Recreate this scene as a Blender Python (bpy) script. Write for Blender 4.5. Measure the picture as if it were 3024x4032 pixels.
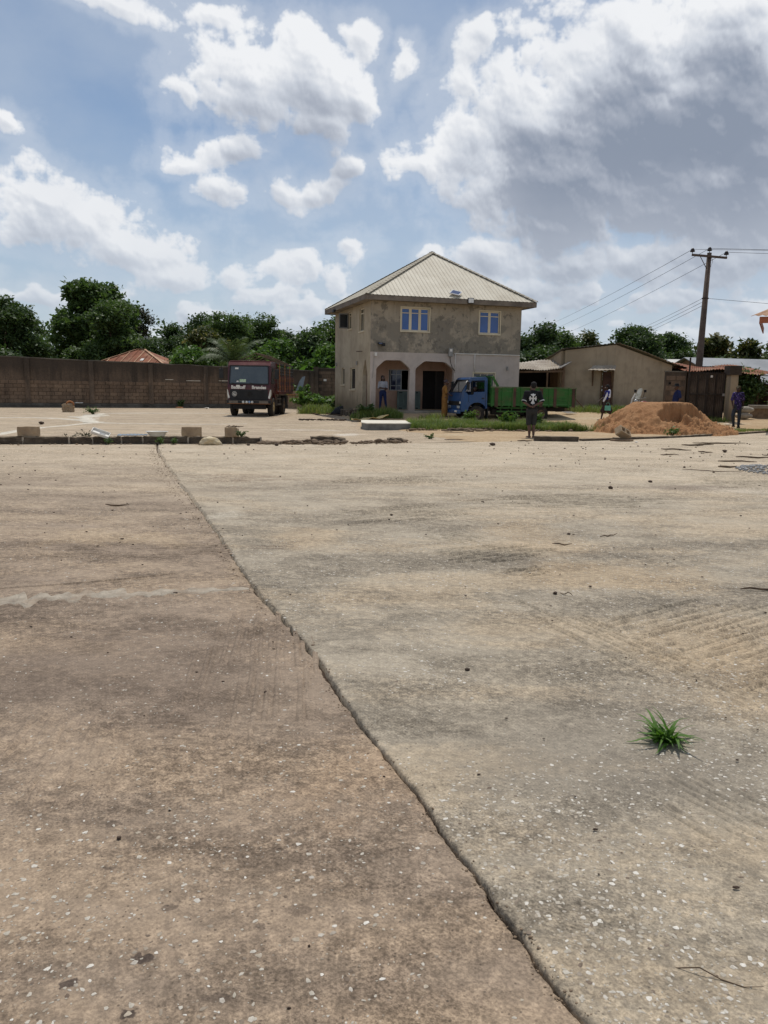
import bpy, bmesh, math, random
import numpy as np
from mathutils import Vector, Matrix

for _o in list(bpy.data.objects):
    bpy.data.objects.remove(_o, do_unlink=True)
random.seed(11)
rng = np.random.default_rng(11)
SC = bpy.context.scene
COL = SC.collection
PI = math.pi

# ------------------------------------------------------------------ camera
CAM_H = 1.5
PITCH = math.atan(490 / 3030)
ROLL = 0.015
cam_data = bpy.data.cameras.new('camera')
cam_data.sensor_fit = 'HORIZONTAL'
cam_data.sensor_width = 36.0
cam_data.lens = 36.0 * 3030 / 3024
cam_data.clip_start = 0.05
cam_data.clip_end = 6000
cam = bpy.data.objects.new('camera', cam_data)
cam.matrix_world = Matrix.Translation((0, 0, CAM_H)) @ (Matrix.Rotation(PI / 2 - PITCH, 4, 'X') @ Matrix.Rotation(ROLL, 4, 'Z'))
COL.objects.link(cam)
SC.camera = cam

# ------------------------------------------------------------------ sun, sky, exposure
SUN_EL = math.radians(66)
SUN_AZ = math.radians(8)          # measured from +Y (ahead) towards +X (right)
SUN_DIR = Vector((math.sin(SUN_AZ) * math.cos(SUN_EL), math.cos(SUN_AZ) * math.cos(SUN_EL), math.sin(SUN_EL)))
sd = bpy.data.lights.new('sun', 'SUN')
sd.energy = 2.9
sd.angle = math.radians(0.53)
sd.color = (1.0, 0.955, 0.88)
sun = bpy.data.objects.new('sun', sd)
sun.rotation_euler = SUN_DIR.to_track_quat('Z', 'Y').to_euler()
sun.location = (0, 0, 40)
COL.objects.link(sun)

SC.view_settings.view_transform = 'Standard'
SC.view_settings.look = 'None'
SC.view_settings.exposure = 0.0
SC.view_settings.gamma = 1.0
SC.view_settings.use_curve_mapping = False
SC.render.engine = 'CYCLES'
SC.cycles.use_denoising = True
SC.cycles.max_bounces = 6
SC.cycles.transparent_max_bounces = 12
SC.cycles.sample_clamp_indirect = 6.0

# (azimuth, elevation, half width, half height) of the cloud masses, radians
CLOUDS = [(-0.216, 0.356, 0.051, 0.047), (-0.16, 0.346, 0.078, 0.061), (-0.086, 0.341, 0.063, 0.055), (-0.113, 0.387, 0.036, 0.032), (-0.041, 0.336, 0.045, 0.029), (-0.085, 0.306, 0.042, 0.023), (-0.041, 0.392, 0.023, 0.023), (-0.243, 0.333, 0.033, 0.029), (0.304, 0.301, 0.199, 0.134), (0.183, 0.303, 0.12, 0.07), (0.095, 0.286, 0.066, 0.041), (0.263, 0.379, 0.09, 0.047), (0.377, 0.372, 0.12, 0.076), (0.218, 0.244, 0.138, 0.07), (0.395, 0.214, 0.114, 0.076), (0.094, 0.384, 0.027, 0.025), (0.028, 0.267, 0.036, 0.02), (0.193, 0.199, 0.066, 0.032), (0.256, 0.156, 0.09, 0.023), (0.366, 0.152, 0.102, 0.035), (0.414, 0.273, 0.12, 0.146), (-0.406, 0.198, 0.054, 0.035), (-0.352, 0.183, 0.078, 0.038), (-0.307, 0.161, 0.072, 0.032), (-0.276, 0.132, 0.066, 0.025), (-0.421, 0.177, 0.048, 0.029), (-0.245, 0.256, 0.036, 0.016), (-0.191, 0.264, 0.045, 0.019), (-0.203, 0.226, 0.033, 0.016), (-0.102, 0.236, 0.045, 0.018), (-0.105, 0.141, 0.048, 0.026), (-0.054, 0.17, 0.033, 0.016), (0.013, 0.376, 0.017, 0.022), (0.056, 0.166, 0.022, 0.011), (-0.441, 0.277, 0.019, 0.018), (-0.322, 0.402, 0.048, 0.013), (-0.209, 0.412, 0.048, 0.012), (-0.046, 0.268, 0.021, 0.013), (-0.188, 0.13, 0.03, 0.013), (0.127, 0.168, 0.054, 0.023), (-0.143, 0.11, 0.042, 0.014), (0.163, 0.13, 0.066, 0.016)]


CLOUDS = [(a, e, w * .86, h * .86) if i < 8 else (a, e, w, h) for i, (a, e, w, h) in enumerate(CLOUDS)]


class NT:
    """thin wrapper that makes shader nodes"""
    def __init__(s, tree):
        s.t = tree

    def n(s, kind, **kw):
        nd = s.t.nodes.new(kind)
        for k, v in kw.items():
            setattr(nd, k, v)
        return nd

    def put(s, sock, val):
        if val is None:
            return
        if isinstance(val, bpy.types.NodeSocket):
            s.t.links.new(val, sock)
        else:
            if isinstance(val, (tuple, list)) and len(val) == 3 and len(sock.default_value) == 4:
                val = (*val, 1.0)
            sock.default_value = val

    def math(s, op, a, b=None, c=None, clamp=False):
        nd = s.n('ShaderNodeMath', operation=op, use_clamp=clamp)
        s.put(nd.inputs[0], a)
        s.put(nd.inputs[1], b)
        s.put(nd.inputs[2], c)
        return nd.outputs[0]

    def vmath(s, op, a, b=None):
        nd = s.n('ShaderNodeVectorMath', operation=op)
        s.put(nd.inputs[0], a)
        s.put(nd.inputs[1], b)
        return nd.outputs['Value'] if op in ('LENGTH', 'DOT_PRODUCT', 'DISTANCE') else nd.outputs[0]

    def noise(s, vec, scale, detail=4, rough=0.55, out='Fac', distort=0.0):
        # turned off the axes, so that no flat face lies in a plane of the noise lattice
        rt = s.n('ShaderNodeVectorRotate', rotation_type='EULER_XYZ')
        rt.inputs['Rotation'].default_value = (0.62, 0.41, 0.93)
        s.put(rt.inputs['Vector'], vec)
        nd = s.n('ShaderNodeTexNoise')
        s.put(nd.inputs['Vector'], rt.outputs[0])
        nd.inputs['Scale'].default_value = scale
        nd.inputs['Detail'].default_value = detail
        nd.inputs['Roughness'].default_value = rough
        nd.inputs['Distortion'].default_value = distort
        return nd.outputs[out]

    def voro(s, vec, scale, feature='F1', out='Distance', detail=0.0, rand=1.0):
        nd = s.n('ShaderNodeTexVoronoi', feature=feature)
        s.put(nd.inputs['Vector'], vec)
        nd.inputs['Scale'].default_value = scale
        nd.inputs['Detail'].default_value = detail
        nd.inputs['Randomness'].default_value = rand
        return nd.outputs[out]

    def step(s, x, lo, hi, a=0.0, b=1.0, mode='SMOOTHSTEP'):
        nd = s.n('ShaderNodeMapRange', interpolation_type=mode)
        s.put(nd.inputs[0], x)
        for i, v in zip((1, 2, 3, 4), (lo, hi, a, b)):
            s.put(nd.inputs[i], v)
        return nd.outputs[0]

    def mix(s, fac, a, b, blend='MIX'):
        nd = s.n('ShaderNodeMix', data_type='RGBA', blend_type=blend)
        s.put(nd.inputs[0], fac)
        s.put(nd.inputs[6], a)
        s.put(nd.inputs[7], b)
        return nd.outputs[2]

    def ramp(s, fac, stops):
        nd = s.n('ShaderNodeValToRGB')
        e = nd.color_ramp.elements
        while len(e) < len(stops):
            e.new(0.5)
        for i, (p, c) in enumerate(stops):
            e[i].position = p
            e[i].color = (*c, 1)
        s.put(nd.inputs[0], fac)
        return nd.outputs[0]

    def scale(s, vec, xyz):
        return s.vmath('MULTIPLY', vec, xyz)

    def bump(s, h, strength, dist, normal=None):
        nd = s.n('ShaderNodeBump')
        nd.inputs['Strength'].default_value = strength
        nd.inputs['Distance'].default_value = dist
        s.put(nd.inputs['Height'], h)
        s.put(nd.inputs['Normal'], normal)
        return nd.outputs[0]


def _hash(ix, iy, seed):
    h = (ix.astype(np.int64) * 374761393 + iy.astype(np.int64) * 668265263 + seed * 974634777) & 0xFFFFFFFF
    h = ((h ^ (h >> 13)) * 1274126177) & 0xFFFFFFFF
    return ((h ^ (h >> 16)) & 0xFFFF).astype(np.float32) / 65535.0


def vnoise(x, y, seed=0, wrap=0):
    """smooth lattice noise in 0..1"""
    xi = np.floor(x); yi = np.floor(y)
    fx = (x - xi).astype(np.float32); fy = (y - yi).astype(np.float32)
    fx = fx * fx * fx * (fx * (fx * 6 - 15) + 10); fy = fy * fy * fy * (fy * (fy * 6 - 15) + 10)
    xi = xi.astype(np.int32); yi = yi.astype(np.int32)
    x1 = xi + 1
    if wrap:
        xi = xi % wrap; x1 = x1 % wrap
    a = _hash(xi, yi, seed); b = _hash(x1, yi, seed); c = _hash(xi, yi + 1, seed); d = _hash(x1, yi + 1, seed)
    return (a + (b - a) * fx) * (1 - fy) + (c + (d - c) * fx) * fy


def fbm(x, y, oct=5, seed=0, gain=0.5, wrap=0, billow=False):
    s = np.zeros(np.broadcast(x, y).shape, np.float32); amp = 1.0; tot = 0.0
    for k in range(oct):
        v = vnoise(x * 2 ** k + 17.3 * k * (0 if wrap else 1), y * 2 ** k + 9.1 * k, seed + k * 7, wrap * 2 ** k)
        if billow:
            v = np.abs(2 * v - 1)
        s += amp * v; tot += amp; amp *= gain
    return s / tot


def smax(a, b, k):
    h = np.clip(0.5 + 0.5 * (a - b) / k, 0, 1)
    return b + (a - b) * h + k * h * (1 - h)


def sstep(x, a, b):
    t = np.clip((x - a) / (b - a), 0, 1)
    return t * t * (3 - 2 * t)


def cloud_field(az, el):
    """thickness of the cumulus at (azimuth, elevation)"""
    wx = fbm(az * 11, el * 13, 3, 3, 0.45) - 0.5
    wy = fbm(az * 11, el * 13, 3, 61, 0.45) - 0.5
    a2 = az + wx * 0.05; e2 = el + wy * 0.04
    acc = np.full(az.shape, -3.0, np.float32)
    for (a, e, w, h) in CLOUDS:
        q = 1.0 - np.sqrt(((a2 - a) / (w * 1.12)) ** 2 + ((e2 - e) / (h * 1.15)) ** 2)
        acc = smax(acc, q * min(1.25, 0.55 + 8 * h), 0.12)
    # scattered cumulus goes on over the rest of the sky, small ones low down
    gen = (fbm(az * 2.2, el * 4.5, 3, 23) - 0.56) * 4.0 - 1.3 * (1 - sstep(np.abs(az), 0.45, 0.8))
    low = (fbm(az * 17, el * 36, 4, 41) - 0.40) * 2.3 - 3.0 * sstep(el, 0.10, 0.21)
    acc = smax(acc, smax(gen, low, 0.2), 0.15)
    b = fbm(az * 17 + wx * 0.5, el * 20 + wy * 0.5, 6, 91, 0.56, billow=True)
    f = fbm(az * 34, el * 40, 5, 131, 0.6)
    return acc * 1.25 + (b - 0.36) * 1.05 + (f - 0.5) * 0.95


def cloud_image(az, el):
    """how brightly lit and how opaque the clouds are"""
    d = cloud_field(az, el)
    alpha = sstep(d, -0.06, 0.42)
    alpha = np.maximum(alpha, 0.22 * sstep(d, -0.75, 0.05))
    t = np.clip(d, 0, 1.7)
    rows = el[:, 0]; dr = rows[1] - rows[0]; dc = az[0, 1] - az[0, 0]
    sm = t
    for wd in (0.003, 0.006, 0.010):
        k = max(1, int(wd / dc))
        sm = (sm + np.roll(sm, k, 1) + np.roll(sm, -k, 1)) / 3
    # light comes from above: add up the cloud that lies above each point
    occ = np.zeros_like(t); n_ = 16
    for k in range(1, n_ + 1):
        s = max(1, int(round(k * 0.0075 / dr)))
        up = np.zeros_like(t); up[:-s] = sm[s:]
        occ += up * (1.0 - 0.5 * k / n_)
    occ /= n_ * 0.75
    def grad(w):
        s = max(1, int(round(w / dr)))
        g = np.zeros_like(t); g[s:-s] = (t[:-2 * s] - t[2 * s:])      # >0 where it thins out upwards
        sx = max(1, int(round(w / dc)))
        return g + 0.5 * (np.roll(t, sx, 1) - np.roll(t, -sx, 1))
    lit = np.exp(-1.6 * occ ** 1.5) * (0.80 + 0.22 * np.exp(-1.4 * t))
    lit = lit + 0.10 * np.tanh(2.2 * grad(0.0016)) + 0.17 * np.tanh(1.6 * grad(0.0035)) + 0.17 * np.tanh(0.9 * grad(0.011))
    lit = np.clip((lit - 0.10) / 0.78, 0, 1)
    lit = np.clip(lit + 0.30 * (fbm(az * 9 + 5, el * 13, 5, 211, 0.55) - 0.5), 0, 1)
    # only the broad, deep masses go dark; small puffs stay bright underneath
    bigm = t
    for wd in (0.02, 0.035, 0.05):
        kx, ky = max(1, int(wd / dc)), max(1, int(wd / dr))
        bigm = (bigm + np.roll(bigm, kx, 1) + np.roll(bigm, -kx, 1) + np.roll(bigm, ky, 0) + np.roll(bigm, -ky, 0)) / 5
    lit = 1 - (1 - lit) * (0.68 + 0.32 * sstep(bigm, 0.45, 1.05))
    return lit, alpha


def cloud_map(name, a0, a1, e0, e1, na, ne):
    """the scattered cumulus, worked out once over a patch of sky: red = how brightly lit, green = how opaque"""
    A = np.linspace(a0, a1, na, dtype=np.float32)[None, :]
    E = np.linspace(e0, e1, ne, dtype=np.float32)[:, None]
    az = np.ascontiguousarray(np.broadcast_to(A, (ne, na)))
    el = np.ascontiguousarray(np.broadcast_to(E, (ne, na)))
    lit, al = cloud_image(az, el)
    im = bpy.data.images.new(name, na, ne, alpha=False, float_buffer=True)
    im.colorspace_settings.name = 'Non-Color'
    px = np.ones((ne, na, 4), np.float32)
    px[..., 0] = lit
    px[..., 1] = al
    im.pixels.foreach_set(px.ravel())
    im.pack()
    return im


def make_world():
    w = bpy.data.worlds.new('World')
    SC.world = w
    w.use_nodes = True
    w.cycles.sampling_method = 'MANUAL'
    w.cycles.sample_map_resolution = 1024
    t = w.node_tree
    t.nodes.clear()
    n = NT(t)
    out = n.n('ShaderNodeOutputWorld')
    bg = n.n('ShaderNodeBackground')
    bg.inputs[1].default_value = SKY_STRENGTH
    sky = n.n('ShaderNodeTexSky', sky_type='NISHITA')
    sky.sun_disc = False
    sky.sun_elevation = SUN_EL
    sky.sun_rotation = SUN_AZ
    sky.air_density = 1.0
    sky.dust_density = 0.5
    sky.ozone_density = 3.0
    sky.altitude = 300
    tc = n.vmath('NORMALIZE', n.n('ShaderNodeTexCoord').outputs['Generated'])
    sep = n.n('ShaderNodeSeparateXYZ')
    n.put(sep.inputs[0], tc)
    az = n.math('ARCTAN2', sep.outputs[0], sep.outputs[1])
    el = n.math('ARCSINE', sep.outputs[2])
    z = sep.outputs[2]

    def look(im, a0, a1, e0, e1):
        cb = n.n('ShaderNodeCombineXYZ')
        n.put(cb.inputs[0], n.step(az, a0, a1, mode='LINEAR'))
        n.put(cb.inputs[1], n.step(el, e0, e1, mode='LINEAR'))
        tx = n.n('ShaderNodeTexImage', image=im, extension='EXTEND', interpolation='Linear')
        n.put(tx.inputs[0], cb.outputs[0])
        return tx.outputs[0]
    fa, ra = (-0.62, 0.62, -0.02, 0.60), (-PI, PI, -0.02, PI / 2)
    front = look(cloud_map('cloud_map_ahead', *fa, 1500, 700), *fa)
    rest = look(cloud_map('cloud_map_around', *ra, 1500, 380), *ra)
    m = n.math('MULTIPLY', n.step(n.math('ABSOLUTE', az), 0.54, 0.61, 1, 0), n.step(el, 0.53, 0.59, 1, 0))
    cm = n.n('ShaderNodeSeparateColor')
    n.put(cm.inputs[0], n.mix(m, rest, front))
    lit, alpha = cm.outputs[0], cm.outputs[1]
    veil = n.noise(n.scale(tc, (1.0, 1.0, 1.8)), 3.0, 6, 0.55)
    veil = n.step(veil, 0.36, 0.68, 0.08, 0.62)
    k = 1.0 / SKY_STRENGTH
    base = n.mix(1.0, sky.outputs[0], SKY_TINT, 'MULTIPLY')
    base = n.mix(veil, base, (0.43 * k, 0.51 * k, 0.63 * k))
    base = n.mix(n.step(z, 0.0, 0.30, 0.75, 0.0, 'LINEAR'), base, (0.50 * k, 0.57 * k, 0.67 * k))
    ccol = n.ramp(lit, [(0.0, (0.26, 0.305, 0.39)), (0.33, (0.38, 0.42, 0.50)), (0.66, (0.60, 0.64, 0.71)), (1.0, (0.87, 0.885, 0.91))])
    ccol = n.mix(1.0, ccol, (k, k, k), 'MULTIPLY')
    ccol = n.mix(n.step(z, 0.02, 0.25, 0.5, 0.0), ccol, (0.56 * k, 0.615 * k, 0.69 * k))
    alpha = n.math("MULTIPLY", n.math("MULTIPLY", alpha, n.step(el, -0.015, 0.012)), n.step(el, 0.0, 0.2, 0.72, 1.0))
    n.put(bg.inputs[0], n.mix(alpha, base, ccol))
    t.links.new(bg.outputs[0], out.inputs[0])


SKY_STRENGTH = 0.1
SKY_TINT = (0.96, 0.94, 0.90)
make_world()

# ------------------------------------------------------------------ mesh helpers
def tag(o, label=None, cat=None, group=None, kind=None):
    if label: o['label'] = label
    if cat: o['category'] = cat
    if group: o['group'] = group
    if kind: o['kind'] = kind
    return o


def empty(name, loc=(0, 0, 0), rz=0.0, parent=None):
    o = bpy.data.objects.new(name, None)
    o.empty_display_size = 0.2
    o.location = loc
    o.rotation_euler = (0, 0, rz)
    o.parent = parent
    COL.objects.link(o)
    return o


def thing(name, label, cat, loc=(0, 0, 0), rz=0.0, group=None):
    return tag(empty(name, loc, rz), label, cat, group)


def link_mesh(name, me, mat=None, parent=None, loc=None, rz=0.0):
    o = bpy.data.objects.new(name, me)
    if mat is not None and not me.materials:
        for m in (mat if isinstance(mat, (list, tuple)) else [mat]):
            me.materials.append(m)
    o.parent = parent
    if loc is not None:
        o.location = loc
    if rz:
        o.rotation_euler = (0, 0, rz)
    COL.objects.link(o)
    return o


def np_mesh(name, verts, faces, smooth=False):
    """verts (n,3) array, faces (m,k) array"""
    me = bpy.data.meshes.new(name)
    verts = np.asarray(verts, np.float32)
    faces = np.asarray(faces, np.int32)
    k = faces.shape[1]
    me.vertices.add(len(verts))
    me.vertices.foreach_set('co', verts.ravel())
    me.loops.add(faces.size)
    me.loops.foreach_set('vertex_index', faces.ravel())
    me.polygons.add(len(faces))
    me.polygons.foreach_set('loop_start', np.arange(0, faces.size, k, dtype=np.int32))
    if smooth:
        me.polygons.foreach_set('use_smooth', np.ones(len(faces), bool))
    me.update(calc_edges=True)
    return me


def copy_tree(o, parent=None):
    c = o.copy()
    c.parent = parent
    COL.objects.link(c)
    for ch in o.children:
        copy_tree(ch, c)
    return c


class MB:
    """collects simple shapes; obj() makes ONE mesh object of them"""
    def __init__(s):
        s.v, s.f, s.m = [], [], []

    def add(s, vs, fs, mi=0):
        b = len(s.v)
        s.v += [tuple(p) for p in vs]
        s.f += [tuple(b + i for i in f) for f in fs]
        s.m += [mi] * len(fs)
        return s

    def box(s, c, d, M=None, rz=0.0, mi=0):
        x, y, z = (k / 2 for k in d)
        vs = [Vector(p) for p in ((-x, -y, -z), (x, -y, -z), (x, y, -z), (-x, y, -z), (-x, -y, z), (x, -y, z), (x, y, z), (-x, y, z))]
        R = M if M is not None else Matrix.Rotation(rz, 3, 'Z')
        vs = [R @ p + Vector(c) for p in vs]
        return s.add(vs, [(0, 3, 2, 1), (4, 5, 6, 7), (0, 1, 5, 4), (1, 2, 6, 5), (2, 3, 7, 6), (3, 0, 4, 7)], mi)

    def b(s, x0, x1, y0, y1, z0, z1, mi=0):
        return s.box(((x0 + x1) / 2, (y0 + y1) / 2, (z0 + z1) / 2), (x1 - x0, y1 - y0, z1 - z0), mi=mi)

    def bar(s, p0, p1, w, h, mi=0):
        p0, p1 = Vector(p0), Vector(p1)
        d = p1 - p0
        q = d.to_track_quat('X', 'Z').to_matrix()
        return s.box((p0 + p1) / 2, (d.length, w, h), M=q, mi=mi)

    def tube(s, pts, r, n=8, caps=True, mi=0):
        pts = [Vector(p) for p in pts]
        rs = r if isinstance(r, (list, tuple)) else [r] * len(pts)
        vs, fs = [], []
        up = Vector((0, 0, 1))
        for i, p in enumerate(pts):
            t = (pts[min(i + 1, len(pts) - 1)] - pts[max(i - 1, 0)])
            t = t.normalized() if t.length > 1e-9 else Vector((0, 0, 1))
            a = t.cross(up if abs(t.dot(up)) < 0.95 else Vector((1, 0, 0))).normalized()
            bb = t.cross(a)
            for k in range(n):
                th = 2 * PI * k / n
                vs.append(p + (a * math.cos(th) + bb * math.sin(th)) * rs[i])
        for i in range(len(pts) - 1):
            for k in range(n):
                k2 = (k + 1) % n
                fs.append((i * n + k, i * n + k2, (i + 1) * n + k2, (i + 1) * n + k))
        if caps:
            fs.append(tuple(range(n))[::-1])
            fs.append(tuple((len(pts) - 1) * n + k for k in range(n)))
        return s.add(vs, fs, mi)

    def cyl(s, c, axis, r, length, n=20, r2=None, mi=0):
        c, a = Vector(c), Vector(axis).normalized()
        return s.tube([c - a * length / 2, c + a * length / 2], [r, r if r2 is None else r2], n, True, mi)

    def lathe(s, prof, n=24, c=(0, 0, 0), axis='Z', mi=0):
        """prof: (radius, height) pairs"""
        vs, fs = [], []
        for (r, h) in prof:
            for k in range(n):
                t = 2 * PI * k / n
                p = (r * math.cos(t), r * math.sin(t), h)
                if axis == 'X': p = (p[2], p[0], p[1])
                if axis == 'Y': p = (p[0], p[2], p[1])
                vs.append((p[0] + c[0], p[1] + c[1], p[2] + c[2]))
        for i in range(len(prof) - 1):
            for k in range(n):
                k2 = (k + 1) % n
                fs.append((i * n + k, i * n + k2, (i + 1) * n + k2, (i + 1) * n + k))
        return s.add(vs, fs, mi)

    def plate(s, outer, holes, th, T=None, mi=0):
        """a flat plate given in (a, b) with holes, thickness th; T maps (a, depth, b) to 3-D"""
        bm = bmesh.new()
        loops, edges = [], []
        for lp in [outer] + list(holes):
            vs = [bm.verts.new((a, 0, b)) for a, b in lp]
            loops.append(vs)
            edges += [bm.edges.new((vs[i], vs[(i + 1) % len(vs)])) for i in range(len(vs))]
        bm.verts.index_update()
        bmesh.ops.triangle_fill(bm, edges=edges, use_beauty=True, use_dissolve=False)
        bm.verts.index_update()
        base = [tuple(v.co) for v in bm.verts]
        tris = [tuple(v.index for v in f.verts) for f in bm.faces]
        N = len(base)
        vs = base + [(x, th, z) for x, _, z in base]
        fs = list(tris) + [tuple(i + N for i in t[::-1]) for t in tris]
        for lp in loops:
            ix = [v.index for v in lp]
            for i in range(len(ix)):
                a, b2 = ix[i], ix[(i + 1) % len(ix)]
                fs.append((a, b2, b2 + N, a + N))
        bm.free()
        if T is not None:
            vs = [T(Vector(p)) for p in vs]
        return s.add(vs, fs, mi)

    def prism(s, poly, z0, z1, mi=0):
        """vertical prism on an (x, y) outline"""
        n = len(poly)
        vs = [(x, y, z0) for x, y in poly] + [(x, y, z1) for x, y in poly]
        fs = [tuple(range(n))[::-1], tuple(range(n, 2 * n))] + [(i, (i + 1) % n, (i + 1) % n + n, i + n) for i in range(n)]
        return s.add(vs, fs, mi)

    def sphere(s, c, r, sc=(1, 1, 1), nu=12, nv=8, mi=0):
        vs, fs = [], []
        for j in range(1, nv):
            ph = PI * j / nv
            for i in range(nu):
                t = 2 * PI * i / nu
                vs.append((c[0] + r * sc[0] * math.sin(ph) * math.cos(t), c[1] + r * sc[1] * math.sin(ph) * math.sin(t), c[2] + r * sc[2] * math.cos(ph)))
        top, bot = len(vs), len(vs) + 1
        vs += [(c[0], c[1], c[2] + r * sc[2]), (c[0], c[1], c[2] - r * sc[2])]
        for j in range(nv - 2):
            for i in range(nu):
                i2 = (i + 1) % nu
                fs.append((j * nu + i, (j + 1) * nu + i, (j + 1) * nu + i2, j * nu + i2))
        for i in range(nu):
            i2 = (i + 1) % nu
            fs.append((top, i, i2))
            fs.append((bot, (nv - 2) * nu + i2, (nv - 2) * nu + i))
        return s.add(vs, fs, mi)

    def mesh(s, name, fix=True, smooth=False):
        me = bpy.data.meshes.new(name)
        me.from_pydata([tuple(v) for v in s.v], [], s.f)
        if any(s.m):
            me.polygons.foreach_set('material_index', s.m)
        if fix:
            bm = bmesh.new()
            bm.from_mesh(me)
            bmesh.ops.recalc_face_normals(bm, faces=bm.faces)
            bm.to_mesh(me)
            bm.free()
        if smooth:
            me.polygons.foreach_set('use_smooth', [True] * len(me.polygons))
        me.update()
        return me

    def obj(s, name, mat, parent=None, smooth=False, bevel=0.0, seg=2, loc=None, rz=0.0):
        o = link_mesh(name, s.mesh(name, True, smooth), mat, parent, loc, rz)
        if bevel:
            md = o.modifiers.new('bevel', 'BEVEL')
            md.width = bevel
            md.segments = seg
            md.limit_method = 'ANGLE'
            md.angle_limit = math.radians(35)
        return o


# ------------------------------------------------------------------ materials
MATS = {}


def new_mat(name):
    m = bpy.data.materials.new(name)
    m.use_nodes = True
    t = m.node_tree
    t.nodes.clear()
    n = NT(t)
    out = n.n('ShaderNodeOutputMaterial')
    b = n.n('ShaderNodeBsdfPrincipled')
    t.links.new(b.outputs[0], out.inputs[0])
    b.inputs['Specular IOR Level'].default_value = 0.3
    return m, n, b, out


def coords(n, world=True):
    if world:
        return n.n('ShaderNodeNewGeometry').outputs['Position']
    return n.n('ShaderNodeTexCoord').outputs['Object']


def simple(name, col, rough=0.7, col2=None, scale=3.0, metallic=0.0, bump=0.0, bscale=40.0, spec=0.3, world=False, dirt=None, dirt_amt=0.5, dirt_scale=1.2):
    """a colour that wanders to col2, with grime patches and fine relief"""
    if name in MATS:
        return MATS[name]
    m, n, b, out = new_mat(name)
    p = coords(n, world)
    c = col
    if col2 is None:
        col2 = tuple(k * 0.72 for k in col)
    c = n.mix(n.step(n.noise(p, scale, 5, 0.6), 0.32, 0.70), col, col2)
    if dirt:
        f = n.step(n.noise(p, dirt_scale, 6, 0.65), 0.45, 0.72, 0, dirt_amt)
        c = n.mix(f, c, dirt)
    n.put(b.inputs['Base Color'], c)
    n.put(b.inputs['Roughness'], rough)
    b.inputs['Metallic'].default_value = metallic
    b.inputs['Specular IOR Level'].default_value = spec
    if bump:
        n.put(b.inputs['Normal'], n.bump(n.noise(p, bscale, 5, 0.6), bump, 0.02))
    MATS[name] = m
    return m


def glass_mat(name, tint, mirror=1.5, rough=0.02):
    if name in MATS:
        return MATS[name]
    m = bpy.data.materials.new(name)
    m.use_nodes = True
    t = m.node_tree
    t.nodes.clear()
    n = NT(t)
    out = n.n('ShaderNodeOutputMaterial')
    tr = n.n('ShaderNodeBsdfTransparent')
    tr.inputs[0].default_value = (*tint, 1)
    gl = n.n('ShaderNodeBsdfGlossy')
    gl.inputs['Roughness'].default_value = rough
    fr = n.n('ShaderNodeFresnel')
    fr.inputs[0].default_value = mirror
    mx = n.n('ShaderNodeMixShader')
    t.links.new(fr.outputs[0], mx.inputs[0])
    t.links.new(tr.outputs[0], mx.inputs[1])
    t.links.new(gl.outputs[0], mx.inputs[2])
    t.links.new(mx.outputs[0], out.inputs[0])
    MATS[name] = m
    return m


def leaf_mat(name, dark, light, trans=0.3, yellow=None):
    if name in MATS:
        return MATS[name]
    m, n, b, out = new_mat(name)
    g = n.n('ShaderNodeNewGeometry')
    r = g.outputs['Random Per Island']
    pn = n.noise(g.outputs['Position'], 0.55, 4, 0.6)
    f = n.math('ADD', n.math('MULTIPLY', r, 0.6), n.math('MULTIPLY', n.step(pn, 0.3, 0.7), 0.4))
    c = n.mix(f, dark, light)
    if yellow:
        c = n.mix(n.step(n.math('MULTIPLY', r, pn), 0.34, 0.5), c, yellow)
    n.put(b.inputs['Base Color'], c)
    b.inputs['Roughness'].default_value = 0.55
    b.inputs['Specular IOR Level'].default_value = 0.35
    tl = n.n('ShaderNodeBsdfTranslucent')
    n.put(tl.inputs[0], n.mix(0.5, c, n.mix(1.0, c, (1.5, 1.7, 0.6), 'MULTIPLY')))
    mx = n.n('ShaderNodeMixShader')
    mx.inputs[0].default_value = trans
    n.t.links.new(b.outputs[0], mx.inputs[1])
    n.t.links.new(tl.outputs[0], mx.inputs[2])
    n.t.links.new(mx.outputs[0], out.inputs[0])
    MATS[name] = m
    return m


def S(r, g, b):
    """sRGB 0-255 to linear"""
    return tuple((c / 255 / 12.92 if c / 255 <= 0.04045 else ((c / 255 + 0.055) / 1.055) ** 2.4) for c in (r, g, b))

# ------------------------------------------------------------------ ground, slabs, yard
KERB_SLOPE = 0.235


def bound(x):
    """far edge of the near slabs: the kerb line"""
    return np.interp(x, [-60, -9.33, -3.3, 0.5, 4.4, 6.5, 9.3, 12.9, 16, 30], [6.7, 18.72, 20.15, 21.0, 22.95, 23.9, 25.4, 28.1, 31.0, 45.0])


def xr(y):
    """right edge of the concrete yard"""
    return np.interp(y, [19, 22, 27, 31, 36, 45, 56], [2.6, 2.2, 0.9, -0.9, -1.4, -2.6, -5.0])


def tz(x, y):
    x = np.asarray(x, np.float64); y = np.asarray(y, np.float64)
    nz = fbm(x * 1.3 + 50, y * 1.3 + 50, 4, 5) - 0.5
    m = sstep(x - xr(y) + 1.2 * nz, -0.4, 0.4) * sstep(y - bound(x) + 0.9 * nz, -0.05, 0.55)
    h = -0.035 + 0.06 * m + 0.04 * nz * m
    h += 0.42 * sstep(y, 32.5, 40) * sstep(x - xr(y), -0.35, 0.45)
    return h


def tzf(x, y):
    return float(tz(np.array([x]), np.array([y]))[0])


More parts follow.
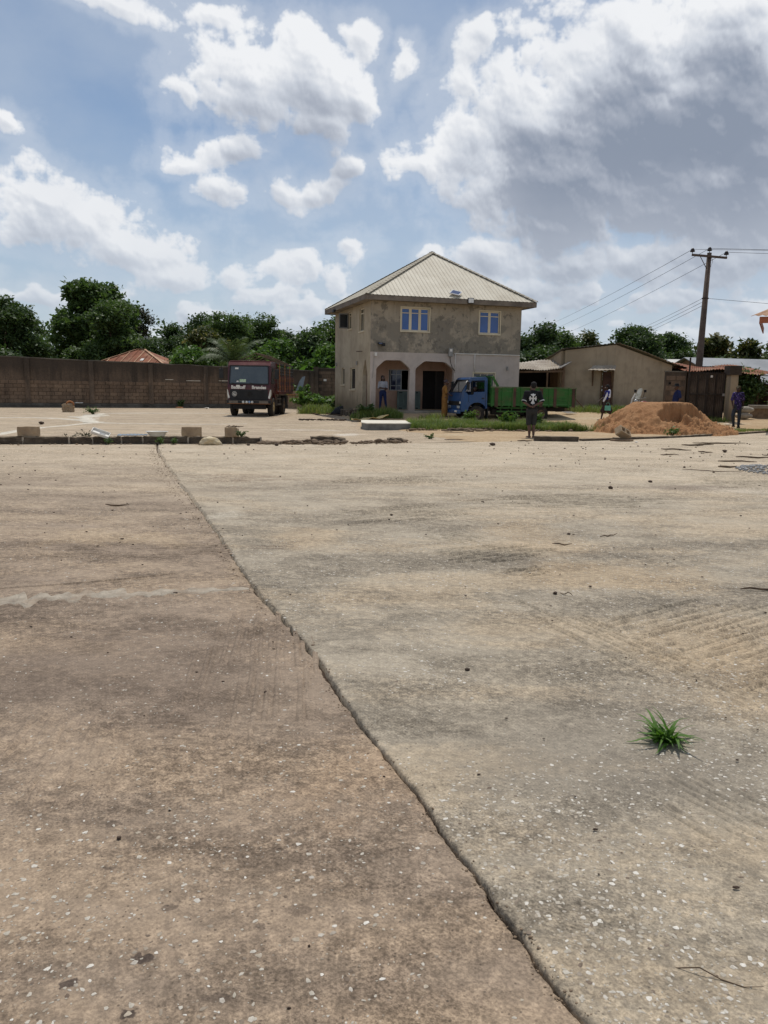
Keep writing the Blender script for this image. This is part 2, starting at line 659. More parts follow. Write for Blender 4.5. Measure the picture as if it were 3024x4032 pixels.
def concrete(name, tone_a, tone_b, sand, dark, fleck=0.5, streak=(0.5, 1.4), sand_amt=0.7, stains=(), drops=(), bumpk=1.0, dust_glare=0.72):
    m, n, b, out = new_mat(name)
    P = coords(n)
    bn = n.n('ShaderNodeTexNoise')
    rt_ = n.n('ShaderNodeVectorRotate', rotation_type='EULER_XYZ')
    rt_.inputs['Rotation'].default_value = (0.7, 0.5, 0.3)
    n.put(rt_.inputs['Vector'], n.scale(P, (streak[0], streak[1], 1)))
    n.put(bn.inputs['Vector'], rt_.outputs[0])
    bn.inputs['Scale'].default_value = 0.75
    bn.inputs['Detail'].default_value = 6
    bn.inputs['Roughness'].default_value = 0.64
    bs = n.n('ShaderNodeSeparateColor')
    n.put(bs.inputs[0], bn.outputs['Color'])
    big, dk = bs.outputs[0], bs.outputs[1]
    mid = n.noise(n.scale(P, (0.8, 1.2, 1)), 2.1, 5, 0.66)
    fine = n.noise(P, 24, 4, 0.66)
    grit = n.noise(P, 95, 3, 0.72)
    swirl = n.noise(n.scale(P, (1.0, 1.5, 1)), 6.5, 5, 0.7, distort=1.6)
    c = n.mix(n.step(mid, 0.34, 0.68), tone_a, tone_b)
    # wind-blown sand lies in long patches
    sm = n.step(n.math('ADD', big, n.math('MULTIPLY', n.math('SUBTRACT', fine, 0.5), 0.22)), 0.47, 0.64, 0.0, sand_amt)
    c = n.mix(sm, c, sand)
    c = n.mix(n.step(dk, 0.53, 0.72, 0.0, 0.48), c, dark)
    wv = n.vmath('SUBTRACT', n.noise(P, 1.1, 5, 0.68, 'Color'), (0.5, 0.5, 0.5))
    Pw = n.vmath('ADD', P, n.scale(wv, (1.3, 1.7, 0)))
    for (x, y, rx, ry, col, amt) in stains:
        q = n.scale(n.vmath('SUBTRACT', Pw, (x, y, 0)), (1 / rx, 1 / ry, 0))
        c = n.mix(n.step(n.vmath('LENGTH', q), 0.35, 1.25, amt, 0.0), c, col)
    if drops:
        Pd = n.vmath('ADD', P, n.scale(n.vmath('SUBTRACT', n.noise(P, 28, 3, 0.6, 'Color'), (0.5, 0.5, 0.5)), (0.05, 0.05, 0)))
        acc = None
        for (x, y, rx, ry, amt) in drops:
            rx, ry = rx * .8, ry * .8
            q = n.scale(n.vmath('SUBTRACT', Pd, (x, y, 0)), (1 / rx, 1 / ry, 0))
            v = n.step(n.vmath('LENGTH', q), 0.7, 1.0, amt, 0.0)
            acc = v if acc is None else n.math('MAXIMUM', acc, v)
        c = n.mix(acc, c, DARKSTAIN)
    # paler towards the kerb: dust, plus shallow-angle brightness painted into the colour
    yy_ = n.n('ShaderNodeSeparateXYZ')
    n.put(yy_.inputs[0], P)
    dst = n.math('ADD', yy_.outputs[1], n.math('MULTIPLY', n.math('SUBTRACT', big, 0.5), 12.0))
    c = n.mix(n.step(dst, 4.5, 18.0, 0.0, dust_glare), c, S(206, 190, 166))
    # mottling of the worn paste between the aggregate, stronger where the skin has gone
    worn = n.step(n.math('ADD', n.math('MULTIPLY', dk, 0.6), n.math('MULTIPLY', mid, 0.4)), 0.38, 0.60, 0.25, 1.0)
    smooth_c = c
    c = n.mix(n.step(fine, 0.30, 0.72), n.mix(1.0, c, (0.66, 0.64, 0.62), 'MULTIPLY'), n.mix(1.0, c, (1.17, 1.16, 1.14), 'MULTIPLY'))
    c = n.mix(n.step(grit, 0.34, 0.66), n.mix(1.0, c, (0.56, 0.55, 0.54), 'MULTIPLY'), n.mix(1.0, c, (1.26, 1.25, 1.24), 'MULTIPLY'))
    c = n.mix(n.step(swirl, 0.36, 0.64), n.mix(1.0, c, (0.76, 0.755, 0.75), 'MULTIPLY'), n.mix(1.0, c, (1.13, 1.125, 1.12), 'MULTIPLY'))
    c = n.mix(worn, n.mix(0.25, smooth_c, c), c)
    # small pits, and pale aggregate too small to be built
    vn = n.n('ShaderNodeTexVoronoi')
    n.put(vn.inputs['Vector'], P)
    vn.inputs['Scale'].default_value = 62
    vs = n.n('ShaderNodeSeparateColor')
    n.put(vs.inputs[0], vn.outputs['Color'])
    dot = n.step(vn.outputs['Distance'], 0.12, 0.32, 1, 0)
    pit = n.math('MULTIPLY', dot, n.step(vs.outputs[0], 0.80, 0.84))
    fl = n.math('MULTIPLY', n.math('MULTIPLY', dot, n.step(vs.outputs[1], 0.84, 0.88)), n.step(mid, 0.40, 0.62, 0.10, 1.0))
    c = n.mix(n.math('MULTIPLY', pit, 0.6), c, tuple(k * 0.35 for k in dark))
    c = n.mix(n.math('MULTIPLY', fl, fleck), c, S(206, 198, 184))
    h = n.math('MULTIPLY', grit, 0.55)
    h = n.math('ADD', h, n.math('MULTIPLY', fine, 2.4))
    h = n.math('ADD', h, n.math('MULTIPLY', swirl, 3.0))
    h = n.math('MULTIPLY', h, n.math('MULTIPLY', worn, 0.9))
    n.put(b.inputs['Base Color'], c)
    b.inputs['Roughness'].default_value = 0.9
    b.inputs['Specular IOR Level'].default_value = 0.2
    n.put(b.inputs['Normal'], n.bump(h, 1.0 * bumpk, 0.0050))
    return m


DARKSTAIN = S(70, 60, 56)
SANDY = S(182, 160, 130)
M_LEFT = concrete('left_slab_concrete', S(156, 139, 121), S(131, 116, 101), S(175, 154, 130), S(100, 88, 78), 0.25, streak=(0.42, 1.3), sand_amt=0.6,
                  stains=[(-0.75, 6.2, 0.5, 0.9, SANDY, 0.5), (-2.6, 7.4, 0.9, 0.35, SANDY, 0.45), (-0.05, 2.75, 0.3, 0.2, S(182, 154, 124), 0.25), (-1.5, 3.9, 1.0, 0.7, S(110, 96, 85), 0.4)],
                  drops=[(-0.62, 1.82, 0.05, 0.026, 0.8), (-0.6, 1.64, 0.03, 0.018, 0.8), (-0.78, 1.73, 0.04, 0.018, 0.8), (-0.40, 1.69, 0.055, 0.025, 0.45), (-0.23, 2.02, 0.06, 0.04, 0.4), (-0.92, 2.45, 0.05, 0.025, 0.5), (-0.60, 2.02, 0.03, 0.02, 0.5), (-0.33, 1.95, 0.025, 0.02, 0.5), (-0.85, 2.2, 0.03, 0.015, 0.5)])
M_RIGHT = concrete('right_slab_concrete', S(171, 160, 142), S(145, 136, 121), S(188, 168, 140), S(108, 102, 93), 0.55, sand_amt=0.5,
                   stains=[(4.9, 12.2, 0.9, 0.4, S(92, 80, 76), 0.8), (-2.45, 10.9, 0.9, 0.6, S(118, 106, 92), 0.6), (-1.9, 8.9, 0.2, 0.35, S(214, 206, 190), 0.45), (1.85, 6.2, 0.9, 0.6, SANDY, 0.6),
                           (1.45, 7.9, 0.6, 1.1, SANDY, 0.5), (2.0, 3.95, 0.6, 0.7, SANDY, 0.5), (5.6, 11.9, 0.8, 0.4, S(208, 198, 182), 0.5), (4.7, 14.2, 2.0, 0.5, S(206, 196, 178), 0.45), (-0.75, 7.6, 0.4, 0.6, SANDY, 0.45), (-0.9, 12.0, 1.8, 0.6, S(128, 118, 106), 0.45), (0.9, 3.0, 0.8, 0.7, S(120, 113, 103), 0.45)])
M_YARD = concrete('yard_concrete', S(182, 165, 142), S(164, 147, 126), S(196, 176, 148), S(136, 121, 105), 0.3, streak=(0.35, 1.2), sand_amt=0.6, bumpk=0.8, dust_glare=0.25,
                  stains=[(-2.6, 35.5, 1.4, 0.5, S(98, 82, 72), 0.85), (-1.2, 24.7, 0.5, 0.6, S(226, 220, 208), 0.8), (-2.6, 27.0, 1.5, 0.4, S(220, 213, 200), 0.7), (-4.0, 31.5, 1.6, 0.35, S(138, 126, 96), 0.7), (-2.6, 28.6, 1.6, 0.5, S(140, 128, 98), 0.6)])


def dirt_mat():
    m, n, b, out = new_mat('sandy_dirt')
    P = coords(n)
    a = n.noise(n.scale(P, (0.6, 1.0, 1)), 0.55, 6, 0.6)
    f = n.noise(P, 9, 6, 0.65)
    c = n.ramp(a, [(0.30, S(172, 146, 114)), (0.5, S(188, 164, 130)), (0.68, S(196, 178, 148))])
    c = n.mix(n.step(f, 0.35, 0.7, 0.0, 0.5), c, S(140, 112, 84))
    d = n.n('ShaderNodeSeparateXYZ')
    n.put(d.inputs[0], P)
    far = n.step(d.outputs[1], 44, 52)
    c = n.mix(far, c, n.mix(n.step(f, 0.3, 0.7), S(86, 92, 50), S(112, 96, 66)))
    n.put(b.inputs['Base Color'], c)
    b.inputs['Roughness'].default_value = 0.95
    n.put(b.inputs['Normal'], n.bump(n.math('ADD', f, n.noise(P, 45, 4, 0.6)), 0.8, 0.03))
    return m


M_DIRT = dirt_mat()
M_MORTAR = simple('pale_mortar', S(214, 206, 190), 0.9, S(186, 176, 158), 5.0, bump=0.5, bscale=60, world=True)
M_MORTAR_GREY = simple('grey_mortar', S(182, 170, 152), 0.92, S(150, 137, 121), 9.0, bump=0.9, bscale=60, world=True, dirt=S(160, 138, 116), dirt_amt=0.7, dirt_scale=4)
M_SOIL = simple('dark_soil', S(74, 60, 48), 0.98, S(52, 42, 34), 6, bump=0.6, world=True)

# one dirt sheet that reaches the horizon
gx = np.unique(np.concatenate([np.linspace(-1500, -60, 12), np.linspace(-60, -8, 27), np.arange(-8, 20.01, 0.22), np.linspace(20, 60, 22), np.linspace(60, 1500, 12)]))
gy = np.unique(np.concatenate([np.linspace(-200, 0, 6), np.linspace(0, 18, 10), np.arange(18, 46.01, 0.22), np.linspace(46, 130, 22), np.linspace(130, 2500, 14)]))
GX, GY = np.meshgrid(gx, gy)
GZ = tz(GX.ravel(), GY.ravel())
nx, ny = len(gx), len(gy)
ii = np.arange((ny - 1) * nx).reshape(ny - 1, nx)[:, :-1].ravel()
ground = link_mesh('ground', np_mesh('ground', np.stack([GX.ravel(), GY.ravel(), GZ], 1), np.stack([ii, ii + 1, ii + 1 + nx, ii + nx], 1), True), M_DIRT)
tag(ground, 'sandy earth around the concrete yard', kind='structure')

# the crack between the two near slabs
CR = np.array([(-5.78, 19.5), (-5.193, 17.373), (-4.059, 13.97), (-3.15, 11.407), (-2.62, 10.022), (-2.164, 8.77), (-1.836, 7.919), (-1.478, 6.903), (-1.301, 6.442), (-1.057, 5.745), (-0.904, 5.357), (-0.723, 4.912), (-0.594, 4.622), (-0.505, 4.405), (-0.338, 3.987), (-0.241, 3.667), (-0.135, 3.367), (-0.044, 3.11), (0.053, 2.868), (0.137, 2.659), (0.209, 2.448), (0.258, 2.29), (0.305, 2.172), (0.344, 2.044), (0.392, 1.929), (0.42, 1.808), (0.452, 1.73), (0.482, 1.658), (0.52, 1.6), (1.1, 0.2)])[::-1]
cv = np.unique(np.concatenate([np.geomspace(0.2, 19.5, 900)]))
cvx = np.interp(cv, CR[:, 1], CR[:, 0])
jag = (fbm(cv * 5, cv * 0 + 3, 4, 77, 0.6) - 0.5) * (0.011 + 0.003 * cv)
jl = (fbm(cv * 26, cv * 0 + 9, 4, 78, 0.65) - 0.5) * (0.015 + 0.003 * cv)
jr = (fbm(cv * 26, cv * 0 + 15, 4, 79, 0.65) - 0.5) * (0.010 + 0.002 * cv)
gapw = 0.0026 + 0.0075 * sstep(fbm(cv * 2.2, cv * 0 + 31, 3, 80), 0.35, 0.7) + 0.0012 * cv
xl_edge = cvx + jag - gapw + jl
xr_edge = cvx + jag + gapw + jr


def slab(name, edge, sign, far_x, mat, label, lift):
    cols = [0.0, 0.006, 0.02, 0.06] + list(np.geomspace(0.15, far_x, 16))
    V, n_c = [], len(cols) + 1
    sv = sstep(cv, 0, 19.5) ** 1.5
    zr = (fbm(cv * 9, cv * 0 + 5, 3, 83 + sign) - 0.5)
    V.append(np.stack([edge, cv, np.full_like(cv, -0.06)], 1))
    for j, cdist in enumerate(cols):
        x = edge + sign * cdist
        y = cv + (bound(x) - 19.5) * sv
        z = np.full_like(cv, lift * math.exp(-cdist * 3))
        if j == 0: z = z - 0.010 + 0.012 * zr
        elif j == 1: z = z - 0.002 + 0.005 * zr
        elif j == 2: z = z + 0.003 * zr
        V.append(np.stack([x, y, z], 1))
    V = np.stack(V, 1)          # rows along the crack, columns outwards
    nr = len(cv)
    k = np.arange((nr - 1) * n_c).reshape(nr - 1, n_c)[:, :-1].ravel()
    F = np.stack([k, k + 1, k + 1 + n_c, k + n_c], 1)
    if sign > 0:
        pass
    else:
        F = F[:, ::-1]
    o = link_mesh(name, np_mesh(name, V.reshape(-1, 3), F), mat)
    return tag(o, label, kind='structure')


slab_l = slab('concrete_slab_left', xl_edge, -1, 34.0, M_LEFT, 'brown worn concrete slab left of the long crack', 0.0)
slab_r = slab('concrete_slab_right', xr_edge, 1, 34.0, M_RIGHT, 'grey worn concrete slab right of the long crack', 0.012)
mb = MB()
for i in range(0, len(cv) - 8, 8):
    mb.add([(xl_edge[i] - 0.05, cv[i], -0.028), (xr_edge[i] + 0.05, cv[i], -0.028), (xr_edge[i + 8] + 0.05, cv[i + 8], -0.028), (xl_edge[i + 8] - 0.05, cv[i + 8], -0.028)], [(0, 1, 2, 3)])
mb.obj('crack_soil', M_SOIL, slab_l)

# yard behind the kerb
yu = np.linspace(0, 1, 60); yv = np.linspace(0, 1, 60)
U, Vv = np.meshgrid(yu, yv)
Y0 = 15 + 46 * Vv
X0 = -45 + U * (xr(Y0) + 1.2 + 45)
YB = bound(X0) + 0.02
Y1 = YB + (60 - YB) * Vv
X1 = -45 + U * (xr(Y1) + 1.2 + 45)
Y1 = np.maximum(Y1, bound(X1) + 0.012)
kk = np.arange(59 * 60).reshape(59, 60)[:, :-1].ravel()
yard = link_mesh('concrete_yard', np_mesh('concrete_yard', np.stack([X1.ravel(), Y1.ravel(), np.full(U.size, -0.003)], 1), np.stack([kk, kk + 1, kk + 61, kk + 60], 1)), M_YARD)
tag(yard, 'pale concrete yard behind the kerb with white mortar lines', kind='structure')


def ribbon(name, pts, widths, z, mat, parent, seed=0, rag=0.35, dens=0.12, thick=0.006):
    """a ragged strip of mortar laid along a line"""
    pts = np.array(pts, float)
    seg = np.hypot(*np.diff(pts, axis=0).T)
    s = np.concatenate([[0], np.cumsum(seg)])
    t = np.arange(0, s[-1], dens)
    x = np.interp(t, s, pts[:, 0]); y = np.interp(t, s, pts[:, 1])
    w = np.interp(t, s, widths)
    dx = np.gradient(x); dy = np.gradient(y)
    L = np.hypot(dx, dy) + 1e-9
    nx_, ny_ = -dy / L, dx / L
    a = w * (1 + rag * 2 * (fbm(t * 1.7 / dens * 0.12, t * 0 + 2, 4, seed + 5) - 0.5) * 2)
    b_ = w * (1 + rag * 2 * (fbm(t * 1.7 / dens * 0.12, t * 0 + 7, 4, seed + 9) - 0.5) * 2)
    L0 = np.stack([x + nx_ * (a + .01), y + ny_ * (a + .01), np.full_like(x, z - 0.004)], 1)
    L1 = np.stack([x + nx_ * a, y + ny_ * a, np.full_like(x, z + thick)], 1)
    R1 = np.stack([x - nx_ * b_, y - ny_ * b_, np.full_like(x, z + thick)], 1)
    R0 = np.stack([x - nx_ * (b_ + .01), y - ny_ * (b_ + .01), np.full_like(x, z - 0.004)], 1)
    V = np.stack([L0, L1, R1, R0], 1).reshape(-1, 3)
    n_ = len(t)
    F = []
    for i in range(n_ - 1):
        for j in range(3):
            F.append((i * 4 + j, i * 4 + j + 1, (i + 1) * 4 + j + 1, (i + 1) * 4 + j))
    return link_mesh(name, np_mesh(name, V, np.array(F)[:, ::-1]), mat, parent)


ribbon('mortar_line', [(-24, 32.2), (-16.31, 32.76), (-15.24, 33.3), (-13.53, 32.54), (-12.17, 31.44), (-11.28, 29.93)], [.16, .16, .14, .22, .3, .35], 0, M_MORTAR, yard, 1)
ribbon('mortar_line', [(-11.0, 20.2), (-11.12, 22.27), (-11.51, 24.17), (-11.55, 25.95), (-11.35, 27.27), (-11.31, 28.6), (-11.16, 29.9)], [.10, .12, .16, .14, .12, .12, .2], 0, M_MORTAR, yard, 2)
ribbon('mortar_line', [(-11.28, 29.93), (-10.46, 29.6), (-9.59, 29.35), (-8.84, 29.52), (-7.37, 29.73), (-5.48, 30.6)], [.25, .13, .09, .1, .08, .05], 0.001, M_MORTAR, yard, 3)
ribbon('mortar_line', [(-12.2, 31.3), (-13.49, 34.59), (-13.8, 36.66), (-14.2, 38.9), (-13.32, 39.7), (-12.52, 40.2), (-10.28, 41.2), (-8.38, 41.5)], [.25, .5, .35, .14, .12, .12, .12, .1], 0.002, M_MORTAR, yard, 4, rag=.7)
ribbon('mortar_strip', [(-9, 3.2), (-4.2, 4.78), (-2.65, 5.15), (-2.37, 5.25), (-2.08, 5.345), (-1.76, 5.39), (-1.45, 5.47), (-1.12, 5.545), (-0.99, 5.575)], [.15, .15, .13, .10, .09, .075, .065, .045, .02], 0.0, M_MORTAR_GREY, slab_l, 11, rag=.75, dens=0.015, thick=0.004)
ribbon('raised_lip', [(-6, 4.3), (-2.8, 5.49), (-2.51, 5.60), (-2.21, 5.72), (-1.91, 5.87), (-1.66, 6.01)], [.012, .012, .011, .010, .009, .004], 0.0, M_LEFT, slab_l, 12, rag=.6, dens=0.03, thick=0.010)


def chip_mat():
    m, n, b, out = new_mat('exposed_aggregate')
    g = n.n('ShaderNodeNewGeometry')
    c = n.ramp(g.outputs['Random Per Island'], [(0.0, S(196, 188, 174)), (0.3, S(172, 162, 146)), (0.55, S(222, 216, 205)), (0.72, S(146, 133, 117)), (0.88, S(184, 171, 152)), (1.0, S(108, 92, 78))])
    n.put(b.inputs['Base Color'], n.mix(n.step(n.noise(g.outputs['Position'], 90, 3), 0.3, 0.7), c, n.mix(1.0, c, (.78, .77, .75), 'MULTIPLY')))
    b.inputs['Roughness'].default_value = 0.75
    return m


M_CHIP = chip_mat()


def chips(parent, side, N, seed, thr, sz):
    r = np.random.default_rng(seed)
    y = 1.25 + (21 - 1.25) * r.random(N * 4) ** 1.75
    x = (r.random(N * 4) * 2 - 1) * (0.62 * y + 0.6)
    keep = fbm(x * 1.1 + 9, y * 0.75, 4, seed) + 0.25 * (r.random(N * 4) - 0.5) > thr
    ex = np.interp(y, cv, xl_edge if side < 0 else xr_edge)
    keep &= (x < ex - 0.02) if side < 0 else (x > ex + 0.02)
    keep &= y < bound(x) - 0.4
    x, y = x[keep][:N], y[keep][:N]
    n_ = len(x)
    k = 6
    rad = np.minimum(sz * np.exp(r.normal(0, 0.50, n_)), 0.0105) * (1 + 0.03 * y)
    el = 0.45 + 0.5 * r.random(n_)
    rot = r.random(n_) * 2 * PI
    ang = (np.arange(k)[None, :] + r.random((n_, k)) * 0.75) / k * 2 * PI
    rr = rad[:, None] * (0.65 + 0.5 * r.random((n_, k)))
    px = rr * np.cos(ang); py = rr * np.sin(ang) * el[:, None]
    c_, s_ = np.cos(rot)[:, None], np.sin(rot)[:, None]
    lift = (0.012 * np.exp(-3 * (x - ex[keep][:N])) if side > 0 else 0 * x)
    z0 = lift + 0.0006
    vx = x[:, None] + px * c_ - py * s_
    vy = y[:, None] + px * s_ + py * c_
    ring = np.stack([vx, vy, np.repeat(z0[:, None], k, 1)], 2)
    cen = np.stack([x + 0.2 * rad * (r.random(n_) - .5), y, z0 + 0.0016 + rad * 0.12 * r.random(n_)], 1)[:, None, :]
    V = np.concatenate([ring, cen], 1).reshape(-1, 3)
    b0 = (np.arange(n_) * (k + 1))[:, None]
    F = np.stack([np.stack([b0[:, 0] + i, b0[:, 0] + (i + 1) % k, b0[:, 0] + k], 1) for i in range(k)], 1).reshape(-1, 3)
    o = link_mesh('exposed_aggregate', np_mesh('exposed_aggregate', V, F), M_CHIP, parent)
    tag(o, kind='stuff')
    return o


chips(slab_r, 1, 34000, 301, 0.44, 0.0052)
chips(slab_l, -1, 9000, 302, 0.52, 0.0042)


def float_marks(parent, patches, mat, seed):
    """low ridges between the grooves that a rake left in the wet concrete"""
    r = np.random.default_rng(seed)
    V, F = [], []
    for (x, y, rx, ry, ang, pitch, hgt) in patches:
        ca, sa = math.cos(ang), math.sin(ang)
        k = int(2 * ry / pitch)
        for j in range(k):
            off = -ry + (j + 0.5) * pitch + r.normal(0, pitch * 0.12)
            half = rx * math.sqrt(max(0.05, 1 - (off / ry) ** 2)) * r.uniform(0.55, 1.0)
            mid_ = r.uniform(-0.2, 0.2) * rx
            st = max(0.015, rx / 60)
            t = np.arange(-half, half, st) + mid_
            if len(t) < 4: continue
            wob = (fbm(t * 2.0 + j * 0.35, t * 0 + j * 0.13 + seed, 3, seed) - 0.5) * pitch * 0.7
            amp = hgt * 1.15 * sstep(fbm(t * 4 + j * 3.7, t * 0 + j, 3, seed + 3), 0.22, 0.5) * np.minimum(1, np.minimum(t - t[0], t[-1] - t) / (0.25 * half) + 0.05)
            wid = pitch * (0.26 + 0.16 * fbm(t * 9, t * 0 + j * 5, 2, seed + 8))
            o = off + wob
            base = len(V)
            for (dw, hz) in ((-1, -0.002), (-0.3, 1.0), (0.35, 0.75), (1, -0.002)):
                oo = o + dw * wid
                zz = np.where(hz < 0, hz, hz * amp - 0.0012)
                V.append(np.stack([x + t * ca - oo * sa, y + t * sa + oo * ca, zz], 1))
            n_ = len(t)
            F.append((base, n_))
    verts, faces, cnt, i = [], [], 0, 0
    for (bs_, n_) in F:
        blk = np.concatenate(V[bs_:bs_ + 4])
        a = np.arange(n_ - 1)
        for q in range(3):
            faces.append(np.stack([cnt + q * n_ + a, cnt + q * n_ + a + 1, cnt + (q + 1) * n_ + a + 1, cnt + (q + 1) * n_ + a], 1))
        verts.append(blk)
        cnt += len(blk)
    o = link_mesh('float_marks', np_mesh('float_marks', np.concatenate(verts), np.concatenate(faces)), mat, parent)
    tag(o, kind='stuff')


rad_ = math.radians
float_marks(slab_r, [(1.0, 7.0, 0.75, 0.36, rad_(26), 0.075, 0.020), (1.2, 6.3, 0.28, 0.17, rad_(32), 0.06, 0.018), (1.42, 4.5, 1.1, 0.24, rad_(-66), 0.055, 0.013), (2.35, 4.7, 1.3, 0.75, rad_(34), 0.085, 0.018), (1.3, 2.55, 0.4, 0.22, rad_(-58), 0.045, 0.010),
                     (2.6, 10.5, 1.6, 0.7, rad_(15), 0.10, 0.02), (0.3, 9.3, 1.2, 0.6, rad_(35), 0.10, 0.018), (6.2, 13.0, 1.5, 1.0, rad_(10), 0.13, 0.02), (0.2, 12.6, 1.5, 0.5, rad_(20), 0.12, 0.02), (0.75, 7.75, 0.35, 0.3, rad_(-55), 0.07, 0.016)], M_RIGHT, 51)
float_marks(slab_l, [(-0.70, 4.0, 1.25, 0.36, rad_(97), 0.05, 0.011), (-1.3, 2.9, 0.7, 0.3, rad_(100), 0.05, 0.008), (-2.2, 6.9, 1.6, 0.35, rad_(8), 0.09, 0.008), (-2.9, 12.5, 2.0, 0.6, rad_(12), 0.14, 0.010), (-0.7, 3.0, 0.5, 0.3, rad_(170), 0.05, 0.006)], M_LEFT, 57)

# ------------------------------------------------------------------ two-storey house
HA = math.radians(17.2)
HS0, HS1, HT1 = -0.18, 7.5, 7.35      # facade from HS0 to HS1, depth to HT1
WALL_TOP, BAND = 5.50, 3.16


def wall_mat(name, a, b_, dark, patch=None, zlo=None, low=None, streaks=0.3):
    m, n, b, out = new_mat(name)
    P = coords(n, False)
    f1 = n.noise(P, 0.9, 5, 0.6)
    f2 = n.noise(P, 3.5, 6, 0.65)
    c = n.mix(n.step(f1, 0.35, 0.65), a, b_)
    if patch:
        # bare render trowelled on in uneven coats
        pm = n.math('ADD', n.math('MULTIPLY', n.noise(P, 1.15, 6, 0.66), 0.75), n.math('MULTIPLY', n.noise(P, 5.5, 4, 0.7), 0.25))
        sp = n.n('ShaderNodeSeparateXYZ')
        n.put(sp.inputs[0], P)
        zz = n.step(sp.outputs[2], 3.1, 5.5, 0.0, 1.0, 'LINEAR')
        edge = n.math('SUBTRACT', pm, n.math('MULTIPLY', n.step(zz, 0.55, 0.85), 0.20))
        c = n.mix(n.step(edge, 0.43, 0.51, 0.0, 0.85), c, patch)
        c = n.mix(n.step(n.noise(P, 2.4, 6, 0.7), 0.54, 0.60, 0.0, 0.8), c, tuple(k * 0.72 for k in patch))
    c = n.mix(n.step(f2, 0.46, 0.74, 0.0, 0.5), c, dark)
    st = n.noise(n.scale(P, (3.0, 3.0, 0.22)), 1.6, 4, 0.6)
    c = n.mix(n.step(st, 0.52, 0.72, 0.0, streaks), c, tuple(k * 0.62 for k in dark))
    if low:
        sp2 = n.n('ShaderNodeSeparateXYZ')
        n.put(sp2.inputs[0], P)
        q = n.math('ADD', sp2.outputs[2], n.math('MULTIPLY', n.math('SUBTRACT', n.noise(n.scale(P, (1.6, 1.6, 0.5)), 1.4, 5, 0.65), 0.5), 1.6))
        c = n.mix(n.step(q, 0.5, 1.5, 0.75, 0.0), c, low)
    n.put(b.inputs['Base Color'], c)
    b.inputs['Roughness'].default_value = 0.92
    b.inputs['Specular IOR Level'].default_value = 0.2
    n.put(b.inputs['Normal'], n.bump(n.math('ADD', f2, n.math('MULTIPLY', n.noise(P, 22, 4, 0.6), 0.5)), 0.5, 0.02))
    return m


M_UPPER = wall_mat('bare_render', S(168, 157, 139), S(154, 144, 128), S(142, 132, 115), patch=S(126, 120, 109))
M_SIDE = wall_mat('side_render', S(176, 164, 142), S(160, 148, 128), S(142, 130, 110), low=S(112, 102, 84))
M_PINK = wall_mat('pink_paint', S(192, 180, 170), S(180, 169, 160), S(164, 152, 142), low=S(152, 134, 120), streaks=0.15)
M_PORCH = wall_mat('porch_paint', S(192, 160, 142), S(178, 148, 130), S(160, 130, 112), low=S(140, 112, 94), streaks=0.12)
M_CREAM = simple('cream_frame', S(218, 207, 180), 0.5, S(202, 190, 164), 2.0)
M_BLUEGLASS = simple('blue_window_glass', (0.018, 0.10, 0.36), 0.08, (0.012, 0.07, 0.27), 0.8, spec=0.6)
M_DARKGLASS = simple('dark_window_glass', (0.012, 0.016, 0.022), 0.06, (0.02, 0.025, 0.03), 0.8, spec=0.6)
M_ALU = simple('roof_aluminium', S(190, 182, 163), 0.6, S(176, 167, 147), 0.6, metallic=0.0, spec=0.4, dirt=S(150, 138, 116), dirt_amt=0.45, dirt_scale=0.9)
M_FASCIA = simple('fascia_timber', S(128, 118, 106), 0.85, S(106, 97, 88), 2.5, bump=0.3, dirt=S(78, 70, 62), dirt_amt=0.5)
M_SOFFIT = simple('soffit_board', S(150, 140, 126), 0.9, S(122, 112, 100), 1.2)
M_WHITEPVC = simple('white_pvc', S(226, 222, 214), 0.45, S(206, 200, 190), 3)
M_BLACK = simple('black_plastic', (0.012, 0.012, 0.013), 0.45, (0.02, 0.02, 0.02), 5)
M_GREYBOX = simple('grey_enamel', S(150, 148, 144), 0.4, S(128, 126, 122), 4)
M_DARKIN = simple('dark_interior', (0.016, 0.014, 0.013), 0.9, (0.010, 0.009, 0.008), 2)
M_TEAL = simple('teal_paint', S(112, 126, 118), 0.6, S(92, 106, 100), 3, dirt=S(70, 76, 70), dirt_amt=0.5)
M_CONC = simple('plain_concrete', S(150, 142, 130), 0.92, S(124, 116, 104), 1.5, bump=0.4, dirt=S(92, 84, 74), dirt_amt=0.6)
M_STEEL = simple('galvanised_bars', S(170, 172, 172), 0.45, S(140, 142, 142), 5, metallic=0.3)

house = thing('two_storey_house', 'two-storey house with pyramid metal roof, patchy render and arched porch', 'house', (-0.51523633, 36.88804253, 0), HA)


def fplate(outer, holes, th, t0):
    """plate in the facade direction: a = s, b = z, front face at depth t0"""
    mb = MB()
    mb.plate(outer, holes, th, lambda p: Vector((p.x, t0 + p.y, p.z)))
    return mb


def splate(outer, holes, th, s0):
    """plate in the side-wall direction: a = t"""
    mb = MB()
    mb.plate(outer, holes, th, lambda p: Vector((s0 + p.y, p.x, p.z)))
    return mb


def rect(a0, a1, b0, b1):
    return [(a0, b0), (a1, b0), (a1, b1), (a0, b1)]


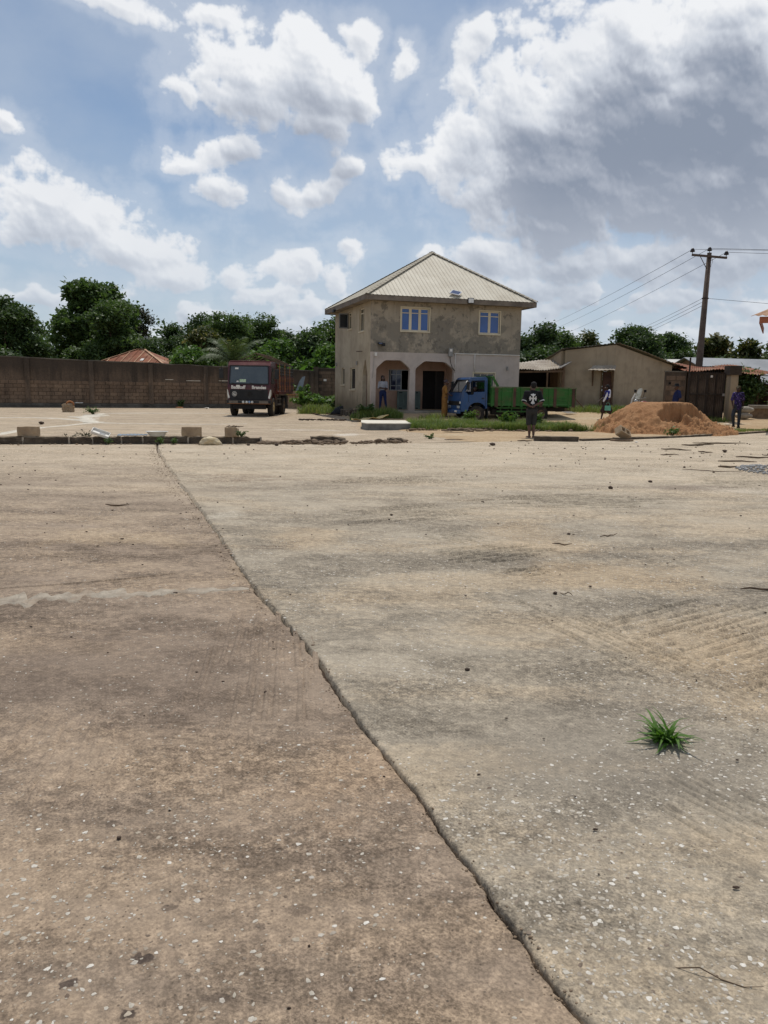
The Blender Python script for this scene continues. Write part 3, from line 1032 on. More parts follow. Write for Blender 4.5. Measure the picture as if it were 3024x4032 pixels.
W1, W2 = (1.25, 2.65, 4.17, 5.23), (5.26, 6.34, 4.17, 5.23)
W3 = (5.03, 6.18, 1.35, 2.28)
TH = 0.23
fplate(rect(HS0, HS1, BAND, WALL_TOP), [rect(*W1), rect(*W2)], TH, 0.0).obj('upper_front_wall', M_UPPER, house)
arch_a = [(0.02, 0.0), (0.05, 2.36), (0.12, 2.46), (0.42, 2.73), (0.54, 2.78), (1.22, 2.79), (1.34, 2.74), (1.68, 2.46), (1.74, 2.36), (1.68, 0.0)]
arch_b = [(2.02, 0.0), (2.01, 2.36), (2.06, 2.46), (2.40, 2.73), (2.52, 2.78), (3.48, 2.76), (3.60, 2.71), (3.96, 2.44), (4.0, 2.36), (4.0, 0.0)]
outer = [(HS0, 0.0)] + arch_a + arch_b + [(HS1, 0.0), (HS1, BAND), (HS0, BAND)]
fplate(outer, [rect(*W3)], TH, 0.004).obj('lower_front_wall', M_PINK, house)
SW = [(6.17 - 0.35, 6.17, 4.75, 5.32), (3.75, 4.45, 4.46, 5.30), (1.42, 2.25, 4.20, 5.30), (5.2, 5.84, 1.62, 2.52), (3.0, 3.98, 1.38, 2.48)]
side_arch = [(0.72, 0.0), (0.72, 2.10), (0.80, 2.36), (0.98, 2.66), (1.12, 2.86), (1.26, 2.66), (1.46, 2.36), (1.58, 2.10), (1.60, 0.0)]
splate([(TH + .006, 0.0)] + side_arch + [(HT1, 0.0), (HT1, WALL_TOP), (TH + .006, WALL_TOP)], [rect(*r) for r in SW], 0.2, HS0).obj('side_wall', M_SIDE, house)
MB().b(HS1 - TH, HS1, TH + .006, HT1, -0.2, WALL_TOP).obj('side_wall', M_SIDE, house)
MB().b(HS0 + TH, HS1 - TH, HT1 - TH, HT1, -0.2, WALL_TOP).obj('rear_wall', M_SIDE, house)
# porch room
PD = 1.9
PW = (1.27, 2.38, 1.36, 2.40)
PDOOR = (3.08, 4.28, 0.42, 2.37)
fplate(rect(0.03, 4.5, 0.0, BAND - 0.2), [rect(*PW), [(PDOOR[0], 0.43), (PDOOR[1], 0.43), (PDOOR[1], 2.37), (PDOOR[0], 2.37)]], 0.15, PD).obj('porch_back_wall', M_PORCH, house)
MB().b(4.31, 4.46, TH + 0.006, PD - 0.004, 0.0, BAND - 0.2).obj('porch_side_wall', M_PORCH, house)
MB().b(HS0 + 0.21, HS1 - TH - 0.005, TH + 0.005, HT1 - TH - 0.005, BAND - 0.16, BAND - 0.01).obj('floor_slab', M_CONC, house)
MB().b(HS0 - 0.03, 4.6, -0.42, PD + 0.5, 0.0, 0.42).obj('porch_floor', M_CONC, house, bevel=0.02)
MB().b(HS0 - 0.01, 4.4, -0.85, -0.425, 0.0, 0.24).obj('porch_step', M_CONC, house, bevel=0.02)
# dark room behind the porch wall, so the openings look into a room
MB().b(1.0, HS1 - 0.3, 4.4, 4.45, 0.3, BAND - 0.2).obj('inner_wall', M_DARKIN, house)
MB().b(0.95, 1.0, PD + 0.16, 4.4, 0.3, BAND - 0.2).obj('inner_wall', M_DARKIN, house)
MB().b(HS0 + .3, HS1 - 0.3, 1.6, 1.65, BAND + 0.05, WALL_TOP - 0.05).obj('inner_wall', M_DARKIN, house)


def facade_window(box, n_light, t0, glass, transom=0.78, fw=0.055, mull=0.13):
    a0, a1, b0, b1 = box
    mb = MB()
    d0, d1 = t0 + 0.05, t0 + 0.12
    mb.b(a0 + .003, a1 - .003, d0, d1, b1 - fw, b1 - .003).b(a0 + .003, a1 - .003, d0, d1, b0 + .003, b0 + fw)
    mb.b(a0 + .003, a0 + fw, d0 + .002, d1 - .002, b0 + fw, b1 - fw).b(a1 - fw, a1 - .003, d0 + .002, d1 - .002, b0 + fw, b1 - fw)
    w = (a1 - a0 - 2 * fw - (n_light - 1) * mull) / n_light
    panes = []
    for i in range(n_light):
        x0 = a0 + fw + i * (w + mull)
        if i:
            mb.b(x0 - mull, x0, d0 + .004, d1 - .004, b0 + fw, b1 - fw)
        zt = b0 + (b1 - b0) * transom
        mb.b(x0, x0 + w, d0 + .012, d1 - .012, zt - 0.018, zt + 0.018)
        panes += [(x0, x0 + w, b0 + fw, zt - 0.018), (x0, x0 + w, zt + 0.018, b1 - fw)]
    fr = mb.obj('window', M_CREAM, house)
    MB().b(a0 - 0.05, a1 + 0.05, t0 - 0.05, t0 - 0.002, b0 - 0.06, b0 - 0.005).obj('sill', M_CREAM, fr)
    for (x0, x1, z0, z1) in panes:
        MB().b(x0, x1, d0 + .025, d0 + .033, z0, z1).obj('pane', glass, fr)
    for x0, x1, z0, z1 in ((a0 - .05, a0 - .002, b0, b1), (a1 + .002, a1 + .05, b0, b1), (a0 - .05, a1 + .05, b1 + .002, b1 + .05)):
        MB().b(x0, x1, t0 - 0.022, t0 - 0.002, z0, z1).obj('architrave', M_CREAM, fr)
    return fr


facade_window(W1, 3, 0.0, M_BLUEGLASS)
facade_window(W2, 2, 0.0, M_BLUEGLASS)
facade_window(W3, 3, 0.004, M_DARKGLASS, mull=0.03)
# porch window: one sash slid open, dark room behind
fr = MB()
a0, a1, b0, b1 = PW
d0 = PD + 0.03
fr.b(a0 + .003, a1 - .003, d0, d0 + .06, b1 - .04, b1 - .003).b(a0 + .003, a1 - .003, d0, d0 + .06, b0 + .003, b0 + .04).b(a1 - .04, a1 - .003, d0, d0 + .06, b0 + .04, b1 - .04).b(a0 + .003, a0 + .04, d0, d0 + .06, b0 + .04, b1 - .04)
fr.b(a0 + .10, a0 + .13, d0, d0 + .04, b0 + .04, b1 - .04).b(a0 + .65, a0 + .69, d0, d0 + .05, b0 + .04, b1 - .04).b(a0 + .39, a0 + .42, d0 + .005, d0 + .035, b0 + .04, b1 - .04)
for zz in (b0 + .24, b1 - .25):
    fr.b(a0 + .13, a0 + .65, d0 + .006, d0 + .034, zz - .015, zz + .015)
pw = fr.obj('window', M_STEEL, house)
MB().b(a0 + .13, a0 + .65, d0 + .015, d0 + .022, b0 + .04, b1 - .04).obj('pane', simple('navy_glass', (0.012, 0.02, 0.06), 0.07, (0.01, 0.014, 0.04), 1, spec=0.6), pw)
MB().b(a0 - .03, a1 + .03, PD - .05, PD - .003, b0 - .06, b0 - .01).obj('sill', M_PORCH, pw)
# porch door: dark steel, one leaf ajar
dr = MB().b(PDOOR[0] + .02, PDOOR[0] + .72, PD + .05, PD + .09, .45, 2.35).obj('door', M_DARKIN, house)
MB().b(PDOOR[0] + .76, PDOOR[1] - .02, PD + .07, PD + .11, .45, 2.35).obj('door', simple('dark_steel_door', (0.022, 0.021, 0.02), 0.5, (0.03, 0.028, 0.026), 3), house)
MB().b(PDOOR[0] + .70, PDOOR[0] + .78, PD + .02, PD + .05, .45, 2.35).obj('door_post', simple('door_post_paint', S(60, 56, 52), 0.6), house)
# side wall windows
def side_window(r, n_light, glass, proud=0.06):
    a0, a1, b0, b1 = r
    mb = MB()
    s0 = HS0 + proud
    mb.b(s0, s0 + .05, a0 + .003, a1 - .003, b1 - .05, b1 - .003).b(s0, s0 + .05, a0 + .003, a1 - .003, b0 + .003, b0 + .05)
    mb.b(s0 + .002, s0 + .048, a0 + .003, a0 + .05, b0 + .05, b1 - .05).b(s0 + .002, s0 + .048, a1 - .05, a1 - .003, b0 + .05, b1 - .05)
    w = (a1 - a0 - .1)
    for i in range(1, n_light):
        t = a0 + .05 + w * i / n_light
        mb.b(s0 + .004, s0 + .046, t - .025, t + .025, b0 + .05, b1 - .05)
    if n_light > 1:
        mb.b(s0 + .01, s0 + .04, a0 + .05, a1 - .05, b0 + (b1 - b0) * .76, b0 + (b1 - b0) * .8)
    fr = mb.obj('window', M_CREAM, house)
    MB().b(s0 + .02, s0 + .028, a0 + .05, a1 - .05, b0 + .05, b1 - .05).obj('pane', glass, fr)
    MB().b(HS0 - .05, HS0 - .002, a0 - .04, a1 + .04, b0 - .05, b0 - .004).obj('sill', M_CREAM, fr)
    return fr


side_window(SW[0], 1, M_DARKGLASS)
fr = side_window(SW[1], 2, M_DARKGLASS)
# the casement that hangs open
sash = MB()
R_ = Matrix.Rotation(0, 3, 'Z')
oh = 0.50
sash.b(HS0 - oh, HS0 - .01, 4.40, 4.44, 4.50, 4.56).b(HS0 - oh, HS0 - .01, 4.40, 4.44, 5.20, 5.26).b(HS0 - oh, HS0 - oh + .05, 4.402, 4.438, 4.56, 5.20).b(HS0 - .06, HS0 - .01, 4.402, 4.438, 4.56, 5.20)
sh = sash.obj('open_sash', simple('grey_sash', S(120, 120, 118), 0.5), house)
MB().b(HS0 - oh + .05, HS0 - .06, 4.416, 4.424, 4.56, 5.20).obj('pane', M_DARKGLASS, sh)
side_window(SW[2], 2, M_DARKGLASS)
side_window(SW[3], 1, M_DARKGLASS)
side_window(SW[4], 1, M_DARKGLASS)

# roof: four corrugated slopes, hip caps, fascia and soffit
OV = 0.55
e0, e1, d0_, d1_ = HS0 - OV + 0.05, HS1 + OV, -OV, HT1 + OV
EZ, AZ = 5.70, 8.46
APX = Vector((4.10, 3.75, AZ))
corners = [Vector((e0, d0_, EZ)), Vector((e1, d0_, EZ)), Vector((e1, d1_, EZ)), Vector((e0, d1_, EZ))]


def slope(c0, c1, apex, name):
    L = (c1 - c0).length
    u_ = (c1 - c0) / L
    nrm = (c1 - c0).cross(apex - c0).normalized()
    ta = (apex - c0).dot(u_)
    up = (apex - c0) - u_ * ta
    prof = []
    x = 0.0
    while x < L:
        prof += [(x, 0.0), (min(x + 0.135, L), 0.0), (min(x + 0.155, L), 0.014), (min(x + 0.185, L), 0.014)]
        x += 0.205
    prof.append((L, 0.0))
    vs, fs = [], []
    for i, (t, h) in enumerate(prof):
        k = t / ta if t <= ta else (L - t) / (L - ta)
        k = max(0.0, min(1.0, k))
        vs += [c0 + u_ * t + nrm * h, c0 + u_ * t + up * k + nrm * h]
        if i:
            fs.append((2 * i - 2, 2 * i, 2 * i + 1, 2 * i - 1))
    return MB().add(vs, fs).obj(name, M_ALU, house)


for i in range(4):
    slope(corners[i], corners[(i + 1) % 4], APX, 'roof_slope')
for c in corners:
    d = (APX - c)
    mb = MB()
    side = Vector((-d.y, d.x, 0)).normalized()
    up_ = Vector((0, 0, 1))
    k = 26
    for j in range(k):       # lapped lengths of capping
        p0 = c + d * (j / k); p1 = c + d * ((j + 1.12) / k)
        for sgn in (-1, 1):
            q = side * sgn
            mb.add([p0 + up_ * .075, p0 + q * .16 + up_ * 0.02, p1 + q * .15 + up_ * 0.012, p1 + up_ * .062], [(0, 1, 2, 3)])
    mb.obj('hip_cap', simple('hip_cap_sheet', S(158, 149, 130), 0.7, S(140, 131, 114), 2.0), house)
for (x0, x1, y0, y1) in ((e0 + .02, e1 - .02, d0_ + .015, d0_ + .04), (e0 + .02, e1 - .02, d1_ - .04, d1_ - .015)):
    MB().b(x0, x1, y0, y1, 5.47, 5.69).obj('fascia_board', M_FASCIA, house)
for (x0, x1, y0, y1) in ((e0 + .015, e0 + .04, d0_ + .045, d1_ - .045), (e1 - .04, e1 - .015, d0_ + .045, d1_ - .045)):
    MB().b(x0, x1, y0, y1, 5.472, 5.692).obj('fascia_board', M_FASCIA, house)
MB().b(e0 + .05, e1 - .05, d0_ + .05, d1_ - .05, 5.512, 5.53).obj('soffit', M_SOFFIT, house)

# small fittings
mb = MB()
fl = MB().b(4.36, 4.68, d0_ - .06, d0_ + .005, 5.50, 5.76).obj('floodlight', M_BLACK, house, bevel=0.015)
MB().b(4.39, 4.65, d0_ - .068, d0_ - .062, 5.53, 5.73).obj('lens', simple('lamp_lens', S(232, 232, 228), 0.2, S(215, 215, 212)), fl)
q0 = Vector((4.0, d0_, EZ)); sl = (APX - Vector((APX.x, d0_, EZ)))
sln = sl.normalized(); nn = Vector((1, 0, 0)).cross(sln).normalized()
def onroof(a, up, h): return Vector((a, d0_, EZ)) + sln * up + nn * h
sp = MB()
cs_ = [(3.50, .30), (3.93, .12), (4.20, .46), (3.77, .64)]
sp.add([onroof(a, b2, .09) for a, b2 in cs_] + [onroof(a, b2, .13) for a, b2 in cs_], [(0, 3, 2, 1), (4, 5, 6, 7), (0, 1, 5, 4), (1, 2, 6, 5), (2, 3, 7, 6), (3, 0, 4, 7)])
pan = sp.obj('solar_panel', simple('panel_frame', S(224, 226, 228), 0.3), house)
cc = Vector((sum(a for a, _ in cs_) / 4, sum(b2 for _, b2 in cs_) / 4, 0))
MB().add([onroof(cc.x + (a - cc.x) * .86, cc.y + (b2 - cc.y) * .86, .133) for a, b2 in cs_], [(0, 1, 2, 3)]).obj('cells', simple('solar_cells', (0.03, 0.05, 0.12), 0.15, (0.05, 0.07, 0.15), 3, spec=0.6), pan)
mt = MB().b(3.66, 3.86, -0.14, -0.003, 3.03, 3.42).obj('meter_box', M_GREYBOX, house, bevel=0.012)
MB().b(3.70, 3.82, -0.146, -0.141, 3.26, 3.38).obj('meter_window', M_WHITEPVC, mt)
pp = MB()
pp.tube([(3.98, -0.03, 3.17), (HS1 - 0.02, -0.03, 3.17)], 0.024, 8).obj('conduit', M_WHITEPVC, house, True)
MB().tube([(4.03, -0.03, 3.15), (4.03, -0.03, 2.30)], 0.022, 8).obj('conduit', M_WHITEPVC, house, True)
MB().tube([(5.06, -0.03, 3.15), (5.06, -0.03, 2.30)], 0.022, 8).obj('conduit', M_WHITEPVC, house, True)
MB().tube([(3.74, -0.06, 3.02), (3.76, -0.07, 2.85), (3.82, -0.07, 2.62), (3.92, -0.06, 2.45), (4.02, -0.05, 2.36)], 0.016, 6).obj('meter_cable', M_BLACK, house, True)
lamp = MB().b(0.10, 0.34, -0.16, -0.01, 3.50, 3.58).b(0.28, 0.42, -0.20, -0.04, 3.42, 3.56).obj('wall_camera', M_BLACK, house, bevel=0.01)
MB().b(0.12, 0.33, -0.165, -0.161, 3.51, 3.57).obj('camera_panel', simple('solar_cells', (0, 0, 0)), lamp)
sb = MB().b(-0.05, 0.07, -0.06, -0.003, 2.95, 3.12).obj('junction_box', M_WHITEPVC, house, bevel=0.01)
MB().tube([(-0.04, -0.015, 3.1), (-0.07, -0.015, 2.9), (-0.10, -0.015, 2.3), (-0.14, -0.015, 2.0), (-0.16, -0.015, 1.92)], 0.008, 5).obj('junction_cable', M_GREYBOX, house)
MB().b(6.79, 6.86, -0.10, -0.001, 2.42, 2.62).obj('wall_lamp', M_GREYBOX, house, bevel=0.015)
for t, z in ((2.55, 2.68), (6.86, 2.72)):
    MB().b(HS0 - .08, HS0 - .002, t - .04, t + .04, z - .1, z + .1).obj('wall_lamp', M_GREYBOX, house, bevel=0.015)
MB().tube([(HS0 - .3, 1.7, 3.22), (HS0 + .1, 1.7, 3.24)], 0.03, 6).obj('waste_pipe', M_FASCIA, house)
MB().b(HS0 - .62, HS0 - .50, 5.2, 5.5, 5.38, 5.52).obj('eave_camera', M_BLACK, house)
for ch in house.children:
    pass

# two painted cupboard doors standing against the porch wall
def cupboard(s0, s1, label):
    w = s1 - s0
    c = thing('cupboard_door', label, 'cupboard door', tuple(house.matrix_basis @ Vector((s0, 0, 0.42))), HA)
    t = PD - 0.12
    mb = MB().plate(rect(0, w, 0.0, 0.92), [rect(.10, w / 2 - .03, .18, .74), rect(w / 2 + .03, w - .10, .18, .74)] if w > .4 else [rect(.07, w - .07, .18, .74)], 0.05, lambda p: Vector((p.x, t + p.y, p.z)))
    mb.obj('frame', M_TEAL, c)
    MB().b(.03, w - .03, t + .02, t + .04, .05, .88).obj('panel', simple('teal_panel', S(96, 110, 104), 0.65, S(80, 92, 88), 3), c)
    for zz in (0.06, 0.84):
        MB().b(.09, .26 if w > .4 else .2, t - .02, t - .002, zz - .02, zz + .03).obj('handle', M_BLACK, c)


cupboard(1.70, 2.36, 'wide teal panelled cupboard door leaning below the porch window')
cupboard(2.60, 2.93, 'narrow teal cupboard door leaning between pillar and porch doorway')

# ------------------------------------------------------------------ perimeter wall
def sand_wall_mat(name, a, b_, dark, top=None):
    m, n, b, out = new_mat(name)
    P = coords(n)
    f1 = n.noise(n.scale(P, (1, 1, 1.5)), 0.8, 6, 0.65)
    st = n.noise(n.scale(P, (2.2, 2.2, 0.3)), 1.1, 5, 0.65)
    f2 = n.noise(P, 14, 4, 0.65)
    c = n.mix(n.step(f1, 0.35, 0.66), a, b_)
    c = n.mix(n.step(st, 0.44, 0.70, 0.0, 0.75), c, dark)
    if top:
        sp = n.n('ShaderNodeSeparateXYZ')
        n.put(sp.inputs[0], P)
        q = n.math('ADD', sp.outputs[2], n.math('MULTIPLY', n.math('SUBTRACT', st, 0.5), 1.6))
        c = n.mix(n.step(q, 1.5, 2.5, 0.0, 0.8), c, top)
    c = n.mix(n.step(f2, 0.35, 0.65), n.mix(1.0, c, (.8, .8, .8), 'MULTIPLY'), c)
    ri = n.n('ShaderNodeObjectInfo').outputs['Random']
    c = n.mix(n.step(ri, 0, 1, 0.0, 0.65, 'LINEAR'), c, n.mix(1.0, c, (0.62, 0.6, 0.6), 'MULTIPLY'))
    n.put(b.inputs['Base Color'], c)
    b.inputs['Roughness'].default_value = 0.95
    n.put(b.inputs['Normal'], n.bump(f2, 0.6, 0.02))
    return m


M_WALL = sand_wall_mat('wall_render', S(126, 108, 91), S(105, 91, 78), S(70, 62, 54), top=S(74, 66, 58))
M_BLOCK = sand_wall_mat('sandcrete_block_old', S(142, 120, 99), S(124, 105, 88), S(96, 82, 69))
M_BLOCKNEW = simple('sandcrete_block_new', S(172, 150, 122), 0.95, S(150, 130, 106), 4, bump=0.8, bscale=60, dirt=S(120, 100, 80), dirt_amt=0.4, dirt_scale=3)
M_FOOT = simple('footing_concrete', S(112, 106, 96), 0.95, S(88, 82, 74), 1.5, bump=0.5, dirt=S(56, 52, 46), dirt_amt=0.7, dirt_scale=1.3)

block_meshes = []
for k in range(4):
    r_ = random.Random(k)
    mb = MB()
    j = lambda: r_.uniform(-.006, .006)
    x, y, z = 0.214, 0.03, 0.101
    vs = [(-x + j(), -y + j(), -z + j()), (x + j(), -y + j(), -z + j()), (x, y, -z), (-x, y, -z), (-x + j(), -y + j(), z + j()), (x + j(), -y + j(), z + j()), (x, y, z), (-x, y, z)]
    mb.add(vs, [(0, 3, 2, 1), (4, 5, 6, 7), (0, 1, 5, 4), (1, 2, 6, 5), (2, 3, 7, 6), (3, 0, 4, 7)])
    block_meshes.append(mb.mesh('block'))


def lay_blocks(parent, x0, x1, y, zs, limit=300):
    n_ = 0
    for ci, z in enumerate(zs):
        x = x0 + (0.23 if ci % 2 else 0.0)
        while x < x1 - 0.45 and n_ < limit:
            o = link_mesh('block', random.choice(block_meshes), M_BLOCK, parent, (x + .225, y + random.uniform(-.006, .004), z + .1125))
            x += 0.455
            n_ += 1


wa = math.atan(0.43)
A_ = Vector((-40.0, 46.5 + .43 * (-40 + 23.13), 0))
wall = thing('perimeter_wall', 'long dark weathered block wall with pillars behind the left yard', 'wall', A_, wa)
wl = (-4.96 + 40) / math.cos(wa)
ws = lambda X: (X + 40) / math.cos(wa)
ztop = lambda X: 3.0 - 0.0248 * (X + 23.13)
prof = [(0, 0.0), (wl, 0.0)]
tops = []
for i in range(60):
    s_ = wl * (1 - i / 59)
    X = -40 + s_ * math.cos(wa)
    tops.append((s_, ztop(X) + random.uniform(-.02, .02)))
MB().plate(prof + tops, [], 0.2, lambda p: Vector((p.x, p.y, p.z))).obj('wall_panel', M_WALL, wall)
cp = MB()
for i in range(59):
    (s1, z1), (s0, z0) = tops[i], tops[i + 1]
    cp.add([(s0, -.025, z0 - .02), (s1, -.025, z1 - .02), (s1, .225, z1 - .02), (s0, .225, z0 - .02), (s0, -.025, z0 + .045), (s1, -.025, z1 + .045), (s1, .225, z1 + .045), (s0, .225, z0 + .045)],
           [(0, 1, 5, 4), (4, 5, 6, 7), (2, 3, 7, 6), (0, 3, 2, 1)])
cp.obj('coping', simple('coping_mortar', S(112, 106, 96), 0.95, S(72, 66, 58), 1.5, world=True), wall)
MB().b(0, wl, -.20, -.003, 0.0, .10).obj('footing', M_FOOT, wall, bevel=.02)
MB().b(0, wl, -.10, -.004, 0.101, .25).obj('footing', M_FOOT, wall, bevel=.02)
for X in (-38.2, -34.9, -31.6, -28.3, -25.0, -21.67, -18.34, -15.07, -11.86, -8.6, -5.2):
    s_ = ws(X)
    MB().b(s_ - .14, s_ + .14, -.13, -.001, .24, ztop(X) - .03).obj('pillar', M_WALL, wall)
lay_blocks(wall, ws(-27.0), ws(-5.4), -.026 + .022, [.27 + .228 * k for k in range(6)], 300)
# holes and broken mortar streaks in the wall
for X, z, w in ((-23.4, 1.88, .7), (-12.6, 1.75, .9), (-14.0, 1.80, .5), (-10.8, 1.78, .6)):
    s_ = ws(X)
    MB().b(s_ - w / 2, s_ + w / 2, -.03, .01, z - .02, z + .02).obj('mortar_smear', M_MORTAR, wall)

wall2 = thing('compound_wall', 'short dark block wall between the parked maroon lorry and the house', 'wall', (-4.9, 54.45, 0), math.radians(2))
MB().b(0, 12, 0, .2, -.1, 2.72).obj('wall_panel', M_WALL, wall2)
MB().b(-.02, 12, -.03, .23, 2.721, 2.79).obj('coping', MATS['coping_mortar'], wall2)
MB().b(-.15, .18, -.14, -.001, -.1, 2.85).obj('pillar', M_WALL, wall2)
lay_blocks(wall2, .2, 3.9, .010, [.05 + .228 * k for k in range(11)])
MB().b(.55, .75, -.035, -.02, 1.88, 2.02).obj('socket_plate', M_WHITEPVC, wall2)

# ------------------------------------------------------------------ rusty-roofed house beyond the wall
M_RUST = simple('rusty_sheet', S(138, 84, 58), 0.8, S(112, 66, 46), 1.3, dirt=S(186, 160, 132), dirt_amt=0.6, dirt_scale=0.8)
M_RUSTPALE = simple('rusty_flashing', S(196, 160, 128), 0.8, S(160, 120, 92), 1.3)
M_MUD = simple('mud_wall', S(150, 120, 92), 0.95, S(128, 100, 78), 1.0)
rh = thing('hipped_roof_house', 'house with rusty hipped sheet roof showing above the perimeter wall', 'house', (-22.6, 72.5, 0), math.radians(-8))
MB().b(-3.4, 3.6, -3.0, 3.0, 0, 2.7).obj('wall', M_MUD, rh)
apx = [Vector((-.5, 0, 4.62)), Vector((.3, 0, 4.62))]
ec = [Vector((-4.2, -3.8, 2.75)), Vector((4.4, -3.8, 2.75)), Vector((4.4, 3.8, 2.75)), Vector((-4.2, 3.8, 2.75))]
mb = MB()
mb.add(ec + apx, [(0, 1, 5, 4), (1, 2, 5), (2, 3, 4, 5), (3, 0, 4)])
rf = mb.obj('roof', M_RUST, rh)
for i in range(14):          # sheet laps
    t = i / 13
    p0 = ec[0].lerp(ec[1], t)
    x_top = max(apx[0].x, min(apx[1].x, p0.x))
    if p0.x < apx[0].x: k = (p0.x - ec[0].x) / (apx[0].x - ec[0].x)
    elif p0.x > apx[1].x: k = (ec[1].x - p0.x) / (ec[1].x - apx[1].x)
    else: k = 1
    p1 = Vector((p0.x, ec[0].y + (0 - ec[0].y) * k, 2.75 + 1.87 * k))
    MB().bar(p0 + Vector((0, -.01, .03)), p1 + Vector((0, -.01, .03)), .09, .03).obj('sheet_lap', M_RUSTPALE if i % 2 else M_RUST, rf)
for a, b2 in ((ec[0], apx[0]), (ec[1], apx[1]), (apx[0], apx[1])):
    MB().bar(a + Vector((0, 0, .05)), b2 + Vector((0, 0, .05)), .2, .04).obj('ridge_cap', M_RUSTPALE, rf)
MB().box((1.0, -2.1, 3.66), (.3, .03, .4), M=Matrix.Rotation(math.radians(-62), 3, 'X')).obj('skylight_patch', M_WHITEPVC, rf)

# ------------------------------------------------------------------ low building with kinked front
M_LOW = wall_mat('low_render', S(170, 155, 132), S(156, 142, 121), S(138, 125, 106), low=S(116, 104, 87))
M_OLDSHEET = simple('old_zinc_sheet', S(176, 166, 150), 0.7, S(140, 128, 112), 1.0, dirt=S(112, 92, 74), dirt_amt=0.6, dirt_scale=1.5)
M_OLDSHEETD = simple('dark_zinc_sheet', S(134, 131, 126), 0.7, S(108, 104, 99), 1.2, dirt=S(84, 66, 54), dirt_amt=0.5)
M_WOODOLD = simple('old_timber', S(112, 92, 72), 0.9, S(84, 68, 54), 3, bump=0.4)
M_WOODDOOR = simple('brown_door', S(92, 64, 52), 0.7, S(72, 50, 42), 2)
low = thing('low_building', 'low rendered building with wavy sheet roof and a brown door under a canopy', 'building', (12.08, 41.4, 0))
LL, LR = Vector((-2.45, 0.9, 0)), Vector((3.5, 1.3, 0))


def wall_line(p0, p1, z0, zt0, zt1, th, holes=()):
    d = (p1 - p0)
    L = d.length
    u_ = d / L
    nrm = Vector((-u_.y, u_.x, 0))
    mb = MB()
    mb.plate([(0, z0), (L, z0), (L, zt1), (0, zt0)], holes, th, lambda p: p0 + u_ * p.x + nrm * p.y + Vector((0, 0, p.z)))
    return mb, u_, nrm, L


Ld = (LL).length
dx0 = Ld - 0.62
mb, ul, nl, _ = wall_line(LL, Vector((0, 0, 0)), 0.0, 3.62, 3.90, .2, [rect(dx0, dx0 + .56, .46, 2.52)])
mb.obj('front_wall', M_LOW, low)
mb, ur, nr_, _ = wall_line(Vector((.003, .002, 0)), LR, 0.0, 3.90, 2.92, .2)
mb.obj('gable_wall', M_LOW, low)
mb, *_ = wall_line(LL + Vector((.05, .25, 0)), LL + Vector((.6, 7, 0)), 0, 3.6, 3.3, .2)
mb.obj('end_wall', M_LOW, low)
mb, *_ = wall_line(LR + Vector((0, .01, 0)), LR + Vector((.8, 6.5, 0)), 0, 2.9, 2.9, .2)
mb.obj('end_wall', M_LOW, low)


def wavy_sheet(name, P00, P10, P11, P01, nu, nv, amp, mat, parent, sag=0.06, seed=1, rag=0.05):
    """corrugated sheet over a bilinear patch, corrugation across the u direction, with sagging ragged edges"""
    r = np.random.default_rng(seed)
    vs, fs = [], []
    for j in range(nv + 1):
        v = j / nv
        for i in range(nu + 1):
            u_ = i / nu
            p = (P00 * (1 - u_) + P10 * u_) * (1 - v) + (P01 * (1 - u_) + P11 * u_) * v
            z = amp * (1 if (i % 2) else -1) + sag * math.sin(u_ * 9 + seed) * math.sin(v * 3 + seed * 2) * .6
            e = r.uniform(-rag, rag) if j in (0,) else 0
            q = p + Vector((0, 0, z))
            if j == 0: q += (P00 - P01).normalized() * e
            vs.append(q)
    for j in range(nv):
        for i in range(nu):
            a = j * (nu + 1) + i
            fs.append((a, a + 1, a + nu + 2, a + nu + 1))
    o = MB().add(vs, fs).obj(name, mat, parent)
    md = o.modifiers.new('thick', 'SOLIDIFY')
    md.thickness = 0.012
    return o


rg = Vector((.1, -.10, 4.0)); rgb = Vector((.9, 7, 3.9))
wavy_sheet('roof_sheet', rg, LL + Vector((-.25, -.1, 3.70)), LL + Vector((.2, 7, 3.4)), rgb, 30, 6, .02, M_OLDSHEETD, low, seed=3)
wavy_sheet('roof_sheet', LR + Vector((.8, -.12, 2.80)), rg + Vector((0, 0, .03)), rgb + Vector((0, 0, .03)), LR + Vector((1.2, 6.5, 2.8)), 40, 6, .02, M_OLDSHEET, low, seed=5)
dc = LL + ul * (dx0 + .28)
dob = MB()
dob.box(dc + nl * .08 + Vector((0, 0, 1.49)), (.50, .05, 2.04), rz=math.atan2(ul.y, ul.x))
dob.obj('door', M_WOODDOOR, low)
fr = MB()
for k in (-.295, .295):
    fr.box(dc + ul * k + nl * -.02 + Vector((0, 0, 1.5)), (.07, .12, 2.12), rz=math.atan2(ul.y, ul.x))
fr.box(dc + nl * -.02 + Vector((0, 0, 2.57)), (.66, .12, .07), rz=math.atan2(ul.y, ul.x))
fr.obj('door_frame', M_WOODOLD, low)
ca = dc + Vector((0, 0, 2.84))
o_ = -nl
wavy_sheet('canopy', ca + ul * -.95 + o_ * .85 + Vector((0, 0, -.27)), ca + ul * .42 + o_ * .85 + Vector((0, 0, -.27)), ca + ul * .42, ca + ul * -.75, 14, 2, .012, M_OLDSHEET, low, sag=.02, seed=9, rag=.03)
for k in (-.75, .25):
    MB().bar(dc + ul * k + o_ * .02 + Vector((0, 0, 1.95)), ca + ul * k + o_ * .72 + Vector((0, 0, -.24)), .05, .05).obj('canopy_brace', M_WOODOLD, low)
    MB().bar(dc + ul * k + o_ * .03 + Vector((0, 0, 1.75)), ca + ul * k + o_ * .03 + Vector((0, 0, -.03)), .05, .06).obj('canopy_post', M_WOODOLD, low)

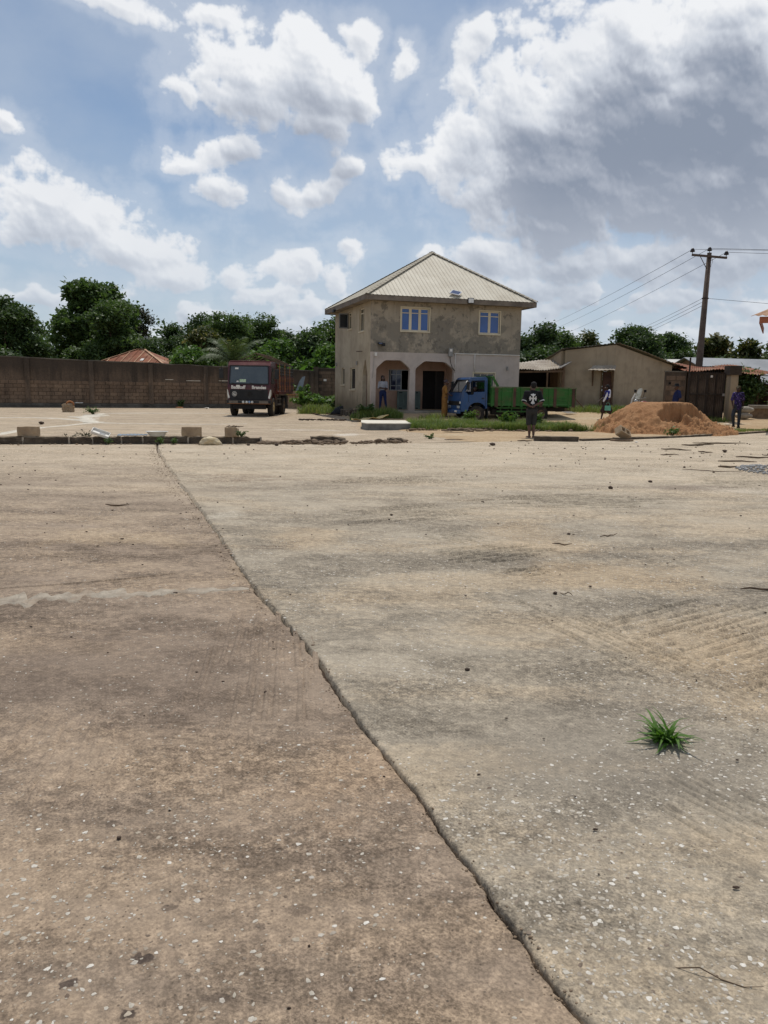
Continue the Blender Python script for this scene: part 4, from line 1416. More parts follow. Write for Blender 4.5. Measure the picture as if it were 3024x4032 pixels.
# open shed between the house and the low building
shed = thing('open_shed', 'open shed with wavy zinc roof and dark inside beside the two-storey house', 'shed', (8.2, 41.0, 0))
wavy_sheet('roof_sheet', Vector((-1.9, 0, 2.50)), Vector((1.15, .6, 2.62)), Vector((2.3, 5.2, 3.32)), Vector((-1.7, 5.2, 3.0)), 44, 5, .022, M_OLDSHEET, shed, sag=.09, seed=2, rag=.12)
MB().bar((-1.9, .15, 2.40), (1.3, .65, 2.50), .06, .10).obj('eave_beam', M_WOODOLD, shed)
for p, h in (((.32, .3), 2.40), ((-1.5, .25), 2.38), ((1.25, .9), 2.45)):
    MB().bar((p[0], p[1], .2), (p[0], p[1], h), .08, .08).obj('post', M_WOODOLD, shed)
MB().b(-2.0, 1.8, 4.6, 4.75, 0.2, 3.0).obj('rear_wall', M_DARKIN, shed)
MB().b(1.35, 1.45, 1.2, 4.6, 0.2, 2.9).obj('side_wall', M_BLOCK, shed)
MB().bar((1.0, .62, 2.66), (1.62, .8, 3.0), .35, .03).obj('loose_sheet', M_OLDSHEETD, shed)

# ------------------------------------------------------------------ gate, gate wall, sheds and houses behind it
M_GATE = simple('gate_sheet', S(96, 84, 72), 0.85, S(72, 62, 54), 1.6, dirt=S(54, 44, 38), dirt_amt=0.6, dirt_scale=2.0, world=True)
M_GATEBAR = simple('gate_bar', S(60, 52, 46), 0.8, S(44, 38, 34), 3)
gw = thing('gate_wall', 'short dark block wall left of the sheet metal gate', 'wall', (13.0, 36.3, 0.1))
MB().b(0, .95, 0, .2, -.2, 2.30).obj('wall_panel', M_WALL, gw)
lay_blocks(gw, .01, .95, .01, [.1 + .228 * k for k in range(9)])
MB().b(-.02, .97, -.02, .22, 2.301, 2.36).obj('coping', MATS['coping_mortar'], gw)
MB().b(.15, .45, -.012, .0, 1.75, 1.84).obj('vent_hole', M_DARKIN, gw)
gate = thing('sheet_metal_gate', 'tall ribbed sheet metal gate with iron frame beside a square pillar', 'gate', (14.0, 36.2, 0.12))
gwid = 1.72
for leaf, (g0, g1) in enumerate(((.05, .86), (.90, 1.68))):
    vs, fs = [], []
    k = int((g1 - g0) / .042)
    for i in range(k + 1):
        x = g0 + (g1 - g0) * i / k
        y = .018 if i % 2 else -.018
        vs += [(x, y, .22), (x, y, 2.26 - .02 * (i % 3))]
        if i: fs.append((2 * i - 2, 2 * i, 2 * i + 1, 2 * i - 1))
    lf = MB().add(vs, fs).obj('gate_leaf', M_GATE, gate)
    fb = MB()
    for z in (.2, 1.28, 2.26): fb.b(g0, g1, -.06, -.022, z - .025, z + .025)
    for x in (g0, g1, (g0 + g1) / 2): fb.b(x - .022, x + .022, -.062, -.024, .1, 2.3)
    fb.obj('leaf_frame', M_GATEBAR, lf)
    bars = MB()
    for i in range(10):
        x = g0 + (g1 - g0) * (i + .5) / 10
        bars.b(x - .008, x + .008, -.012, .008, .02, .24)
    bars.obj('lower_bars', M_GATEBAR, lf)
sk = MB()
for i in range(16):
    x = .05 + i * .095
    sk.tube([(x, 0, 2.24), (x, 0, 2.62 - .015 * i + random.uniform(-.03, .05))], [.012, .004], 5)
sk.obj('spikes', M_GATEBAR, gate)
MB().tube([(.0, -.03, -.1), (0.02, -.03, 2.95)], [.05, .04], 8).obj('gate_post', M_GATEBAR, gate)
MB().b(1.0, 1.1, -.066, -.062, 2.06, 2.16).obj('notice', M_WHITEPVC, gate)
MB().b(1.6, 1.72, -.09, -.062, 1.22, 1.34).obj('lock_box', M_GREYBOX, gate)
gp = thing('gate_pillar', 'square dark masonry pillar at the right end of the metal gate', 'pillar', (16.0, 36.0, 0.0))
MB().b(-.22, .12, -.25, .25, 0, 2.3).obj('shaft', M_LOW, gp)
MB().b(-.32, .22, -.32, .32, 2.301, 2.72).obj('capital', M_WALL, gp)

lt = thing('lean_to_roof', 'sagging rusty sheet lean-to roof showing over the gate', 'roof', (15.6, 42.9, 0))
wavy_sheet('roof_sheet', Vector((.3, -1.2, 2.72)), Vector((5.2, -1.0, 2.55)), Vector((5.6, 3, 3.0)), Vector((.6, 3, 3.1)), 60, 4, .03, M_RUST, lt, sag=.16, seed=4, rag=.08)
for x in (.8, 2.6, 4.6):
    MB().b(x - .05, x + .05, -.6, -.5, 0.2, 2.6).obj('post', M_WOODOLD, lt)
MB().b(.4, 5.6, 2.6, 2.7, .2, 3.0).obj('rear_wall', M_DARKIN, lt)

def plain_house(name, label, x, y, w, d, h, rise, roofmat, wallmat, rz=0.0, ridge='x', ov=.5):
    t = thing(name, label, 'house', (x, y, 0), rz)
    wl_ = MB().b(-w / 2, w / 2, -d / 2, d / 2, 0, h).obj('wall', wallmat, t)
    mb = MB()
    a, b2 = w / 2 + ov, d / 2 + ov
    if ridge == 'x':
        vs = [(-a, -b2, h), (a, -b2, h), (a, b2, h), (-a, b2, h), (-a * .96, 0, h + rise), (a * .96, 0, h + rise)]
        mb.add(vs, [(0, 1, 5, 4), (2, 3, 4, 5)])
        for sx in (-1, 1):
            MB().add([(sx * w / 2, -d / 2, h), (sx * w / 2, d / 2, h), (sx * w / 2, 0, h + rise * .9)], [(0, 1, 2)]).obj('gable', wallmat, t)
    o = mb.obj('roof', roofmat, t)
    md = o.modifiers.new('thick', 'SOLIDIFY')
    md.thickness = .05
    for i in range(-2, 3):
        win = MB().b(i * w / 6 - .35, i * w / 6 + .35, -d / 2 - .03, -d / 2 - .002, 1.0, 2.0).obj('window', M_CREAM, t)
        MB().b(i * w / 6 - .3, i * w / 6 + .3, -d / 2 - .036, -d / 2 - .031, 1.05, 1.95).obj('pane', M_DARKGLASS, win)
    return t


M_GREYROOF = simple('grey_roof_sheet', S(146, 148, 150), 0.6, S(124, 126, 128), 0.5, spec=0.4)
M_PALEROOF = simple('pale_roof_sheet', S(214, 212, 206), 0.55, S(190, 186, 178), 0.5, spec=0.4)
plain_house('grey_roofed_house', 'house with wide grey gabled sheet roof behind the gate pillar', 25.2, 58, 6.6, 6.0, 2.75, 1.25, M_GREYROOF, M_MUD, math.radians(14))
plain_house('grey_roofed_house', 'lower grey roofed outbuilding right of the gate pillar', 22.6, 46.5, 2.6, 3.0, 2.0, .5, M_GREYROOF, M_WOODOLD, math.radians(20), ov=.6)
plain_house('pale_roofed_house', 'distant house with pale roof beside the electricity pole', 29.4, 78, 4.5, 4, 3.4, 1.3, M_PALEROOF, M_MUD, 0)
plain_house('pale_roofed_house', 'distant house with white roof seen between trees over the shed', 19.2, 95, 6, 5, 4.0, 1.6, M_PALEROOF, M_MUD, 0)
wt = thing('water_tank', 'dark box tank standing above the far trees at right', 'tank', (36.6, 80, 0))
MB().b(-.55, .55, -.5, .5, 4.9, 5.6).obj('tank_body', M_OLDSHEETD, wt, bevel=.05)
for sx in (-.45, .45):
    for sy in (-.4, .4):
        MB().b(sx - .05, sx + .05, sy - .05, sy + .05, 0, 4.9).obj('leg', M_WOODOLD, wt)

# building whose eave corner enters the frame at the right
rb = thing('eaves_building', 'building at the right edge with only its eave corner showing', 'building', (17.0, 28.93, 0), math.radians(-27))
MB().b(-2.4, 4, .3, 5, 0, 4.1).obj('wall', M_LOW, rb)
MB().b(-3.05, 4.5, -.35, -.31, 4.12, 4.36).obj('fascia_board', simple('orange_fascia', S(168, 104, 76), .7, S(140, 84, 62), 2), rb)
MB().b(-3.05, -3.01, -.30, 5.4, 4.12, 4.36).obj('fascia_board', MATS['orange_fascia'], rb)
wavy_sheet('roof_sheet', Vector((-3.35, -.5, 4.40)), Vector((4.6, -.5, 4.40)), Vector((4.6, 2.6, 5.9)), Vector((-.6, 2.6, 5.9)), 60, 2, .02, M_RUSTPALE, rb, sag=0, seed=6, rag=.02)

# ------------------------------------------------------------------ electricity pole and wires
M_POLE = simple('pole_timber', S(98, 84, 74), 0.9, S(78, 66, 58), 2.2, bump=0.5, bscale=25, dirt=S(60, 52, 46), dirt_amt=0.5)
M_INSUL = simple('insulator', S(52, 42, 40), 0.3, S(40, 34, 32), 2)
M_WIRE = simple('wire', (0.06, 0.06, 0.065), 0.5, (0.05, 0.05, 0.05), 1)
pole = thing('electricity_pole', 'tall tapered electricity pole with crossarm and three insulators behind the gate', 'utility pole', (19.12, 48, 0))
MB().tube([(0, 0, -.3), (.02, 0, 2), (.13, 0, 9.75)], [.24, .22, .13], 14).obj('shaft', M_POLE, pole, True)
arm = MB().box((.08, -.16, 9.52), (2.1, .1, .12), M=Matrix.Rotation(math.radians(4), 3, 'Y')).obj('crossarm', M_POLE, pole)
ins = [(-.95, -.16, 9.66), (.13, 0, 9.76), (1.08, -.16, 9.52)]
for (x, y, z) in ins:
    MB().lathe([(.02, 0), (.02, .08), (.13, .10), (.15, .16), (.10, .20), (.12, .24), (.07, .28), (.05, .32), (0.001, .33)], 12, (x, y, z)).obj('insulator', M_INSUL, pole, True)
MB().bar((-.45, -.14, 9.5), (.05, -.06, 8.75), .03, .03).obj('arm_brace', M_GATEBAR, pole)
MB().tube([(.2, -.2, 9.45), (.28, -.22, 9.2), (.18, -.2, 8.9)], .012, 5).obj('jumper', M_WIRE, pole)
for z in (7.1, 2.8):
    MB().lathe([(.2, -.03), (.205, -.03), (.205, .03), (.2, .03)], 14, (.09 if z > 5 else .03, 0, z)).obj('band', M_GATEBAR, pole)


def wire(label, a, b2, sag, r=.016):
    a, b2 = Vector(a), Vector(b2)
    pts = [a.lerp(b2, i / 24) - Vector((0, 0, sag * 4 * (i / 24) * (1 - i / 24))) for i in range(25)]
    o = MB().tube(pts, r, 5, False).obj('overhead_wire', M_WIRE)
    tag(o, label, 'wire', 'overhead wires')


px0 = Vector((19.12, 48, 0))
for k, ((ix, iy, iz), dz, nm) in enumerate(zip(ins, (0, -.9, -2.4), ('uppermost', 'middle', 'lowest'))):
    wire(nm + ' of the three wires running left from the pole top to behind the house', px0 + Vector((ix, iy, iz + .25)), (33.5 + k * 2.0, 210, 15.6 + dz), 1.0, .013)
for k, nm in enumerate(('upper', 'middle', 'lower')):
    wire(nm + ' of the thin low wires running left from mid pole to the trees', px0 + Vector((.0, -.1, 7.15 - k * .22)), (54 + k * .6, 210, 14.2 - k * .5), 1.0, .012)
for k, ((ix, iy, iz), nm) in enumerate(zip(ins, ('near', 'centre', 'far'))):
    wire(nm + ' wire running right from the crossarm out of the frame', px0 + Vector((ix, iy, iz + .25)), (60, 44 + k * .8, 10.2 - k * .3), .25, .011)
wire('slack wire running right from the middle of the pole', px0 + Vector((.1, -.1, 7.1)), (60, 46, 5.5), .4, .011)

# ------------------------------------------------------------------ vehicles
M_TYRE = simple('tyre_rubber', (0.022, 0.020, 0.018), 0.9, (0.035, 0.03, 0.026), 6, dirt=S(96, 82, 66), dirt_amt=0.45, dirt_scale=4)
M_RIM = simple('wheel_rim', S(120, 104, 84), 0.7, S(92, 78, 62), 5, metallic=0.2, dirt=S(70, 56, 44), dirt_amt=0.5, dirt_scale=5)
M_RIMRED = simple('wheel_rim_pale', S(186, 170, 128), 0.6, S(150, 132, 98), 5, dirt=S(96, 78, 60), dirt_amt=0.5, dirt_scale=5)
M_MAROON = simple('maroon_paint', (0.070, 0.009, 0.013), 0.38, (0.048, 0.007, 0.010), 2.5, spec=0.5, dirt=S(120, 80, 70), dirt_amt=0.3, dirt_scale=2.5)
M_MAROONTOP = simple('faded_maroon', (0.13, 0.035, 0.036), 0.55, (0.10, 0.024, 0.025), 2.0, dirt=S(150, 104, 94), dirt_amt=0.5)
M_TRIM = simple('black_trim', (0.016, 0.017, 0.018), 0.6, (0.026, 0.027, 0.028), 4, dirt=S(70, 62, 54), dirt_amt=0.25)
M_CHASSIS = simple('chassis_steel', (0.016, 0.014, 0.013), 0.85, (0.03, 0.025, 0.022), 4)
M_LAMP = simple('lamp_glass', S(176, 178, 176), 0.15, S(150, 152, 150), 6, spec=0.6)
M_LAMPW = simple('white_lens', S(222, 220, 212), 0.3, S(196, 192, 184), 5)
M_LETTER = simple('white_lettering', S(228, 224, 216), 0.6, S(206, 200, 192), 8)
M_WOODBED = simple('bed_timber_red', S(104, 52, 42), 0.8, S(80, 42, 34), 3, bump=0.4, dirt=S(70, 50, 42), dirt_amt=0.4, dirt_scale=3)
M_WOODPALE = simple('bed_timber_pale', S(176, 120, 78), 0.8, S(146, 96, 62), 3)
M_RAIL = simple('bed_rail', S(104, 96, 88), 0.7, S(78, 72, 66), 3)
M_WINDSCREEN = simple('lorry_windscreen', (0.045, 0.058, 0.064), 0.10, (0.075, 0.090, 0.094), 1.2, spec=0.8)  # paler base colour stands in for sky reflected in the glass
M_BLUE = simple('blue_paint', (0.010, 0.066, 0.195), 0.33, (0.009, 0.050, 0.15), 1.6, spec=0.5, dirt=S(84, 92, 108), dirt_amt=0.55, dirt_scale=2.6)
M_GREEN = simple('green_paint', (0.030, 0.135, 0.026), 0.65, (0.022, 0.10, 0.020), 2.0, dirt=S(92, 92, 62), dirt_amt=0.6, dirt_scale=3.5)
M_BROWNPOST = simple('brown_stake', S(88, 68, 56), 0.85, S(66, 52, 44), 3)
M_CLEAR = glass_mat('clear_glass', (0.82, 0.86, 0.86), 1.5)
M_SEAT = simple('seat_cloth', (0.03, 0.028, 0.027), 0.95, (0.02, 0.02, 0.02), 4)


def wheel(parent, c, r, w, rimmat, dual=False):
    """axle along local X"""
    t = MB()
    prof = [(r * .56, -w / 2), (r * .92, -w / 2), (r * .98, -w * .40), (r, -w * .25), (r, w * .25), (r * .98, w * .40), (r * .92, w / 2), (r * .56, w / 2), (r * .56, -w / 2)]
    t.lathe(prof, 28, (0, 0, 0), 'X')
    for k in range(28):      # tread lugs
        a = 2 * PI * k / 28
        t.box((0, math.cos(a) * r, math.sin(a) * r), (w * .8, r * .10, r * .035), M=Matrix.Rotation(a + PI / 2, 3, 'X') @ Matrix.Rotation(.35 * (1 if k % 2 else -1), 3, 'Z'))
    o = t.obj('wheel', M_TYRE, parent, True, loc=c)
    rim = MB()
    for sx in (-1, 1):
        rim.lathe([(r * .57, sx * w * .46), (r * .52, sx * w * .50), (r * .47, sx * w * .36), (r * .30, sx * w * .22), (r * .22, sx * w * .34), (r * .16, sx * w * .52), (.002, sx * w * .55)], 20, (0, 0, 0), 'X')
        for k in range(6):
            a = 2 * PI * k / 6
            rim.sphere((sx * w * .31, math.cos(a) * r * .30, math.sin(a) * r * .30), r * .05, nu=6, nv=4)
    rim.obj('rim', rimmat, o, True)
    return o


def text_mesh(name, body, size, mat, parent, loc, rot, bold=0.0, extrude=0.004, width=None):
    cu = bpy.data.curves.new(name, 'FONT')
    cu.body = body
    cu.size = size
    cu.offset = bold
    cu.extrude = extrude
    cu.resolution_u = 3
    cu.align_x = 'CENTER'
    tmp = bpy.data.objects.new(name, cu)
    COL.objects.link(tmp)
    dg = bpy.context.evaluated_depsgraph_get()
    me = bpy.data.meshes.new_from_object(tmp.evaluated_get(dg))
    bpy.data.objects.remove(tmp, do_unlink=True)
    me.materials.clear()
    o = link_mesh(name, me, mat, parent, loc)
    o.rotation_euler = rot
    if width:
        xs = [v.co.x for v in me.vertices]
        o.scale.x = width / (max(xs) - min(xs))
    return o


# ---- maroon lorry facing the camera. local: x lateral, y back from the front, z up
lorry = thing('cargo_lorry', 'maroon cab-over lorry with slatted red timber bed parked facing forward', 'truck', (-6.68, 38.0, 0), math.radians(-1.5))
W = 1.05
prof = [(0.10, 0.66), (0.0, 0.72), (0.0, 1.40), (0.03, 1.52), (0.20, 2.44), (0.30, 2.58), (0.42, 2.63), (1.55, 2.66), (1.70, 2.56), (1.72, 0.80), (1.42, 0.80)]
for k in range(9):
    a = math.radians(0 + k * 180 / 8)
    prof.append((0.94 + 0.50 * math.cos(a), 0.80 + 0.36 * math.sin(a) if 0 < k < 8 else 0.80))
prof += [(0.44, 0.66)]
cab = MB()
cab.plate(prof, [], 2 * W, lambda p: Vector((p.y - W, p.x, p.z)))
cab_o = cab.obj('cab', M_MAROON, lorry, bevel=0.05, seg=3)
MB().b(-W + .05, W - .05, .36, 1.62, 2.664, 2.70).obj('roof_panel', M_MAROONTOP, lorry, bevel=.02)
MB().add([(-W + .02, .205, 2.46), (W - .02, .205, 2.46), (W - .02, .36, 2.655), (-W + .02, .36, 2.655)], [(0, 1, 2, 3)]).obj('roof_brow', M_MAROONTOP, lorry)


def on_front(x, z, off):
    """point on the sloping windscreen plane"""
    y = 0.03 + (z - 1.52) * (0.17 / 0.92)
    return Vector((x, y - off, z))


ws_o = MB().add([on_front(-.93, 1.60, .012), on_front(.93, 1.60, .012), on_front(.90, 2.42, .012), on_front(-.90, 2.42, .012)], [(0, 1, 2, 3)]).obj('windscreen', M_WINDSCREEN, lorry)
sr = MB()
for a, b2 in (((-.96, 1.57), (.96, 1.57)), ((-.93, 2.45), (.93, 2.45)), ((-.96, 1.57), (-.93, 2.45)), ((.96, 1.57), (.93, 2.45))):
    sr.bar(on_front(*a, .02), on_front(*b2, .02), .03, .05)
sr.obj('windscreen_seal', M_TRIM, lorry)
MB().add([on_front(x, z, .018) for x, z in ((-.70, 2.28), (-.53, 2.28), (-.53, 2.36), (-.70, 2.36))], [(0, 1, 2, 3)]).obj('sticker', M_WHITEPVC, ws_o)
MB().add([on_front(x, z, .018) for x, z in ((-.46, 1.66), (-.15, 1.66), (-.15, 1.80), (-.46, 1.80))], [(0, 1, 2, 3)]).obj('sticker', simple('green_card', S(150, 186, 142), .6, S(206, 214, 196), 9), ws_o)
MB().add([on_front(x, z, .018) for x, z in ((-.62, 1.66), (-.50, 1.66), (-.52, 1.73), (-.60, 1.73))], [(0, 1, 2, 3)]).obj('sticker', M_WHITEPVC, ws_o)
for x0, x1 in ((-.35, -.85), (.55, .05)):
    MB().bar(on_front(x0, 1.53, .04), on_front(x1, 1.63, .04), .015, .02).obj('wiper', M_TRIM, lorry)
# lower front: panel, grille, lettering
MB().b(-.93, .93, -.022, -.003, .80, 1.30).obj('grille', M_TRIM, lorry, bevel=.01)
for k in range(7):
    MB().b(-.72, .72, -.040, -.023, .86 + k * .062, .885 + k * .062).obj('grille_slat', M_TRIM, lorry)
text_mesh('lettering', 'Baustoff', .21, M_LETTER, lorry, (-.52, -.028, 1.345), (PI / 2, 0, 0), .010, .003, .70)
text_mesh('lettering', 'Brandes', .21, M_LETTER, lorry, (.50, -.028, 1.345), (PI / 2, 0, 0), .010, .003, .70)
MB().b(-.62, -.44, -.034, -.031, 1.42, 1.52).obj('paint_smear', M_WHITEPVC, lorry)
bd = MB().lathe([(.001, 0), (.118, 0), (.118, -.012), (.001, -.012)], 28, (-.70, -.042, 1.09), 'Y').obj('round_badge', M_LETTER, lorry)
MB().lathe([(.001, 0), (.098, 0), (.098, -.006), (.001, -.006)], 28, (-.70, -.055, 1.09), 'Y').obj('badge_disc', simple('badge_dark', S(58, 66, 58), .6), bd)
text_mesh('badge_letter', 'G', .17, M_LETTER, bd, (-.70, -.066, 1.03), (PI / 2, 0, 0), .006, .002)
em = MB().lathe([(.085, 0), (.10, 0), (.10, -.012), (.085, -.012), (.085, 0)], 28, (.05, -.05, 1.09), 'Y')
for k in range(3):
    a = PI / 2 + k * 2 * PI / 3
    em.bar((.05, -.056, 1.09), (.05 + .088 * math.cos(a), -.056, 1.09 + .088 * math.sin(a)), .012, .02)
em.obj('emblem', M_CHASSIS, lorry)
MB().b(.45, .62, -.034, -.024, 1.235, 1.275).obj('model_plate', M_RAIL, lorry)
for sx in (-1, 1):
    vs = [(sx * (W - .11), -.03, .90), (sx * (W - .02), -.03, .86), (sx * (W + .035), .05, 1.10), (sx * (W + .03), .05, 1.30), (sx * (W - .01), -.02, 1.31)]
    cs = MB().add(vs + [(x, y + .05, z) for x, y, z in vs], [(0, 1, 2, 3, 4), (9, 8, 7, 6, 5)] + [(i, (i + 1) % 5, (i + 1) % 5 + 5, i + 5) for i in range(5)])
    cs.obj('corner_reflector', M_LAMPW, lorry)
bp = MB().b(-W - .03, W + .03, -.13, .10, .60, .80).obj('bumper', M_TRIM, lorry, bevel=.03)
MB().b(-W + .0, W - .0, -.14, -.131, .775, .792).obj('bumper_strip', M_RAIL, bp)
MB().b(-W + .0, W - .0, -.14, -.131, .615, .632).obj('bumper_strip', M_WOODPALE, bp)
for sx in (-1, 1):
    hl = MB().b(sx * .74 - .22, sx * .74 + .22, -.142, -.128, .645, .755).obj('headlight', simple('headlight_dirty', S(126, 112, 96), .25, S(104, 94, 82), 7, spec=.6), lorry)
    for k in range(3):
        MB().b(sx * .74 - .21, sx * .74 + .21, -.150, -.143, .66 + k * .034, .668 + k * .034).obj('headlight_grille', M_RAIL, hl)
for k, x in enumerate((-.26, -.09, .045, .18)):
    MB().lathe([(.001, -.03), (.05, -.025), (.062, .0), (.062, .03)], 16, (x, -.15, .70), 'Y').obj('fog_lamp', simple('fog_lamp_blue', S(150, 170, 196), .2, S(130, 150, 180), 6) if k == 2 else M_LAMPW, lorry, True)
MB().b(-.8, .8, .0, .2, .36, .60).obj('underrun_plate', M_CHASSIS, lorry)
# doors, mirrors
for sx in (-1, 1):
    dw = MB().add([(sx * (W + .012), y, z) for y, z in ((.28, 1.60), (.42, 2.36), (1.30, 2.36), (1.30, 1.60))], [(0, 1, 2, 3)]).obj('side_window', M_WINDSCREEN, lorry)
    MB().b(min(sx * (W + .003), sx * (W + .02)), max(sx * (W + .003), sx * (W + .02)), 1.15, 1.28, 1.40, 1.46).obj('door_handle', M_TRIM, lorry)
    MB().tube([(sx * (W + .0), .25, 2.40), (sx * (W + .30), .10, 2.42), (sx * (W + .32), .10, 1.66), (sx * W, .22, 1.60)], .014, 6).obj('mirror_arm', M_TRIM, lorry)
    x0 = sx * (W + .31)
    MB().b(x0 - .10, x0 + .10, .04, .10, 1.82, 2.30).obj('mirror', M_TRIM, lorry, bevel=.02)
    MB().b(min(sx * (W - .34), sx * (W - .02)), max(sx * (W - .34), sx * (W - .02)), .52, .60, .62, 1.12).obj('mud_guard', M_CHASSIS, lorry)
# chassis, bed
MB().b(-.42, -.30, .5, 6.4, .62, .82).obj('chassis_rail', M_CHASSIS, lorry)
MB().b(.30, .42, .5, 6.4, .62, .82).obj('chassis_rail', M_CHASSIS, lorry)
MB().b(-.3, .3, .6, 1.6, .45, .95).obj('engine', M_CHASSIS, lorry)
for y in (.94, 3.95):
    MB().tube([(-.95, y, .46), (.95, y, .46)], .07, 10).obj('axle', M_CHASSIS, lorry)
for sx in (-1, 1):
    wheel(lorry, (sx * .93, .94, .46), .46, .26, M_RIMRED)
    wheel(lorry, (sx * .98, 3.95, .46), .46, .25, M_RIM)
    wheel(lorry, (sx * .70, 3.95, .46), .46, .25, M_RIM)
    MB().b(sx * .95 - .2, sx * .95 + .2, 4.55, 4.58, .30, 1.0).obj('mud_flap', M_TRIM, lorry)
    MB().b(sx * 1.0 - .08, sx * 1.0 + .08, 2.0, 3.1, .52, .60).obj('side_guard', M_RAIL, lorry)
    MB().b(sx * 1.0 - .08, sx * 1.0 + .08, 2.0, 3.1, .80, .88).obj('side_guard', M_RAIL, lorry)
    for y in (2.05, 3.05):
        MB().b(sx * 1.0 - .05, sx * 1.0 + .05, y - .04, y + .04, .5, 1.05).obj('guard_bracket', M_RAIL, lorry)
fl = MB().b(-1.18, 1.18, 1.85, 6.7, 1.08, 1.22).obj('bed_floor', M_WOODBED, lorry)
for sx in (-1, 1):
    x0 = sx * 1.17
    for k in range(4):
        z = 1.24 + k * .20
        MB().b(x0 - .02, x0 + .02, 1.86, 6.68, z, z + .17).obj('side_plank', M_WOODBED, lorry)
    for k in range(4):
        z = 2.08 + k * .16
        MB().b(x0 - .016, x0 + .016, 1.86, 6.68, z, z + .05).obj('side_rail', M_RAIL, lorry)
    for k in range(9):
        y = 1.92 + k * .58
        MB().b(x0 + sx * .022 - .015, x0 + sx * .022 + .015, y - .035, y + .035, 1.2, 2.62).obj('stake', M_TRIM if k % 3 else M_WOODPALE, lorry)
        for zz in (1.30, 1.72):
            MB().b(x0 + sx * .03 - .006, x0 + sx * .03 + .006, y + .16, y + .23, zz, zz + .22).obj('reflector_strip', M_WOODPALE, lorry)
for k in range(8):
    x = -1.1 + k * .31
    MB().b(x - .03, x + .03, 1.80, 1.84, 1.22, 2.62).obj('headboard_slat', M_WOODBED, lorry)
for z in (1.4, 2.0, 2.58):
    MB().b(-1.16, 1.16, 1.845, 1.885, z, z + .08).obj('headboard_rail', M_RAIL, lorry)
# tarpaulin hoops over the bed
for y in (1.95, 3.1, 4.3, 5.5, 6.6):
    MB().tube([(-1.17, y, 2.62), (-.0, y, 3.12), (1.17, y, 2.62)], .022, 6).obj('roof_hoop', M_WOODOLD, lorry)
MB().tube([(0, 1.8, 3.13), (0, 6.7, 3.13)], .022, 6).obj('ridge_pole', M_WOODOLD, lorry)

# ---- blue light truck, green bed. local: x from the front bumper to the tail, y away from the camera side, z up
TA = math.radians(15)
bt = thing('pickup_truck', 'blue cab-over light truck with green timber bed parked before the house', 'truck', (3.35, 34.6, 0.02), TA)
BW = 1.74
TW = 0.045


def cab_T(y0):
    return lambda p: Vector((p.x, y0 + p.y, p.z))


side = [(0.02, .46), (0.0, .95), (.04, 1.32), (.38, 1.88), (.48, 1.98), (1.16, 2.02), (1.24, 1.94), (1.26, .62), (1.16, .62)]
for k in range(1, 8):
    a = math.radians(k * 180 / 8)
    side.append((.78 + .44 * math.cos(a), .52 + .36 * math.sin(a)))
side += [(.34, .50)]
win = [(.26, 1.30), (.62, 1.30), (.62, 1.24), (1.12, 1.32), (1.12, 1.82), (.52, 1.84)]
win = [(.20, 1.34), (.50, 1.84), (1.10, 1.86), (1.12, 1.36), (.62, 1.34), (.58, 1.22), (.34, 1.22)]
for nm, y0 in (('near', 0.0), ('far', BW - TW)):
    MB().plate(side, [win], TW, cab_T(y0)).obj('cab_side', M_BLUE, bt, bevel=.012)
    MB().b(.50, .53, y0 + .012, y0 + .03, 1.24, 1.83).b(.53, 1.10, y0 + .012, y0 + .03, 1.815, 1.84).obj('window_bar', M_TRIM, bt)
# front, roof and back panels between the sides
fr = MB()
fr.b(.0, .05, TW + .002, BW - TW - .002, .46, .95)
fr.add([(0, TW + .002, .95), (0, BW - TW - .002, .95), (.04, BW - TW - .002, 1.32), (.04, TW + .002, 1.32), (.05, TW + .002, .95), (.05, BW - TW - .002, .95), (.09, BW - TW - .002, 1.30), (.09, TW + .002, 1.30)],
       [(0, 1, 2, 3), (7, 6, 5, 4), (3, 2, 6, 7), (0, 3, 7, 4), (1, 5, 6, 2)])
fr.obj('front_panel', M_BLUE, bt)
MB().add([(.38, TW + .002, 1.88), (.48, TW + .002, 1.985), (1.17, TW + .002, 2.025), (1.24, TW + .002, 1.95), (.38, BW - TW - .002, 1.88), (.48, BW - TW - .002, 1.985), (1.17, BW - TW - .002, 2.025), (1.24, BW - TW - .002, 1.95)],
         [(0, 1, 5, 4), (1, 2, 6, 5), (2, 3, 7, 6)]).obj('cab_roof', M_BLUE, bt)
bk = MB()
bk.plate([(TW + .002, .60), (BW - TW - .002, .60), (BW - TW - .002, 1.95), (TW + .002, 1.95)], [[(.25, 1.35), (BW - .25, 1.35), (BW - .25, 1.78), (.25, 1.78)]], .03, lambda p: Vector((1.225 + p.y, p.x, p.z)))
bk.obj('cab_back', M_BLUE, bt)
MB().add([(.045, TW + .05, 1.33), (.045, BW - TW - .05, 1.33), (.375, BW - TW - .05, 1.875), (.375, TW + .05, 1.875)], [(0, 1, 2, 3)]).obj('windscreen', M_CLEAR, bt)
sl_ = MB()
for ya in (TW + .03, BW - TW - .03):
    sl_.bar((.042, ya, 1.33), (.375, ya, 1.875), .05, .02)
sl_.bar((.042, TW, 1.33), (.042, BW - TW, 1.33), .03, .03)
sl_.bar((.375, TW, 1.876), (.375, BW - TW, 1.876), .03, .03)
sl_.obj('windscreen_seal', M_TRIM, bt)
MB().box((.33, .2, 1.80), (.005, .16, .10), M=Matrix.Rotation(math.radians(31), 3, 'Y')).obj('sticker', M_WHITEPVC, bt)
MB().bar((.03, .5, 1.345), (.10, .95, 1.46), .015, .015).obj('wiper', M_TRIM, bt)
MB().b(.3, 1.2, TW + .01, BW - TW - .01, .55, .60).obj('cab_floor', M_CHASSIS, bt)
